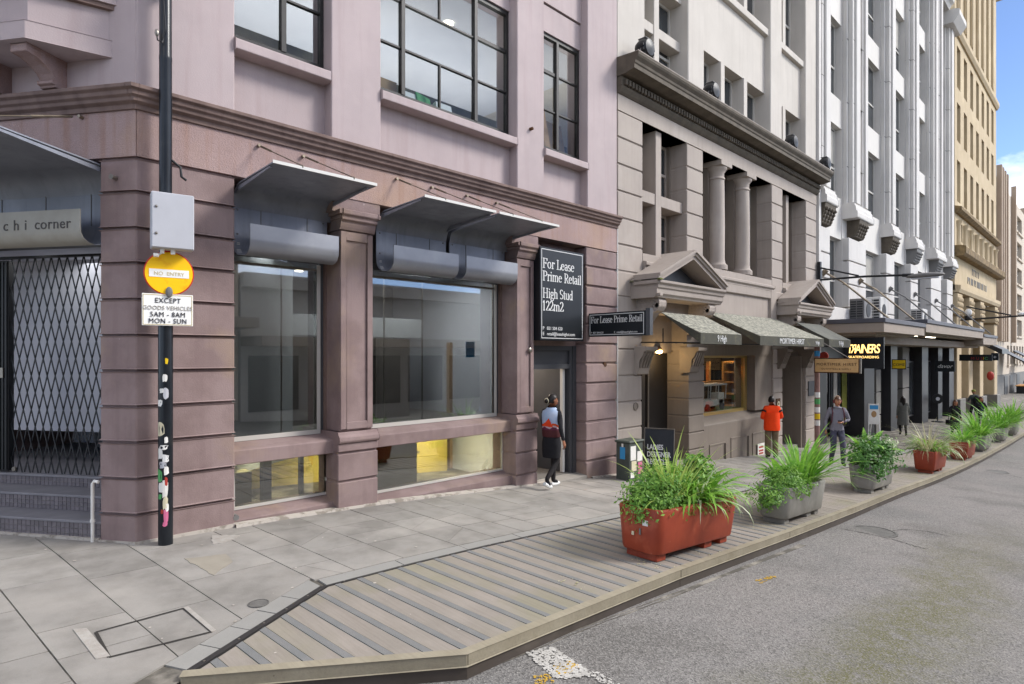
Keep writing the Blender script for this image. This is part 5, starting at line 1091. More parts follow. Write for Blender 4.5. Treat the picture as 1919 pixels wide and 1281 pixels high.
MB().pr_oz([(-.2, 22.2), (.1, 22.2), (.22, 22.4), (.22, 22.7), (.05, 22.8), (-.2, 22.9)], BX0, BX1).build('string_course', 'beige', be)
MB().pr_oz([(-.5, 31.6), (.3, 31.6), (.6, 31.9), (.9, 32.3), (.9, 33), (-.5, 33.2)], BX0, BX1+.9).build('crown_cornice', 'cream', be)
MB().pr_oz([(-.2, 10.95), (.15, 10.95), (.35, 11.1), (.35, 11.3), (.0, 11.4), (-.2, 11.4)], BX0, BX1).build('string_course', 'beige_dark', be)
MB().pr_oz([(-.2, 8.25), (.4, 8.25), (.55, 8.4), (.55, 8.8), (.3, 8.88), (-.2, 8.9)], BX0, BX1+.4).build('balcony_ledge', 'beige_dark', be, bevel=.02)
for i in range(8):
    c = 47.1 + i*2.2; MB().lathe((c, .0, 8.95), [(.3, 0), (.25, .15), (.2, .25), (.19, 1.3), (.27, 1.5), (.3, 1.6)], 12).build('small_column', 'beige', be, smooth=True)
for i in range(7): sash(be, 48.2+i*2.2-.62, 48.2+i*2.2+.62, 8.95, 10.55, -.5, 9.8, fm='winframe')
MB().pr_oz([(-.3, 5.95), (.2, 5.95), (.3, 6.15), (.3, 6.4), (-.3, 6.5)], BX0, BX1).build('entablature', 'beige', be)
for c in (47.1, 51.2, 55.6, 62.5):
    MB().box(c-.75, c+.75, -.9, .1, z0(c)-.3, 4.5).build('square_column', 'beige', be, bevel=.05)
    MB().box(c-.85, c+.85, -.95, .2, 4.5, 4.62).build('capital_band', 'beige_dark', be); cp_ = MB(); cp_.box(c-.78, c+.78, -.9, .14, 4.62, 5.9)
    for k in range(5):
        for j in range(3): cp_.ball((c-.6+k*.3, .14, 4.85+j*.35), .16, .1, .17, 6)
    cp_.build('capital', 'beige', be); MB().box(c-.9, c+.9, -.95, .3, z0(c)-.3, z0(c)+1.0).build('plinth', 'pillar_grey', be, bevel=.02)
MB().box(BX0, BX1, -2.0, -1.6, -3, 6.1).build('porch_wall', 'beige', be); MB().box(46.3, 63.5, -10, -.9, 6.0, 32).build('body', 'beige', be); MB().box(46.3, 63.5, -10, -2.0, -3, 6.0).build('body', 'beige', be)
for a in (48.7, 53, 58.5): sash(be, a, a+1.7, z0(a)+.3, 5.6, -1.58, 3.0, fm='roomdark', name='tall_window')
# the carved wall lettering is too far away to read: a row of small raised strokes
cv = MB(); rr = random.Random(5)
for a0, n_c, z in ((52.3, 5, 7.55), (50.6, 13, 6.85)):
    for i in range(n_c):
        x_ = a0+i*.62; cv.box(x_, x_+.1, 0, .03, z, z+.45)
        if rr.random() < .7: cv.box(x_+.1, x_+.36, 0, .03, z+rr.choice([0, .18, .36]), z+.45)
cv.build('carved_lettering', 'pillar_grey', be)
# ------------------------------------------------------------------ pale building closing the street
fa = thing('pale_corner_building', (102, 10.5, z0(100)), 'pale cream office building beyond the sandstone one with paired windows', 'building')
fh = [(103.4, 107.2, zb, zb+2.3) for zb in (4.6, 8.2, 11.8, 15.4, 19.0)] + [(108.2, 113.5, zb, zb+2.3) for zb in (4.6, 8.2, 11.8, 15.4, 19.0)] + [(96.2, 97.6, zb, zb+2.0) for zb in (4.8, 8.4, 12.0, 15.6)] + [(98+i*3.1, 99.8+i*3.1, .8, 3.2) for i in range(6)]
FF = Frame((0, 10.5), (1, 0), (0, -1))
MB(FF).wall(88, 135, -.4, 22.7, fh, 0, -.8).build('wall', 'far', fa); MB(FF).box(88, 135, -1, -.7, -5, 23).build('body', 'roomdark', fa); MB(FF).box(88, 135, -12, -1, -5, 22.6).build('body', 'far', fa)
for a in (89, 90.6, 92.4, 94.4, 101.8): MB(FF).box(a, a+.8, 0, .5, 3.6, 24).build('pilaster', 'far_tan', fa)
for h in fh:
    m = MB(FF); n = 3 if h[1]-h[0] > 3 else 1
    for k in range(n+1): aa = h[0]+(h[1]-h[0])*k/n; m.box(aa-.08, aa+.08, -.5, -.4, h[2], h[3])
    m.box(h[0], h[1], -.5, -.4, h[3]-.75, h[3]-.65); w = m.build('window', 'winframe', fa); MB(FF).box(h[0], h[1], -.6, -.5, h[2], h[3]).build('pane', 'pane_dark', w); MB(FF).box(h[0]-.1, h[1]+.1, 0, .2, h[2]-.25, h[2]).build('sill', 'far', w)
MB(FF).box(88, 135, -.8, .15, -4.6, -.4).build('base', 'pillar_grey', fa)
for a in (94, 99, 106): MB(FF).box(a, a+3, .15, .2, -3, -.6).build('shopfront', 'dark_shop', fa)
bt = thing('rear_tower', (160, 14, -3), 'grey tower glimpsed far down the street behind the pale building', 'building'); TF = Frame((0, 12), (1, 0), (0, -1))
MB(TF).box(150, 175, -10, 0, -4, 30).build('wall', 'far_tan', bt)
for k in range(6): MB(TF).box(150.5, 174, 0, .1, 3+k*4.4, 5.4+k*4.4).build('window', 'pane_dark', bt)
# ------------------------------------------------------------------ buildings across the street (seen mirrored in the shop windows)
def opposite(a0, a1, h, mat, zb, label, name, gap=2.6):
    t = thing(name, ((a0+a1)/2, -10, zb), label, 'building'); OF = Frame((0, -10), (1, 0), (0, 1)); hs = []
    x = a0+.9
    while x + 1.4 < a1:
        for k in range(int((h-4.5)//3.4)): hs.append((x, x+1.3, zb+5.0+k*3.4, zb+7.0+k*3.4))
        x += gap
    MB(OF).wall(a0, a1, zb-.5, zb+h, hs, 0, -.5).build('wall', mat, t); MB(OF).box(a0, a1, -6, -.5, zb-.5, zb+h-.2).build('body', 'pane_dark', t)
    fm = MB(OF)
    for q in hs: fm.box(q[0], q[1], -.4, -.34, (q[2]+q[3])/2-.03, (q[2]+q[3])/2+.03); fm.box((q[0]+q[1])/2-.03, (q[0]+q[1])/2+.03, -.4, -.34, q[2], q[3])
    fm.build('glazing_bar', 'winframe', t); MB(OF).box(a0, a1, .0, .35, zb+h-.6, zb+h).build('cornice', mat, t); MB(OF).box(a0, a1, 0, 2.2, zb+3.3, zb+3.7).build('canopy', 'canopy_face', t)
    x = a0+.3
    while x+2.2 < a1: MB(OF).box(x, x+2.2, .02, .06, zb+.5, zb+2.9).build('shopfront', 'dark_shop', t); x += 2.7
opposite(-16, -1.5, 6.8, 'far_tan', .1, 'tan two storey building across the street reflected in the shop glass', 'tan_building')
opposite(-1.4, 9.5, 7.6, 'far', -.2, 'cream building across the street reflected in the shop glass', 'cream_building'); opposite(9.6, 26, 6.4, 'white', -.9, 'low white building across the street behind the camera', 'white_building'); opposite(26.1, 60, 7.2, 'far_tan', -1.6, 'long tan building farther along the opposite side', 'tan_building')
# ------------------------------------------------------------------ pole with signs
PX, PY = 1.91, 7.32
pole = thing('street_pole', (PX, PY, 0), 'tall black steel pole plastered with torn stickers in front of the mauve corner', 'pole')
MB(WORLD).lathe((PX, PY, zg(PX, PY)-.05), [(.072, 0), (.072, 2.5), (.064, 2.6), (.062, 5.30), (.064, 5.31), (.064, 5.34), (.061, 5.36), (.058, 9.2)], 20).build('shaft', 'blackgloss', pole, smooth=True)
MB(WORLD).tube([(PX-.05, PY-.055, 7.5), (PX-.04, PY-.065, 5.9), (PX-.02, PY-.075, 5.55), (PX-.05, PY-.07, 5.40), (PX-.09, PY-.05, 5.42), (PX-.095, PY-.03, 5.5)], .008, 6).build('cable', 'black', pole)
MB(WORLD).ball((PX-.095, PY-.04, 5.50), .022, .022, .04, 8).build('cable_gland', 'rod', pole)
MB(WORLD).box(PX-.12, PX+.1, PY-.09, PY+.09, 6.06, 6.12).build('bracket_band', 'black', pole, bevel=.01)
MB(WORLD).tube([(PX+.05, PY-.03, 4.17), (PX+.13, PY-.06, 4.10), (PX+.14, PY-.06, 4.0), (PX+.19, PY-.06, 3.97)], .014, 6).build('spare_bracket', 'black', pole)
face_r = math.atan2(-.7132, -.7009)                                            # signs turned towards oncoming traffic
SG = Frame((PX+.0, PY-.085), (.985, -.174), (-.174, -.985))          # a to the right as seen, o towards the viewer
def sticker(i, zc, ang, w, h, mat):
    """torn paper wrapped round the pole"""
    mb = MB(WORLD); r = .0735; k = 11; ph = random.random()*6
    P_ = []
    for j in range(k):
        t_ = 2*math.pi*j/k; cx, cz = math.cos(t_), math.sin(t_); q = 1/max(abs(cx), abs(cz))*random.uniform(.78, 1.05); P_.append((ang+cx*q*w/2/r, zc+cz*q*h/2))
    V = [(PX+r*math.cos(ang), PY+r*math.sin(ang), zc)] + [(PX+r*math.cos(th), PY+r*math.sin(th), z) for th, z in P_]
    mb.add(V, [(0, 1+j, 1+(j+1) % k) for j in range(k)]); mb.build('sticker', mat, pole)
va = math.atan2(-.7132, -.7009) + .15
for i, (z, da, w, h, m) in enumerate(((1.80, .3, .05, .09, 'paper'), (1.66, -.15, .05, .05, 'paper'), (1.63, .4, .055, .13, 'ltgrey_box'), (1.53, -.5, .07, .08, 'paper'), (1.25, -.35, .09, .17, 'creamst'), (1.05, .1, .09, .06, 'paper'), (.98, -.4, .06, .12, 'paper'), (.93, .35, .07, .09, 'sign_white'),
        (.86, .0, .08, .07, 'ltgrey_box'), (.80, .5, .05, .1, 'paper'), (.74, -.55, .07, .15, 'green'), (.62, -.3, .06, .11, 'paper'), (.60, .3, .06, .2, 'paper'), (.52, -.45, .05, .06, 'green'), (.45, .35, .05, .14, 'creamst'), (.30, .4, .05, .16, 'pinkst'), (.36, -.1, .03, .05, 'redst'), (.22, .3, .05, .05, 'pinkst'), (1.98, .5, .03, .07, 'yel2'), (1.13, .45, .04, .07, 'paper'), (.40, .55, .04, .09, 'paper'), (.68, .45, .03, .1, 'redst'))):
    sticker(i, z, va+da, w, h, m)
def on_sign(s, u, z, size, mat, par, o=.03, align='CENTER', sx=1.0, space=1.0):
    x, y, _ = SG(u, o, 0); return text('sign_lettering', s, (x, y, z), size, mat, par, align=align, rz=math.atan2(-.174, .985), sx=sx, space=space)
bx = thing('control_box', SG(0, .05, 3.0), 'pale grey electrical enclosure strapped to the black pole above the round sign', 'electrical box')
MB(SG).box(-.165, .235, -.03, .155, 3.17, 3.76).build('case', 'ltgrey_box', bx, bevel=.012); MB(SG).box(-.16, .23, .156, .168, 3.175, 3.755).build('door', 'ltgrey_box', bx, bevel=.006)
for z in (3.32, 3.60): MB(SG).lathe((-.12, .169, z), [(.014, 0), (.014, .006), (.005, .008)], 10, axis='o').build('lock', 'rod', bx)
MB(SG).tube([(-.06, .09, 3.19), (-.06, .09, 3.13), (-.10, .09, 3.10), (-.14, .09, 3.10)], .022, 8).build('conduit', 'paper', bx); MB(SG).tube([(.04, .09, 3.19), (.04, .09, 3.12)], .022, 8).build('conduit', 'paper', bx)
rd = thing('no_entry_sign', SG(0, .05, 2.93), 'round yellow no entry sign with a white bar on the black pole', 'sign')
MB(SG).lathe((.012, .0, 2.925), [(.01, -.01), (.235, -.01), (.238, .0), (.235, .004), (.01, .004)], 40, axis='o').build('rim', 'redsign', rd); MB(SG).lathe((.012, .0, 2.925), [(.01, .003), (.226, .003), (.226, .008), (.01, .0085)], 40, axis='o').build('face', 'yellow', rd)
MB(SG).box(-.175, .20, .008, .012, 2.88, 2.965).build('bar', 'plate_white', rd); on_sign('NO  ENTRY', .012, 2.90, .055, 'ink_yellow', rd, o=.013)
MB(SG).ball((.01, .02, 2.72), .035, .02, .06, 10).build('lamp', 'lead', rd); MB(SG).box(-.03, .05, -.03, .0, 3.13, 3.2).build('bracket', 'redst', rd)
pt_ = thing('time_plate', SG(0, .05, 2.5), 'white rectangular plate with delivery hours below the round yellow sign', 'sign')
MB(SG).box(-.24, .24, .0, .006, 2.36, 2.70).build('plate', 'plate_white', pt_, bevel=.003); bd = MB(SG)
for q in ((-.232, .232, 2.685, 2.692), (-.232, .232, 2.368, 2.375), (-.232, -.225, 2.375, 2.685), (.225, .232, 2.375, 2.685)): bd.box(q[0], q[1], .006, .008, q[2], q[3])
bd.build('border', 'ink_yellow', pt_)
for s_, z, m, sz in (('EXCEPT', 2.605, 'ink', .075), ('GOODS VEHICLES', 2.53, 'ink_faint', .062), ('5AM - 8AM', 2.455, 'ink', .075), ('MON - SUN', 2.385, 'ink', .075)): on_sign(s_, .0, z, sz, m, pt_, o=.010, sx=.86, space=1.1)

# ------------------------------------------------------------------ lease signs
ls = thing('lease_board', (8.6, 7.4, 3.2), 'tall black For Lease board with white lettering above the doorway', 'sign')
Y7 = 7.36
bx0, bx1 = P(1013, Y7), P(1094.5, Y7); zt_, zb_ = 4.0, 2.31
MB().box(bx0, bx1, -.16, .135, zb_, zt_).build('board', 'board_black', ls, bevel=.004)
bd = MB(); t = .012; e = .035
for q in ((bx0+e, bx1-e, zt_-e-t, zt_-e), (bx0+e, bx1-e, zb_+e, zb_+e+t), (bx0+e, bx0+e+t, zb_+e+t, zt_-e-t), (bx1-e-t, bx1-e, zb_+e+t, zt_-e-t)): bd.box(q[0], q[1], .135, .138, q[2], q[3])
bd.build('border', 'sign_white', ls)
fc = lambda u, v, d: (u, d, v); m = MB()
W_ = bx1-bx0
for s_, z, ft in (('For Lease', 3.62, .80), ('Prime Retail', 3.39, .99), ('High Stud', 3.08, .77), ('122m2', 2.85, .52)): serif(s_, bx0+.06, z, .175, .139, m, fc, thick=.13, thin=.055, fit=(W_-.13)*ft)
m.build('lettering', 'sign_white', ls)
text('small_lettering', 'P   021 504 620', (bx0+.065, 7.5-.138, 2.50), .085, 'sign_white', ls, sx=1.0); text('small_lettering', 'E   retail@leasehighst.com', (bx0+.065, 7.5-.138, 2.40), .085, 'sign_white', ls, sx=1.0)
bs = thing('projecting_lease_sign', (9.46, 7.4, 2.4), 'small black For Lease sign projecting over the pavement beside the tall board', 'sign')
EX = 9.46; EF = Frame((EX, 7.5), (0, -1), (-1, 0))                             # a = out from the wall, o = towards the viewer
s0, s1 = 7.5-7.46, 7.5-6.15
MB(EF).box(s0, s1, -.12, .0, 2.40, 2.86).build('panel', 'board_black', bs, bevel=.004); MB(EF).box(s1, s1+.09, -.11, -.01, 2.405, 2.90).build('end_box', 'doorgrey', bs); MB(EF).tube([(s0-.1, -.06, 2.75), (s0, -.06, 2.75)], .02, 6).build('arm', 'black', bs)
bd = MB(EF)
for q in ((s0+.03, s1-.03, 2.82, 2.832), (s0+.03, s1-.03, 2.43, 2.442), (s0+.03, s0+.042, 2.442, 2.82), (s1-.042, s1-.03, 2.442, 2.82)): bd.box(q[0], q[1], .0, .004, q[2], q[3])
bd.build('border', 'sign_white', bs); m = MB(EF); serif('For Lease Prime Retail', s0+.06, 2.665, .125, .004, m, fc, thick=.14, thin=.06, fit=s1-s0-.12); m.build('lettering', 'sign_white', bs)
text('small_lettering', 'P  021 504 620', (EX-.006, 7.5-s0-.06, 2.46), .05, 'sign_white', bs, face='end'); text('small_lettering', 'E  retail@leasehighst.com', (EX-.006, 7.5-s0-.62, 2.46), .05, 'sign_white', bs, face='end')
# ------------------------------------------------------------------ hanging signs further along
def hang(name, X, px0, px1, py0, py1, mat, label, words, wmat, size, zoff=.25, th=.06, frame=None, wsx=1.0, a_off=None, bold=False, shear=0.0, space=1.0):
    r0, r1 = (px0-960)/FOC, (px1-960)/FOC; y0_, y1_ = X*(CF-SF*r0)/(CF*r0+SF), X*(CF-SF*r1)/(CF*r1+SF)
    s_m = X/(CF*(r0+r1)/2+SF); zt = 2.05+(664-py0)/FOC*s_m; zb = 2.05+(664-py1)/FOC*s_m
    t = thing(name, (X, y0_, zb), label, 'sign'); F_ = Frame((X, 7.5), (0, -1), (-1, 0)); a0, a1 = 7.5-y0_, 7.5-y1_
    MB(F_).box(a0, a1, -th, 0, zb, zt).build('panel', mat, t, bevel=.006)
    if frame: MB(F_).box(a0-.03, a1+.03, -th-.01, -.01, zb-.03, zt+.03).build('frame', frame, t)
    h = zt-zb
    for i, (w_, zf, sz, mt) in enumerate(words):
        o_ = text('sign_lettering', w_, (X-.006-.001*i, y0_-(a1-a0)*(.5), zb+h*zf), h*sz, mt, t, face='end', align='CENTER', sx=wsx, shear=shear, space=space)
        if bold: o_.data.offset = h*.012
    return t, a0, a1, zb, zt, F_
tr_, a0, a1, zb, zt, F_ = hang('skate_shop_sign', 22.75, 1582, 1657, 632, 690, 'board_black', 'black sign with glowing yellow lettering hanging under the canopy end', [('SKATEBOARDING', .33, .11, 'neon')], 'neon', .3, wsx=1.0)
_w = (a1-a0)*.80; adv = [.62, .70, .76, .40, .80, .64, .70, .64]; cur = a0+(a1-a0)*.10; tot = sum(adv)
for ch, w_ in zip('TRAINERS', adv):
    k = _w*w_/tot; o_ = text('sign_lettering', ch, (22.743, 7.5-cur-k/2, zb+(zt-zb)*.50), (zt-zb)*.40, 'neon', tr_, face='end', align='CENTER', sx=(-.66 if ch == 'R' and cur < a0+(a1-a0)*.4 else .66), shear=(-.14 if ch == 'R' and cur < a0+(a1-a0)*.4 else .14)); o_.data.offset = .004; cur += k
ws, a0, a1, zb, zt, F_ = hang('wooden_sign', 18.75, 1528, 1609, 672.5, 697, 'woodsign', 'pale wooden board sign with dark lettering hanging beside the canvas awnings', [('MORTIMER HIRST', .50, .30, 'rust'), ('OUTFITTERS & SUPPLY', .18, .17, 'rust')], 'rust', .2, frame='rust', wsx=1.0, space=1.25)
MB(F_).tube([(a1-.2, -.03, zt), (a0+.1, -.03, zt+.55)], .012, 6).build('stay', 'rod', ws); MB(F_).box(a1+.03, a1+.07, -.05, 0, zb-.03, zt+.05).build('end_clip', 'rod', ws)
hang('yellow_sign', 27.3, 1673, 1697, 674.5, 690, 'yel2', 'small yellow box sign on the dark shopfront', [('COME', .30, .45, 'ink')], 'ink', .2, frame='black')
hang('black_shop_sign', 36.2, 1752, 1790, 676, 696, 'board_black', 'black hanging sign with white script past the yellow one', [('davor', .35, .5, 'sign_white')], 'sign_white', .2, shear=.3)
gs, a0, a1, zb, zt, F_ = hang('dark_long_sign', 44.5, 1798, 1860, 664, 676, 'board_black', 'long dark sign with coloured letters at the far end of the canopy', [('  M U S', .2, .6, 'redst'), ('            I', .2, .6, 'yel2'), ('                C', .2, .6, 'green')], 'redst', .2)
hang('small_black_flag_sign', 46.5, 1858, 1872, 661, 675, 'board_black', 'small square black sign beside the long coloured one', [('+', .2, .7, 'sign_white')], 'sign_white', .2)
# curved arm street lamp
la = thing('arm_lamp', (22.2, 7.4, 4.4), 'black street lamp on a long arm fixed between the taupe and white buildings', 'street lamp')
MB().box(22.12, 22.24, .03, .14, 4.15, 5.25).build('wall_plate', 'black', la); AF = Frame((22.2, 7.5), (0, -1), (1, 0))
MB(AF).tube([(.1, 0, 4.63), (1.5, 0, 4.62), (2.8, 0, 4.55)], .035, 8).build('arm', 'black', la, smooth=True); MB(AF).tube([(.1, 0, 5.05), (1.3, 0, 4.66)], .028, 8).build('brace', 'black', la)
MB(AF).ball((3.15, 0, 4.50), .52, .16, .085, 14).build('lamp_head', 'lead', la, smooth=True); MB(AF).box(2.8, 3.5, -.1, .1, 4.40, 4.43).build('lens', 'ltgrey_box', la); MB(AF).tube([(2.55, 0, 4.56), (2.85, 0, 4.54)], .055, 8).build('collar', 'black', la)
l2 = thing('arm_lamp', (47, 7, 4.5), 'distant lamp arm with a white globe reaching past the sandstone building', 'street lamp'); A2F = Frame((47.5, 7.5), (0, -1), (1, 0))
MB(A2F).ball((.5, 0, 4.72), .2, .2, .24, 12).build('globe', 'sign_white', l2, smooth=True); MB(A2F).tube([(-.1, 0, 4.25), (4.5, 0, 4.45)], .06, 6).build('arm', 'black', l2); MB(A2F).tube([(.4, 0, 5.1), (2.6, 0, 4.45)], .05, 6).build('brace', 'black', l2); MB(A2F).lathe((.5, 0, 4.2), [(.2, .1), (.2, .3)], 10).build('cup', 'black', l2)
MB(A2F).ball((3.1, 0, 4.5), .22, .12, .1, 8).build('fitting', 'sign_white', l2)
# cabinet, sandwich board
cx, cy = G(1172, 888); cx, cy = 10.05, 7.05
cb = thing('utility_cabinet', (cx, cy, zg(cx, cy)), 'dark green utility cabinet with stickers standing against the building joint', 'cabinet', rz=0)
zc = zg(cx, cy); MB(WORLD).box(cx-.02, cx+.46, cy-.16, cy+.16, zc-.03, zc+.74).build('case', 'cabinet', cb, bevel=.012); MB(WORLD).box(cx-.05, cx+.49, cy-.19, cy+.19, zc+.74, zc+.79).build('lid', 'cabinet', cb, bevel=.02)
MB(WORLD).box(cx-.028, cx-.021, cy-.06, cy+.06, zc+.42, zc+.66).build('sticker', 'blue', cb); MB(WORLD).box(cx-.029, cx-.022, cy-.02, cy+.02, zc+.66, zc+.73).build('sticker', 'paper', cb)
for q in ((.02, .2, .40, .68, 'paper'), (.05, .22, .18, .38, 'creamst'), (.25, .43, .36, .56, 'paper'), (.28, .42, .1, .34, 'pinkst'), (.02, .14, .05, .16, 'paper')): MB(WORLD).box(cx+q[0], cx+q[1], cy-.167, cy-.161, zc+q[2], zc+q[3]).build('sticker', q[4], cb)
sx_, sy_ = 11.35, 7.02; sz = zg(sx_, sy_)
sb = thing('sandwich_board', (sx_, sy_, sz), 'black pavement board reading LADIES DESIGNER RECYCLE by the taupe door', 'sign')
BF = Frame((sx_, sy_), (.42, -.9075), (-.9075, -.42))
for s_, d in ((1, 'black'), (-1, 'black')):
    m = MB(BF); m.add([(-.30, s_*.22, sz), (.30, s_*.22, sz), (.30, s_*.04, sz+.98), (-.30, s_*.04, sz+.98), (-.30, s_*.20, sz), (.30, s_*.20, sz), (.30, s_*.02, sz+.98), (-.30, s_*.02, sz+.98)], [(0, 1, 2, 3), (7, 6, 5, 4), (0, 1, 5, 4), (1, 2, 6, 5), (2, 3, 7, 6), (3, 0, 4, 7)]); m.build('panel', d, sb)
m = MB(BF); m.tube([(-.31, .03, sz+1.0), (.31, .03, sz+1.0), (.31, .225, sz)], .009, 6); m.tube([(-.31, .03, sz+1.0), (-.31, .225, sz)], .009, 6); m.build('trim', 'rod', sb)
for k, w_ in enumerate(('LADIES', 'DESIGNER', 'RECYCLE')):
    v = .56-.15*k; x_, y_, _ = BF(-.25, .225-.18*v/.98+.006, 0); o_ = text('board_lettering', w_, (x_, y_, sz+v), .15, 'sign_white', sb, rz=math.atan2(-.9075, .42), sx=.72); o_.rotation_euler[0] = R(90-10); o_.data.offset = .004
# faded pole with red disc beside the wooden sign
rx, ry = G(1538, 895); rx, ry = 19.4, 6.55; rp = thing('stickered_pole', (rx, ry, zg(rx, ry)), 'faded pink pole with stickers and a red disc sign past the wooden sign', 'pole'); zr = zg(rx, ry)
MB(WORLD).tube([(rx, ry, zr), (rx, ry, 2.35)], .075, 12).build('shaft', 'redpole', rp, smooth=True)
for k, (z, m_) in enumerate(((2.0, 'blue'), (.3, 'paper'), (.1, 'yel2'), (.55, 'green'), (-.1, 'paper'), (.75, 'paper'))): MB(WORLD).tube([(rx, ry, z), (rx, ry, z+.16)], .078, 12).build('sticker', m_, rp)
rr_ = thing('red_disc_sign', (rx+1.6, ry-.4, 2), 'small red disc sign partly hidden above the wooden sign', 'sign'); MB(Frame((rx+1.6, 7.5), (0, -1), (-1, 0))).lathe((.62, 0, 2.0), [(.02, 0), (.14, 0), (.14, .04), (.02, .04)], 20, axis='o').build('disc', 'redst', rr_); MB(Frame((rx+1.6, 7.5), (0, -1), (-1, 0))).box(.9, 1.4, 0, .03, 1.80, 1.92).build('plate', 'paper', rr_)
# narrow poster stand by the dark shop, disc stand, bench
px_, py_ = 25.2, 6.55; pz = zg(px_, py_); ps = thing('poster_stand', (px_, py_, pz), 'thin white easel holding a poster outside the dark shop', 'stand'); EF2 = Frame((px_, py_), (.55, -.835), (-.835, -.55))
m = MB(EF2); m.tube([(-.2, .12, pz), (-.16, 0, pz+1.5)], .018, 6); m.tube([(.2, .12, pz), (.16, 0, pz+1.5)], .018, 6); m.tube([(0, -.4, pz), (0, -.02, pz+1.4)], .018, 6); m.build('easel', 'sign_white', ps)
MB(EF2).box(-.17, .17, .04, .06, pz+.75, pz+1.5).build('poster', 'paper', ps); MB(EF2).box(-.14, .14, .061, .064, pz+1.3, pz+1.45).build('poster_print', 'blue', ps); MB(EF2).ball((0, .063, pz+1.12), .09, .004, .12, 10).build('poster_print', 'tanbox', ps)
dx, dy = G(1757, 790); dz = zg(dx, dy); dsn = thing('disc_stand', (dx, dy, dz), 'black round sign on a thin stand outside the far dark shopfront', 'sign'); EF3 = Frame((dx, dy), (.6, -.8), (-.8, -.6))
MB(EF3).lathe((0, 0, dz+1.25), [(.02, 0), (.27, 0), (.27, .05), (.02, .05)], 20, axis='o').build('disc', 'black', dsn); MB(EF3).tube([(0, .02, dz), (0, .02, dz+1.0)], .02, 6).build('post', 'black', dsn); MB(EF3).lathe((0, 0, dz), [(.28, 0), (.28, .03), (.05, .05)], 14).build('base', 'black', dsn); MB(EF3).lathe((0, .05, dz+1.25), [(.04, 0), (.1, 0), (.1, .01), (.04, .01)], 12, axis='o').build('ring', 'ltgrey_box', dsn)
bx_, by_ = G(1907, 736); bz = zg(bx_, by_); bn = thing('street_bench', (bx_, by_, bz), 'distant slatted wooden bench with a red base at the end of the street', 'bench'); k = 1.0
for j in range(4): MB(WORLD).box(bx_-2.2, bx_+3.4, by_-1.0+j*.26, by_-.78+j*.26, bz+.95, bz+1.05).build('slat', 'wood', bn)
MB(WORLD).box(bx_-.2, bx_+2.6, by_-.9, by_-.1, bz, bz+.95).build('base', 'redst', bn); MB(WORLD).box(bx_-2.1, bx_-1.95, by_-.9, by_-.1, bz, bz+.95).build('leg', 'black', bn)
def blk_awn(px, Y, label):
    a = P(px, Y); t = thing('black_awning', (a, Y, 1.5), label, 'awning'); F_ = Frame((a, Y), (1, 0), (0, -1)); MB(F_).pr_oz([(0, 2.6), (2.2, 1.2), (2.2, .8), (2.1, .8), (2.0, 1.15), (0, 2.45)], 0, 5).build('cover', 'black', t)
blk_awn(1876, 10.3, 'black sloping awning on the far pale building, left one'); blk_awn(1899, 10.3, 'black sloping awning on the far pale building, right one')
t = thing('black_awning', (53, 7.4, 2.0), 'black sloping awning above the sandstone building doorway', 'awning'); MB().pr_oz([(.0, 3.3), (1.7, 2.4), (1.7, 2.1), (1.6, 2.1), (0, 3.1)], 51.8, 55).build('cover', 'black', t)
tag(MB(Frame((50, 7.5), (0, -1), (-1, 0))).ball((1.3, 0, .65), .2, .2, .3, 10).build('paper_lantern', 'redst', None), 'red and white round lantern hanging by the sandstone columns', 'lantern')
# ------------------------------------------------------------------ planters and plants
def planter(x0_, x1_, y0_, y1_, h, mat, label, rz=0.0, taper=.04, rad=.13):
    cx, cy = (x0_+x1_)/2, (y0_+y1_)/2; z = zg(cx, cy); sl = math.atan2(zg(x1_, cy)-zg(x0_, cy), x1_-x0_)
    t = thing('planter_box', (cx, cy, z), label, 'planter', 'planter boxes along the deck', rz); t.rotation_euler = (0, -sl, rz)
    hx, hy = (x1_-x0_)/2, (y1_-y0_)/2
    def ring(k, zz, r):
        o = []
        for sx, sy, a0 in ((1, 1, 0), (-1, 1, 90), (-1, -1, 180), (1, -1, 270)):
            for j in range(6): a = R(a0+j*18); o.append((sx*(hx-k-r)+r*math.cos(a), sy*(hy-k-r)+r*math.sin(a), zz))
        return o
    mb = MB(WORLD); rings = [ring(taper+.05, .075, rad*.7), ring(taper+.015, .09, rad*.85), ring(taper, .12, rad), ring(0, .06+h-.02, rad), ring(.008, .06+h, rad), ring(.045, .06+h, rad*.8), ring(.06, .06+h-.02, rad*.8), ring(.06, .06+h-.10, rad*.8)]
    for r_ in rings: mb.v += r_
    n = 24
    for i in range(len(rings)-1): mb.f += [(i*n+j, i*n+(j+1) % n, (i+1)*n+(j+1) % n, (i+1)*n+j) for j in range(n)]
    mb.f.append(tuple(range(n))); mb.m = [0]*len(mb.f)
    o = mb.build('tub', mat, None, smooth=True); o.parent = t
    mb = MB(WORLD); rg = ring(.058, .06+h-.06, rad*.8); mb.add(rg, [tuple(range(n))]); o = mb.build('soil', 'soil', None); o.parent = t
    for sx in (-1, .45, 1):
        m = MB(WORLD); ax = sx*(hx-.22); m.box(ax-.09, ax+.09, -hy+.10, hy-.10, 0, .078); o = m.build('foot', mat, None, bevel=.005); o.parent = t
    return t, cx, cy, z+.06+h-.06
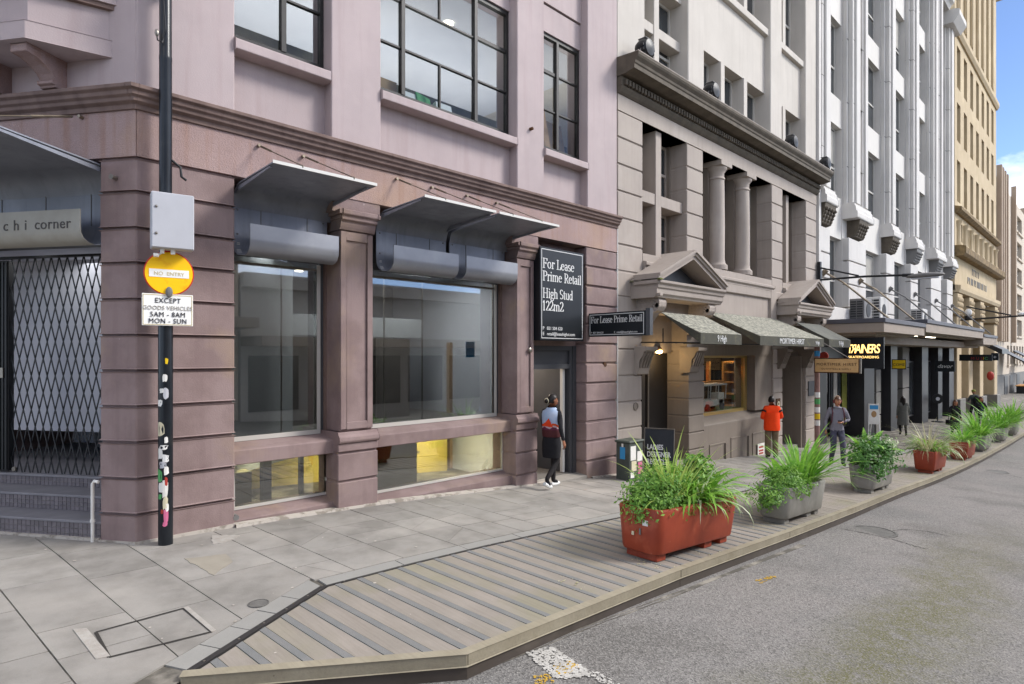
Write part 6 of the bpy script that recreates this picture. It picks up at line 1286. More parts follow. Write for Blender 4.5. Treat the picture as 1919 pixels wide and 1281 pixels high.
def blade_mesh(L, w, curve, mat, seg=7, fold=.25, name='leaf'):
    V, F = [], []; x = z = 0; ang = R(88)
    for i in range(seg+1):
        t = i/seg; ww = w*(min(1, .45+t*2.2) if t < .25 else (1-((t-.25)/.75)**1.8))/2 + .0006
        V += [(x, -ww, z+ww*fold), (x, 0, z), (x, ww, z+ww*fold)]
        ang -= curve/seg*(.4+1.2*t); x += L/seg*math.cos(ang); z += L/seg*math.sin(ang)
    for i in range(seg): F += [(3*i, 3*i+1, 3*i+4, 3*i+3), (3*i+1, 3*i+2, 3*i+5, 3*i+4)]
    me = bpy.data.meshes.new(name); me.from_pydata(V, [], F); me.materials.append(M[mat]); me.polygons.foreach_set('use_smooth', [True]*len(F)); return me
_blades = {}
def blades(kind):
    if kind not in _blades:
        spec = {'spike': (.62, .020, (.15, .9), 'leaf_blade'), 'strap': (.55, .038, (1.2, 2.5), 'leaf_strap'), 'flax': (.8, .030, (.4, 1.6), 'leaf_strap'), 'dry': (.7, .010, (.5, 1.9), 'leaf_dry'), 'pale': (.55, .022, (1.4, 2.6), 'leaf_pale'), 'broad': (.42, .085, (.7, 1.9), 'leaf_strap')}[kind]
        L, w, (c0, c1), m = spec; _blades[kind] = [blade_mesh(L*(.75+.07*i), w*(.85+.05*i), c0+(c1-c0)*((i*37) % 8)/7, m) for i in range(8)]
    return _blades[kind]
def clump(name, x, y, z, kind, n, sc, label, cat, spread=.10, lean=(0, 0), seed=1, parts=True, tilt=.5, dirbias=None):
    rr = random.Random(seed); t = thing(name, (x, y, z), label, cat); ms = blades(kind); acc = []
    for i in range(n):
        a = rr.random()*6.283
        if dirbias is not None and rr.random() < .6: a = dirbias + rr.gauss(0, .6)
        r_ = spread*math.sqrt(rr.random()); s_ = sc*rr.uniform(.7, 1.12); tl = rr.random()**1.0*tilt
        mx = Matrix.Translation((r_*math.cos(a), r_*math.sin(a), 0)) @ Matrix.Rotation(a, 4, 'Z') @ Matrix.Rotation(tl, 4, 'Y') @ Matrix.Rotation(rr.uniform(-.25, .25), 4, 'X') @ Matrix.Scale(s_, 4)
        me = rr.choice(ms)
        if parts:
            o = bpy.data.objects.new('leaf', me); COL.objects.link(o); o.parent = t; o.matrix_local = mx
        else: acc.append((me, mx))
    if acc:
        V, F = [], []
        for me, mx in acc: b = len(V); V += [tuple(mx @ v.co) for v in me.vertices]; F += [tuple(b+i for i in p.vertices) for p in me.polygons]
        m2 = bpy.data.meshes.new('leaves'); m2.from_pydata(V, [], F); m2.materials.append(ms[0].materials[0]); m2.polygons.foreach_set('use_smooth', [True]*len(F)); o = tag(link('leaves', m2), kind='stuff'); o.parent = t
    return t
def bush(name, x, y, z, lobes, n, leaf, mat, label, cat, seed=1, stems=14, z_drop=0.0):
    """many small leaves spread through an uneven crown; lobes are (dx, dy, dz, rx, ry, rz)"""
    rr = random.Random(seed); t = thing(name, (x, y, z), label, cat); V, F = [], []; tot = sum(l[3]*l[4]*l[5] for l in lobes)
    twigs = MB(WORLD)
    for l in lobes:
        k = int(n*l[3]*l[4]*l[5]/tot)
        sub = [(rr.gauss(0, .5), rr.gauss(0, .5), rr.gauss(0, .5)) for _ in range(max(6, k//28))]
        for c in sub:
            d = math.sqrt(c[0]**2+c[1]**2+c[2]**2); f = 1 if d < 1 else 1/d
            cc = Vector((l[0]+c[0]*f*l[3], l[1]+c[1]*f*l[4], l[2]+c[2]*f*l[5]))
            if rr.random() < .35: twigs.tube([(l[0]*.5, l[1]*.5, min(0, l[2]-l[5]*.5)), tuple((cc+Vector((l[0]*.5, l[1]*.5, 0)))*.5), tuple(cc)], .004, 4)
            for _ in range(k//len(sub)):
                p = cc + Vector((rr.gauss(0, .055), rr.gauss(0, .055), rr.gauss(0, .045))); s_ = leaf*rr.uniform(.6, 1.3)
                nrm = (Vector((p.x-l[0], p.y-l[1], (p.z-l[2])+.10)).normalized() + Vector((rr.uniform(-.8, .8), rr.uniform(-.8, .8), rr.uniform(-.2, .9)))).normalized()
                u = nrm.cross(Vector((rr.uniform(-1, 1), rr.uniform(-1, 1), rr.uniform(-1, 1)))).normalized(); v = nrm.cross(u); b = len(V)
                V += [tuple(p+u*s_), tuple(p+v*s_*.42+nrm*s_*.15), tuple(p-u*s_*.8), tuple(p-v*s_*.42+nrm*s_*.15)]; F.append((b, b+1, b+2, b+3)) if rr.random() < 2 else None
    me = bpy.data.meshes.new('foliage'); me.from_pydata(V, [], F); me.materials.append(M[mat]); o = tag(link('foliage', me), kind='stuff'); o.parent = t
    o = twigs.build('stems', 'soil', None); o.parent = t; return t
p1, x, y, z = planter(5.74, 7.62, 3.55, 4.16, .53, 'planter_red', 'large red planter box nearest the camera, chipped and stickered', rz=-.02)
for i, (dx_, zz, w, h, m_) in enumerate(((-.12, .46, .07, .06, 'paper'), (-.03, .36, .02, .07, 'lead'), (-.19, .31, .03, .04, 'creamst'))):
    m = MB(WORLD); m.box(-.935-.0, -.935+.006, -.05+dx_*.0+i*.09-.1, -.05+i*.09-.1+w, zz-h, zz); o = m.build('sticker', m_, None); o.parent = p1
bush('small_leaf_shrub', x-.42, y, z, [(-.14, .02, .16, .46, .28, .17), (.05, .05, .30, .38, .26, .24), (-.42, .02, .06, .16, .24, .09), (.25, -.16, .10, .35, .12, .12)], 6500, .027, 'leaf_bush', 'dense small leaved green shrub at the near end of the large red planter', 'shrub', 11)
clump('spiky_grass', x-.18, y+.02, z, 'spike', 130, 1.25, 'spiky upright grass tuft in the middle of the large red planter', 'grass plant', .08, seed=12, tilt=1.05)
clump('strap_leaf_plant', x+.05, y-.08, z, 'strap', 80, 1.02, 'shorter strap leaved tuft in front of the spiky grass in the large red planter', 'plant', .14, seed=18, tilt=1.0)
clump('strap_leaf_plant', x+.45, y-.02, z, 'strap', 130, 1.2, 'glossy arching strap leaved plant at the far end of the large red planter', 'plant', .16, seed=13, tilt=.9)
clump('arching_grass', x+.22, y-.16, z, 'pale', 55, 1.1, 'pale striped arching grass spilling over the street side of the large red planter', 'grass plant', .08, seed=14, tilt=1.0, dirbias=-.9)
bush('broad_leaf_shrub', x+.45, y+.08, z, [(0, 0, .32, .32, .22, .20), (.3, 0, .20, .24, .2, .15)], 760, .06, 'leaf_bush', 'broad leaved light green shrub behind the strap leaves in the large red planter', 'shrub', 15)
bush('trailing_plant', x+.05, y-.22, z, [(0, -.05, .02, .42, .05, .05), (.6, -.07, -.04, .14, .04, .10)], 520, .022, 'leaf_olive', 'olive trailing plant hanging over the street side of the large red planter', 'plant', 16)
p2, x, y, z = planter(9.15, 10.85, 3.50, 4.02, .50, 'planter_grey', 'concrete grey planter box second from the camera', rad=.15)
bush('ground_cover_shrub', x-.45, y, z, [(-.05, 0, .10, .42, .30, .15), (.15, -.1, .18, .36, .26, .16), (-.50, 0, -.04, .16, .26, .16), (.15, -.26, .03, .3, .05, .10)], 4200, .030, 'leaf_bush', 'bright bushy ground cover spilling from the near end of the first grey planter', 'shrub', 21)
clump('flax_clump', x+.32, y, z, 'flax', 170, 1.12, 'big strappy flax clump fanning to the right in the first grey planter', 'flax', .16, seed=22, tilt=1.05, dirbias=-.2)
clump('broad_leaf_clump', x-.1, y+.1, z, 'broad', 40, 1.15, 'broad bright green leaves behind the flax in the first grey planter', 'plant', .12, seed=23, tilt=.6)
p3, x, y, z = planter(13.5, 15.05, 3.48, 4.0, .50, 'planter_grey', 'concrete grey planter box third from the camera under a white flecked shrub', rad=.15)
bush('white_flecked_shrub', x-.1, y, z, [(-.1, 0, .24, .62, .38, .26), (.25, 0, .42, .36, .30, .24), (-.55, -.05, .10, .24, .28, .2), (.5, -.15, .16, .36, .26, .26), (-.15, -.26, -.02, .4, .08, .16)], 4200, .042, 'leaf_dark', 'dense dark green shrub mounded over the second grey planter', 'shrub', 31)
bush('flecked_shrub_tips', x-.1, y-.05, z+.06, [(-.1, 0, .24, .66, .40, .28), (.3, 0, .40, .40, .32, .25), (.5, -.15, .14, .38, .28, .26)], 1100, .036, 'leaf_pale', 'pale variegated leaves scattered over the dark shrub in the second grey planter', 'shrub', 32)
clump('tall_leaf_plant', x+.1, y+.12, z+.2, 'broad', 22, 1.3, 'light green broad leaves rising behind the flecked shrub', 'plant', .2, seed=33, tilt=.9)
def far_planter(i, px, L, mat, lab, plants):
    r_ = (px-960)/FOC; X = 3.45*(CF*r_+SF)/(CF-SF*r_); t, x, y, z = planter(X, X+L, 3.45, 3.97, .52, mat, lab, rad=.06 if mat == 'planter_red' else .14)
    for j, (kind, dx_, n, sc, nm, lb) in enumerate(plants):
        if kind.startswith('bush'): bush(nm, x+dx_, y, z, [(0, 0, .14*sc, .45*sc, .32, .2*sc), (.2, -.24, .0, .4*sc, .08, .16)], n, .04, {'bush': 'leaf_bush', 'busho': 'leaf_olive', 'bushp': 'leaf_pale'}[kind], lb, 'shrub', 40+i*5+j)
        else: clump(nm, x+dx_, y, z, kind, n, sc, lb, 'plant', .2, seed=50+i*5+j, parts=False, tilt=1.1)
far_planter(0, 1754, 1.5, 'planter_red', 'second red planter box, square cornered, beyond the grey planters', [('dry', -.3, 160, 1.35, 'dry_grass', 'silvery dry grass fanning from the second red planter'), ('strap', -.1, 110, 1.1, 'strap_leaf_plant', 'green strap leaves in the second red planter'), ('pale', .4, 80, 1.3, 'arching_grass', 'pale arching grass at the right of the second red planter'), ('busho', .05, 700, .9, 'trailing_plant', 'olive trailing plant over the front of the second red planter')])
far_planter(1, 1815, 1.5, 'planter_red', 'third and smallest red planter box seen along the kerb', [('strap', -.1, 110, 1.15, 'strap_leaf_plant', 'dark strap leaves in the third red planter'), ('flax', .4, 70, 1.0, 'flax_clump', 'light flax in the third red planter')])
far_planter(2, 1848, 1.6, 'planter_grey', 'grey planter box behind the third red one, mostly hidden by grass', [('flax', -.2, 150, 1.45, 'flax_clump', 'tall flax in the grey planter behind the third red one'), ('bushp', .3, 600, 1.0, 'pale_shrub', 'pale shrub in the grey planter behind the third red one'), ('pale', .3, 80, 1.4, 'arching_grass', 'long pale grass arching over the kerb past the third red planter')])
far_planter(3, 1882, 1.6, 'planter_grey', 'far grey planter box second from the end of the row', [('flax', -.1, 150, 1.5, 'flax_clump', 'flax in the planter second from the end'), ('bushp', .3, 500, 1.0, 'pale_shrub', 'pale shrub in the planter second from the end')])
far_planter(4, 1904, 1.7, 'planter_grey', 'farthest grey planter box at the end of the row', [('flax', 0, 170, 1.6, 'flax_clump', 'dark flax in the farthest planter')])
# litter on the deck
lt = MB(WORLD); rr = random.Random(9)
for _ in range(46):
    px, py = rr.choice([(1180, 1052), (1200, 1060), (1225, 1062), (1330, 1040), (1060, 1090), (1105, 1100)]); x, y = G(px+rr.gauss(0, 16), py+rr.gauss(0, 5)); s_ = rr.uniform(.006, .02); a = rr.random()*6
    if y > KERB_Y+.1: lt.add([(x+s_*math.cos(a+k*1.57), y+s_*math.sin(a+k*1.57)*.6, zg(x, y)+.009+.004*(k % 2)) for k in range(4)], [(0, 1, 2, 3)])
tag(lt.build('leaf_litter', 'leaf_dry'), kind='stuff')
sp = MB(WORLD)
for px, py in [(rr.uniform(20, 1150), rr.uniform(950, 1240)) for _ in range(24)] + list(((456, 979), (602, 1039), (555, 1064), (688, 1010), (1005, 1106), (945, 1015), (730, 1106), (780, 1025), (860, 1180))):
    x, y = G(px, py); k = 7; r_ = rr.uniform(.006, .018)
    if py > 1000+.0*px and not (y < 3.6): sp.add([(x+r_*math.cos(6.283*i/k), y+r_*math.sin(6.283*i/k), zg(x, y)+.005) for i in range(k)], [tuple(range(k))])
tag(sp.build('chewing_gum_spots', 'plinth_white'), kind='stuff')

# ------------------------------------------------------------------ people
SKIN = pm('skin', '#b98465', '#b07a5c', scale=20, rough=.55); SKIN2 = pm('skin_brown', '#8a5a40', '#82533a', scale=20, rough=.55)
def cloth(n, a, b=None): return pm(n, a, b or a, scale=9, rough=.9, bump=1.0, bscale=11)
HAIR = pm('black_hair', '#17120f', '#241b16', scale=30, rough=.45); HAIRB = pm('brown_hair', '#4a2f1e', '#5a3a25', scale=30, rough=.5)
_pend = []
BASE = dict(pel=(0, 0, .95), sp=(0, -.01, 1.10), ch=(0, .0, 1.30), nk=(0, .01, 1.47), hb=(0, .03, 1.56),
            sl=(-.17, 0, 1.41), el=(-.22, -.03, 1.14), wl=(-.22, .06, .90), sr=(.17, 0, 1.41), er=(.22, -.03, 1.14), wr=(.22, .06, .90),
            hl=(-.09, 0, .91), kl=(-.10, .03, .50), al=(-.10, -.02, .09), tl=(-.11, .15, .035), hr=(.09, 0, .91), kr=(.10, .03, .50), ar=(.10, -.02, .09), tr=(.11, .15, .035))
BONES = [('pel', 'sp'), ('sp', 'ch'), ('ch', 'nk'), ('nk', 'hb'), ('ch', 'sl'), ('sl', 'el'), ('el', 'wl'), ('ch', 'sr'), ('sr', 'er'), ('er', 'wr'), ('pel', 'hl'), ('hl', 'kl'), ('kl', 'al'), ('al', 'tl'), ('pel', 'hr'), ('hr', 'kr'), ('kr', 'ar'), ('ar', 'tr')]
RAD = dict(pel=.145, sp=.13, ch=.155, nk=.06, hb=.055, sl=.075, el=.047, wl=.032, sr=.075, er=.047, wr=.032, hl=.095, kl=.062, al=.042, tl=.035, hr=.095, kr=.062, ar=.042, tr=.035)
def person(px, py, H, heading, label, mats, pose=None, rad=None, hair=None, head_turn=0.0, extras=None, group=None, pos=None):
    x, y = pos or G(px, py); z = zg(x, y); t = thing('person', (x, y, z), label, 'person', group, math.atan2(heading[1], heading[0]) - math.pi/2); t.scale = (H/1.75,)*3
    J = dict(BASE); J.update(pose or {}); Rd = dict(RAD); Rd.update(rad or {}); names = list(J); me = bpy.data.meshes.new('skel')
    me.from_pydata([J[n] for n in names], [(names.index(a), names.index(b)) for a, b in BONES], [])
    o = bpy.data.objects.new('skel', me); COL.objects.link(o); sk_ = o.modifiers.new('s', 'SKIN'); sk_.use_smooth_shade = True
    for i, n in enumerate(names):
        v = me.skin_vertices[0].data[i]; v.radius = (Rd[n], Rd[n]); v.use_root = (n == 'pel')
    sb_ = o.modifiers.new('u', 'SUBSURF'); sb_.levels = 2; sb_.render_levels = 2
    _pend.append((o, t, J, Rd, mats, hair, head_turn, extras)); return t
def seg_d(p, a, b):
    a, b = Vector(a), Vector(b); d = b-a; l = d.length_squared or 1e-9; u = max(0, min(1, (p-a).dot(d)/l)); return (p-(a+d*u)).length
def limb(mb, p, q, r, r2, mi, n=7): mb.tube([p, tuple((Vector(p)+Vector(q))*.5), q], r, n, mi, r2)
def finish_people():
    dg = bpy.context.evaluated_depsgraph_get()
    for o, t, J, Rd, mats, hair, turn, extras in _pend:
        me = bpy.data.meshes.new_from_object(o.evaluated_get(dg)); ml = ['skin', 'top', 'sleeve', 'legs', 'shoe'] 
        for v in me.vertices:                                                  # flatten the trunk front to back
            if .80 < v.co.z < 1.46 and abs(v.co.x) < .24: v.co.y *= .74
        mb = MB(WORLD); mb.v = [tuple(v.co) for v in me.vertices]; mb.f = [tuple(p.vertices) for p in me.polygons]
        zone = {('pel', 'sp'): 1, ('sp', 'ch'): 1, ('ch', 'nk'): 1, ('nk', 'hb'): 0, ('ch', 'sl'): 1, ('sl', 'el'): 2, ('el', 'wl'): 2, ('ch', 'sr'): 1, ('sr', 'er'): 2, ('er', 'wr'): 2, ('pel', 'hl'): 3, ('hl', 'kl'): 3, ('kl', 'al'): 3, ('al', 'tl'): 4, ('pel', 'hr'): 3, ('hr', 'kr'): 3, ('kr', 'ar'): 3, ('ar', 'tr'): 4}
        for p in me.polygons:
            c = p.center; b = min(BONES, key=lambda bb: seg_d(c, J[bb[0]], J[bb[1]])/((Rd[bb[0]]+Rd[bb[1]])/2)**.5); m = zone[b]
            if m in (1, 3) and not (b[1] in ('kl', 'kr', 'al', 'ar') and c.z < .8): m = 1 if c.z > mats.get('waist', .93) else 3
            if c.z < .10 and m == 3: m = 4
            mb.m.append(m)
        # head, neck-rooted, with face
        hb = Vector(J['hb']); hm = Matrix.Translation(hb+Vector((0, .012, .075))) @ Matrix.Rotation(turn, 4, 'Z')
        def hv(*p): return tuple(hm @ Vector(p))
        V = []; n = 14; rows = 12
        for i in range(rows+1):
            ph = math.pi*i/rows; zz = -math.cos(ph)*.118; rr_ = math.sin(ph)
            for j in range(n):
                a = 2*math.pi*j/n; fx, fy = math.cos(a)*rr_*.077, math.sin(a)*rr_*.095
                if zz < 0: k = 1+zz*2.3; fx *= k; fy = fy*(1+zz*1.2) + (.012 if fy > 0 else .016)*(-zz/.118)
                V.append(hv(fx, fy, zz))
        mb.add(V, [(i*n+j, i*n+(j+1) % n, (i+1)*n+(j+1) % n, (i+1)*n+j) for i in range(rows) for j in range(n)], 0)
        mb.add([hv(0, .088, .02), hv(-.014, .090, -.032), hv(.014, .090, -.032), hv(0, .116, -.030)], [(0, 1, 3), (0, 3, 2), (1, 2, 3), (0, 2, 1)], 0)
        for s_ in (-1, 1):
            e = MB(WORLD); e.ball((s_*.031, .083, .012), .013, .008, .007, 8); mb.add([hv(*v) for v in e.v], e.f, 5); e = MB(WORLD); e.ball((s_*.079, .0, -.004), .010, .020, .032, 8); mb.add([hv(*v) for v in e.v], e.f, 0)
            e = MB(WORLD); e.box(s_*.032-.018, s_*.032+.018, .082, .092, .030, .037); mb.add([hv(*v) for v in e.v], e.f, 5)
        e = MB(WORLD); e.box(-.024, .024, .080, .092, -.066, -.056); mb.add([hv(*v) for v in e.v], e.f, 6)
        # hands: palm, four unequal fingers and a thumb
        for s_, w_, e_ in ((-1, 'wl', 'el'), (1, 'wr', 'er')):
            w, el = Vector(J[w_]), Vector(J[e_]); d = (w-el).normalized(); up = Vector((0, 1, 0)) if abs(d.y) < .8 else Vector((0, 0, 1)); sd = (up - d*up.dot(d)).normalized(); fw = d.cross(sd).normalized()*s_
            pc = w+d*.05; pv = []
            for k, (u, hw) in enumerate(((-.03, .026), (.03, .040), (.09, .042))):
                for q in range(8): a = q*math.pi/4; pv.append(tuple(w+d*u+sd*(hw*math.cos(a))+fw*(.017*math.sin(a))))
            mb.add(pv, [(k*8+q, k*8+(q+1) % 8, (k+1)*8+(q+1) % 8, (k+1)*8+q) for k in range(2) for q in range(8)]+[tuple(range(16, 24))], 0)
            for k, L in enumerate((.070, .080, .074, .058)):
                b0 = w+d*.085+sd*(.031-.021*k); b1 = b0+d*L*.5-fw*.010; b2 = b1+d*L*.42-fw*.028; mb.tube([tuple(b0), tuple(b1), tuple(b2)], .0095, 6, 0, .007)
            b0 = w+d*.03+sd*.035; mb.tube([tuple(b0), tuple(b0+d*.03+sd*.025-fw*.01), tuple(b0+d*.062+sd*.03-fw*.02)], .011, 6, 0, .008)
        mats_ = [mats['skin'], mats['top'], mats.get('sleeve', mats['top']), mats['legs'], mats['shoe'], HAIR, M['redst']]
        body = mb.build('body', mats_, None, smooth=True); body.parent = t; bpy.data.objects.remove(o)
        if hair:
            hmat, style = hair; h = MB(WORLD); V = []; n = 16; rows = 8
            for i in range(rows+1):
                ph = math.pi*(i/rows)*.62; zz = math.cos(ph)*.128; rr_ = math.sin(ph)
                for j in range(n):
                    a = 2*math.pi*j/n; ff = math.sin(a); drop = 0
                    if zz < .055 and ff > .35: zz2 = .055
                    else: zz2 = zz
                    V.append(hv(math.cos(a)*max(rr_, .02)*.086, ff*max(rr_, .02)*.103-.006, zz2+.006*math.sin(j*2.7+i)))
            h.add(V, [(i*n+j, i*n+(j+1) % n, (i+1)*n+(j+1) % n, (i+1)*n+j) for i in range(rows) for j in range(n)])
            if style == 'bun': h.ball(hv(0, -.125, -.01), .048, .042, .048, 10)
            if style == 'long':
                for k in range(11): a = math.pi+math.pi*k/10; h.tube([hv(.075*math.cos(a), .085*math.sin(a), .03), hv(.088*math.cos(a), .10*math.sin(a), -.09), hv(.082*math.cos(a), .10*math.sin(a)-.01, -.24-.03*(k % 3))], .026, 6, 0, .014)
            hh = h.build('hair', hmat, None, smooth=True); hh.parent = t
        if extras: extras(t, J, hv)
def part(mb, name, mat, t, **k): o = mb.build(name, mat, None, **k); o.parent = t; return o
WALK = dict(kl=(-.09, .14, .53), al=(-.09, .02, .16), tl=(-.10, .12, .06), kr=(.09, .02, .50), ar=(.09, -.10, .10), tr=(.10, .04, .04))
# woman by the doorway, seen from behind
jk = pm('vest_sky', '#93aac9', '#b3bdd0', scale=6, rough=.85); blk = cloth('black_cloth', '#17161a', '#1e1d21'); tights = cloth('sheer_tights', '#1c191a', '#242021')
def ex_woman(t, J, hv):
    m = MB(WORLD)
    def ring(z, rx, ry, dy=0, wob=0): return [(rx*math.cos(2*math.pi*j/20), ry*math.sin(2*math.pi*j/20)+dy, z+wob*math.sin(j*1.9)) for j in range(20)]
    lv = [(.965, .185, .135, 0), (1.02, .195, .145, 1), (1.10, .195, .150, 1), (1.14, .190, .148, 2), (1.17, .190, .146, 3), (1.21, .190, .146, 4), (1.29, .195, .15, 5), (1.38, .20, .145, 5), (1.44, .185, .12, 5), (1.475, .12, .09, 5), (1.51, .085, .075, 5)]
    for z, rx, ry, _ in lv: m.v += ring(z, rx, ry, .0, .022 if 1.1 < z < 1.25 else 0)
    for i in range(len(lv)-1):
        for j in range(20): m.f.append((i*20+j, i*20+(j+1) % 20, (i+1)*20+(j+1) % 20, (i+1)*20+j)); m.m.append({0: 0, 1: 0, 2: 1, 3: 2, 4: 3, 5: 4}[lv[i+1][3]])
    part(m, 'vest', [pm('vest_maroon', '#4a1f22'), pm('vest_plum', '#5d1f3a'), pm('vest_white', '#b9a3a8'), pm('vest_orange', '#d9431c', '#c9551f', scale=8), jk], t, smooth=True)
    pk = MB(WORLD); pk.add([(-.10, -.152, 1.17), (.14, -.152, 1.16), (.045, -.156, 1.32), (-.02, -.157, 1.25)], [(0, 1, 2, 3)]); part(pk, 'vest_print', pm('vest_orange2', '#e0481c', '#d23a14', scale=10), t)
    sk = MB(WORLD)
    for z, rx, ry in ((.58, .175, .15), (.72, .19, .155), (.86, .195, .15), (.98, .17, .12)): sk.v += ring(z, rx, ry)
    for i in range(3): sk.f += [(i*20+j, i*20+(j+1) % 20, (i+1)*20+(j+1) % 20, (i+1)*20+j) for j in range(20)]
    sk.m = [0]*len(sk.f); part(sk, 'skirt', blk, t, smooth=True)
    ft = MB(WORLD); ft.ball(hv(0, -.128, -.005), .055, .018, .055, 10); part(ft, 'scrunchie', M['creamst'], t)
    for s_, a, tt in ((-1, 'al', 'tl'), (1, 'ar', 'tr')):
        so = MB(WORLD); A_, T_ = Vector(J[a]), Vector(J[tt]); so.tube([tuple(A_+Vector((0, -.07, -.065))), tuple((A_+T_)/2+Vector((0, 0, -.055))), tuple(T_+Vector((0, .05, -.02)))], .036, 8); part(so, 'shoe_sole', M['sign_white'], t, smooth=True)
person(1034, 914, 1.66, (.99, .12), 'person in a colourful landscape vest and black skirt walking to the doorway', dict(skin=SKIN2, top=blk, sleeve=blk, legs=tights, shoe=blk, waist=.97), dict(kl=(-.10, .22, .53), al=(-.10, .20, .10), tl=(-.11, .35, .04), kr=(.10, .02, .49), ar=(.10, -.30, .22), tr=(.11, -.22, .08), er=(.27, -.10, 1.15), wr=(.31, -.06, .91), el=(-.24, .06, 1.15), wl=(-.20, .26, .98)), dict(kl=.060, kr=.060, al=.045, ar=.045), (HAIR, 'bun'), -.55, ex_woman)
org = cloth('orange_jacket', '#ff4a12', '#f54410'); kh = cloth('khaki_trousers', '#7d6a55', '#6f5d49')
def ex_orange(t, J, hv):
    m = MB(WORLD)
    for s_, a, b in ((-1, 'sl', 'el'), (1, 'sr', 'er')): p = Vector(J[a])*.72+Vector(J[b])*.28; d = (Vector(J[b])-Vector(J[a])).normalized()*.022; m.tube([tuple(p-d), tuple(p+d)], .078, 10)
    part(m, 'dark_band', blk, t); hm_ = MB(WORLD); R_ = [(.215*math.cos(2*math.pi*j/18), .165*math.sin(2*math.pi*j/18)) for j in range(18)]
    for z, k in ((.80, 1.0), (.9, 1.04), (1.02, 1.0), (1.3, .98)): hm_.v += [(x*k, y*k, z) for x, y in R_]
    for i in range(3): hm_.f += [(i*18+j, i*18+(j+1) % 18, (i+1)*18+(j+1) % 18, (i+1)*18+j) for j in range(18)]
    hm_.m = [0]*len(hm_.f); part(hm_, 'jacket_skirt', org, t, smooth=True)
person(1447, 859, 1.74, (.80, .60), 'person in a bright orange work jacket and khaki trousers seen from behind', dict(skin=SKIN2, top=org, legs=kh, shoe=blk, waist=.86), dict(el=(-.25, .0, 1.16), wl=(-.20, .22, 1.12), er=(.26, .0, 1.16), wr=(.16, .22, 1.15)), dict(pel=.165, sp=.165, ch=.175, sl=.09, sr=.09, el=.068, er=.068, wl=.05, wr=.05, kl=.085, kr=.085, al=.075, ar=.075, hl=.11, hr=.11), (HAIR, 'short'), -.35, ex_orange)
gsw = cloth('grey_sweater', '#7a7880', '#84828a'); dn = cloth('slate_trousers', '#4a4a5a', '#42414e')
def ex_head(t, J, hv):
    m = MB(WORLD); m.tube([hv(.086*math.cos(a), .0, .02+.118*math.sin(a)) for a in [math.pi*k/10 for k in range(11)]], .011, 8); part(m, 'headband', M['doortan'], t, smooth=True)
    for s_ in (-1, 1): c = MB(WORLD); c.ball(hv(s_*.092, .0, -.005), .022, .036, .045, 10); part(c, 'ear_cup', pm('headphone_red', '#6b2f34'), t, smooth=True)
    st = MB(WORLD)
    for s_ in (-1, 1): st.tube([(s_*.11, -.08, 1.42), (s_*.12, .06, 1.47), (s_*.13, .135, 1.36), (s_*.15, .11, 1.12), (s_*.16, -.02, 1.02)], .017, 6)
    part(st, 'rucksack_strap', pm('strap_maroon', '#4d2a33'), t); bp_ = MB(WORLD); bp_.ball((0, -.19, 1.20), .16, .10, .25, 10); part(bp_, 'rucksack', blk, t, smooth=True)
    w = Vector(J['wl']); ph_ = MB(WORLD); ph_.box(w.x+.02, w.x+.10, w.y+.02, w.y+.035, w.z+.0, w.z+.05); part(ph_, 'phone', blk, t)
    cl = MB(WORLD); cl.tube([(.058*math.cos(a), .005+.058*math.sin(a), 1.475) for a in [2*math.pi*k/12 for k in range(13)]], .02, 6); part(cl, 'collar', gsw, t, smooth=True)
person(1569, 872, 1.86, (-.86, -.51), 'person with headphones in a grey sweater looking at a phone and walking this way', dict(skin=SKIN, top=gsw, legs=dn, shoe=blk, waist=.90), dict(WALK, el=(-.28, -.03, 1.16), wl=(-.07, .20, 1.12), er=(.25, -.05, 1.14), wr=(.26, .0, .89), kr=(.10, .10, .50), ar=(.11, -.12, .12), tr=(.12, .02, .05), kl=(-.09, .20, .53), al=(-.09, .20, .10), tl=(-.10, .36, .06)), dict(kl=.072, kr=.072, al=.055, ar=.055), (HAIRB, 'short'), .25, ex_head)
coat = cloth('grey_coat', '#5c5c58', '#66655f')
def ex_coat(t, J, hv):
    m = MB(WORLD)
    for z, k in ((.50, 1.12), (.75, 1.05), (.95, .95), (1.15, .95), (1.35, .95)): m.v += [(.21*k*math.cos(2*math.pi*j/18), .16*k*math.sin(2*math.pi*j/18), z) for j in range(18)]
    for i in range(4): m.f += [(i*18+j, i*18+(j+1) % 18, (i+1)*18+(j+1) % 18, (i+1)*18+j) for j in range(18)]
    m.m = [0]*len(m.f); part(m, 'coat_skirt', coat, t, smooth=True)
person(1693, 817, 1.68, (.85, .5), 'person with long dark hair in a grey coat seen from behind by the dark shopfront', dict(skin=SKIN, top=coat, legs=blk, shoe=blk, waist=.8), dict(WALK), dict(ch=.165), (HAIR, 'long'), 0, ex_coat)
def ex_skirt(t, J, hv):
    m = MB(WORLD)
    for z, k in ((.42, .92), (.65, 1.02), (.85, 1.05), (1.0, .85)): m.v += [(.19*k*math.cos(2*math.pi*j/18), .145*k*math.sin(2*math.pi*j/18), z) for j in range(18)]
    for i in range(3): m.f += [(i*18+j, i*18+(j+1) % 18, (i+1)*18+(j+1) % 18, (i+1)*18+j) for j in range(18)]
    m.m = [0]*len(m.f); part(m, 'skirt', pm('charcoal_skirt', '#2b2a2a'), t, smooth=True); b = MB(WORLD); b.box(.24, .33, -.12, .14, .62, .84); b.tube([(.27, 0, .84), (.24, .0, 1.1), (.18, 0, 1.44)], .012, 6); part(b, 'handbag', blk, t)
person(1790, 821, 1.62, (-.8, -.6), 'person in black with a charcoal skirt and handbag walking this way', dict(skin=SKIN, top=blk, legs=blk, shoe=blk), dict(WALK, er=(.23, .02, 1.15), wr=(.20, .18, 1.0)), None, (HAIRB, 'long'), .1, ex_skirt)
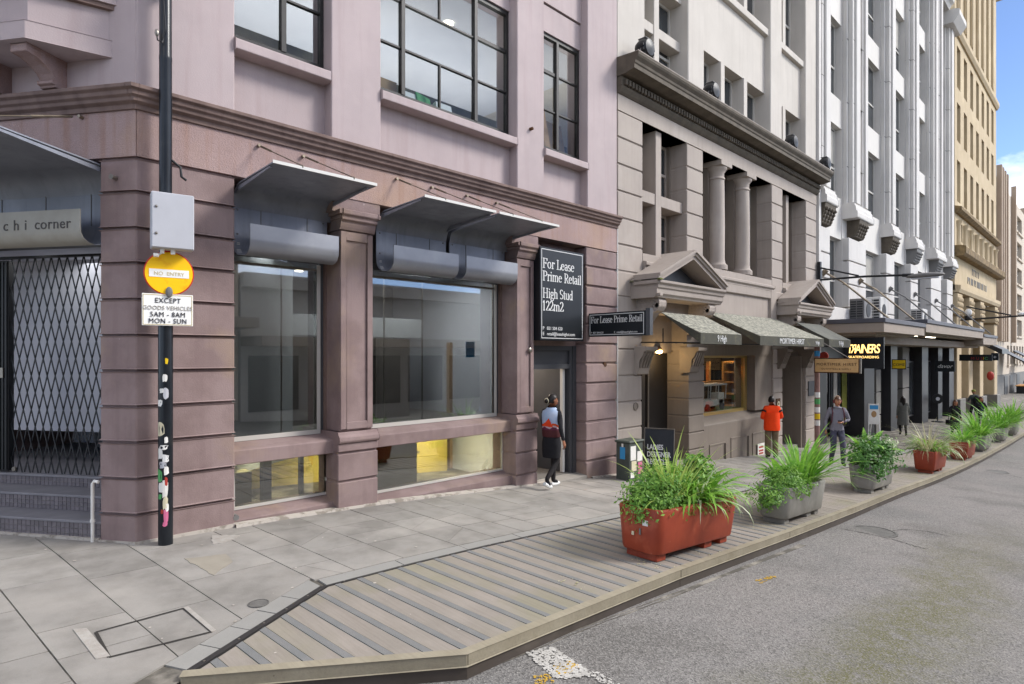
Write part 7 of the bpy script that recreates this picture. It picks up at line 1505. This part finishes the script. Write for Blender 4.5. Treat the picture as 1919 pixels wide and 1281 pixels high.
def ex_scarf(t, J, hv):
    b = MB(WORLD); b.box(-.36, -.28, -.1, .12, .72, .95); b.tube([(-.3, 0, .95), (-.2, .02, 1.44)], .012, 6); part(b, 'bag', blk, t); i_ = MB(WORLD); i_.pr_oz([(0, 0), (0, 0.01), (.01, 0)], 0, .01); v = MB(WORLD); v.add([(-.06, .125, 1.42), (.06, .125, 1.42), (.07, .128, 1.05), (-.07, .128, 1.05)], [(0, 1, 2, 3)]); part(v, 'blue_top', pm('blue_top', '#27324a'), t)
person(1838, 811, 1.68, (-.75, -.66), 'person in a black jacket over a blue top walking this way beside the planters', dict(skin=SKIN, top=blk, legs=blk, shoe=blk), dict(WALK, el=(-.27, .0, 1.15), wl=(-.2, .16, 1.05)), dict(sl=.09, sr=.09, el=.065, er=.065), (HAIRB, 'long'), 0, ex_scarf)
jk2 = cloth('green_grey_jacket', '#4d5550', '#454c48')
def ex_pack(t, J, hv):
    b = MB(WORLD); b.ball((0, -.21, 1.20), .17, .13, .27, 10); part(b, 'backpack', blk, t, smooth=True); c = MB(WORLD); c.ball(hv(0, .0, .05), .092, .112, .085, 10); part(c, 'cap', pm('olive_cap', '#7a7d33'), t, smooth=True)
person(1826, 792, 1.80, (.8, .6), 'person with a black backpack and olive cap seen from behind near the sandstone columns', dict(skin=SKIN, top=jk2, legs=blk, shoe=blk), dict(WALK, el=(-.27, .02, 1.16), wl=(-.15, .2, 1.15)), dict(sl=.09, sr=.09), None, 0, ex_pack)
person(1885, 733, 1.70, (.9, .3), 'distant dark figure standing before the far pale building', dict(skin=SKIN, top=blk, legs=blk, shoe=blk), dict(WALK), None, (HAIR, 'short'))
person(1916, 731, 1.70, (-.8, .5), 'distant person in dark clothes at the right edge beyond the bench', dict(skin=SKIN, top=cloth('navy_jacket', '#22283a'), legs=blk, shoe=blk), dict(WALK), None, (HAIR, 'short'))
finish_people()
# ------------------------------------------------------------------ lettering to plain meshes
def finish_texts():
    dg = bpy.context.evaluated_depsgraph_get()
    for o in [o for o in scn.objects if o.type == 'FONT']:
        me = bpy.data.meshes.new_from_object(o.evaluated_get(dg)); n = o.name; m = bpy.data.objects.new('tmp', me); COL.objects.link(m)
        m.parent = o.parent; m.matrix_parent_inverse = o.matrix_parent_inverse; m.matrix_basis = o.matrix_basis; o.name = 'old'; m.name = n;
        bpy.data.objects.remove(o)
finish_texts()
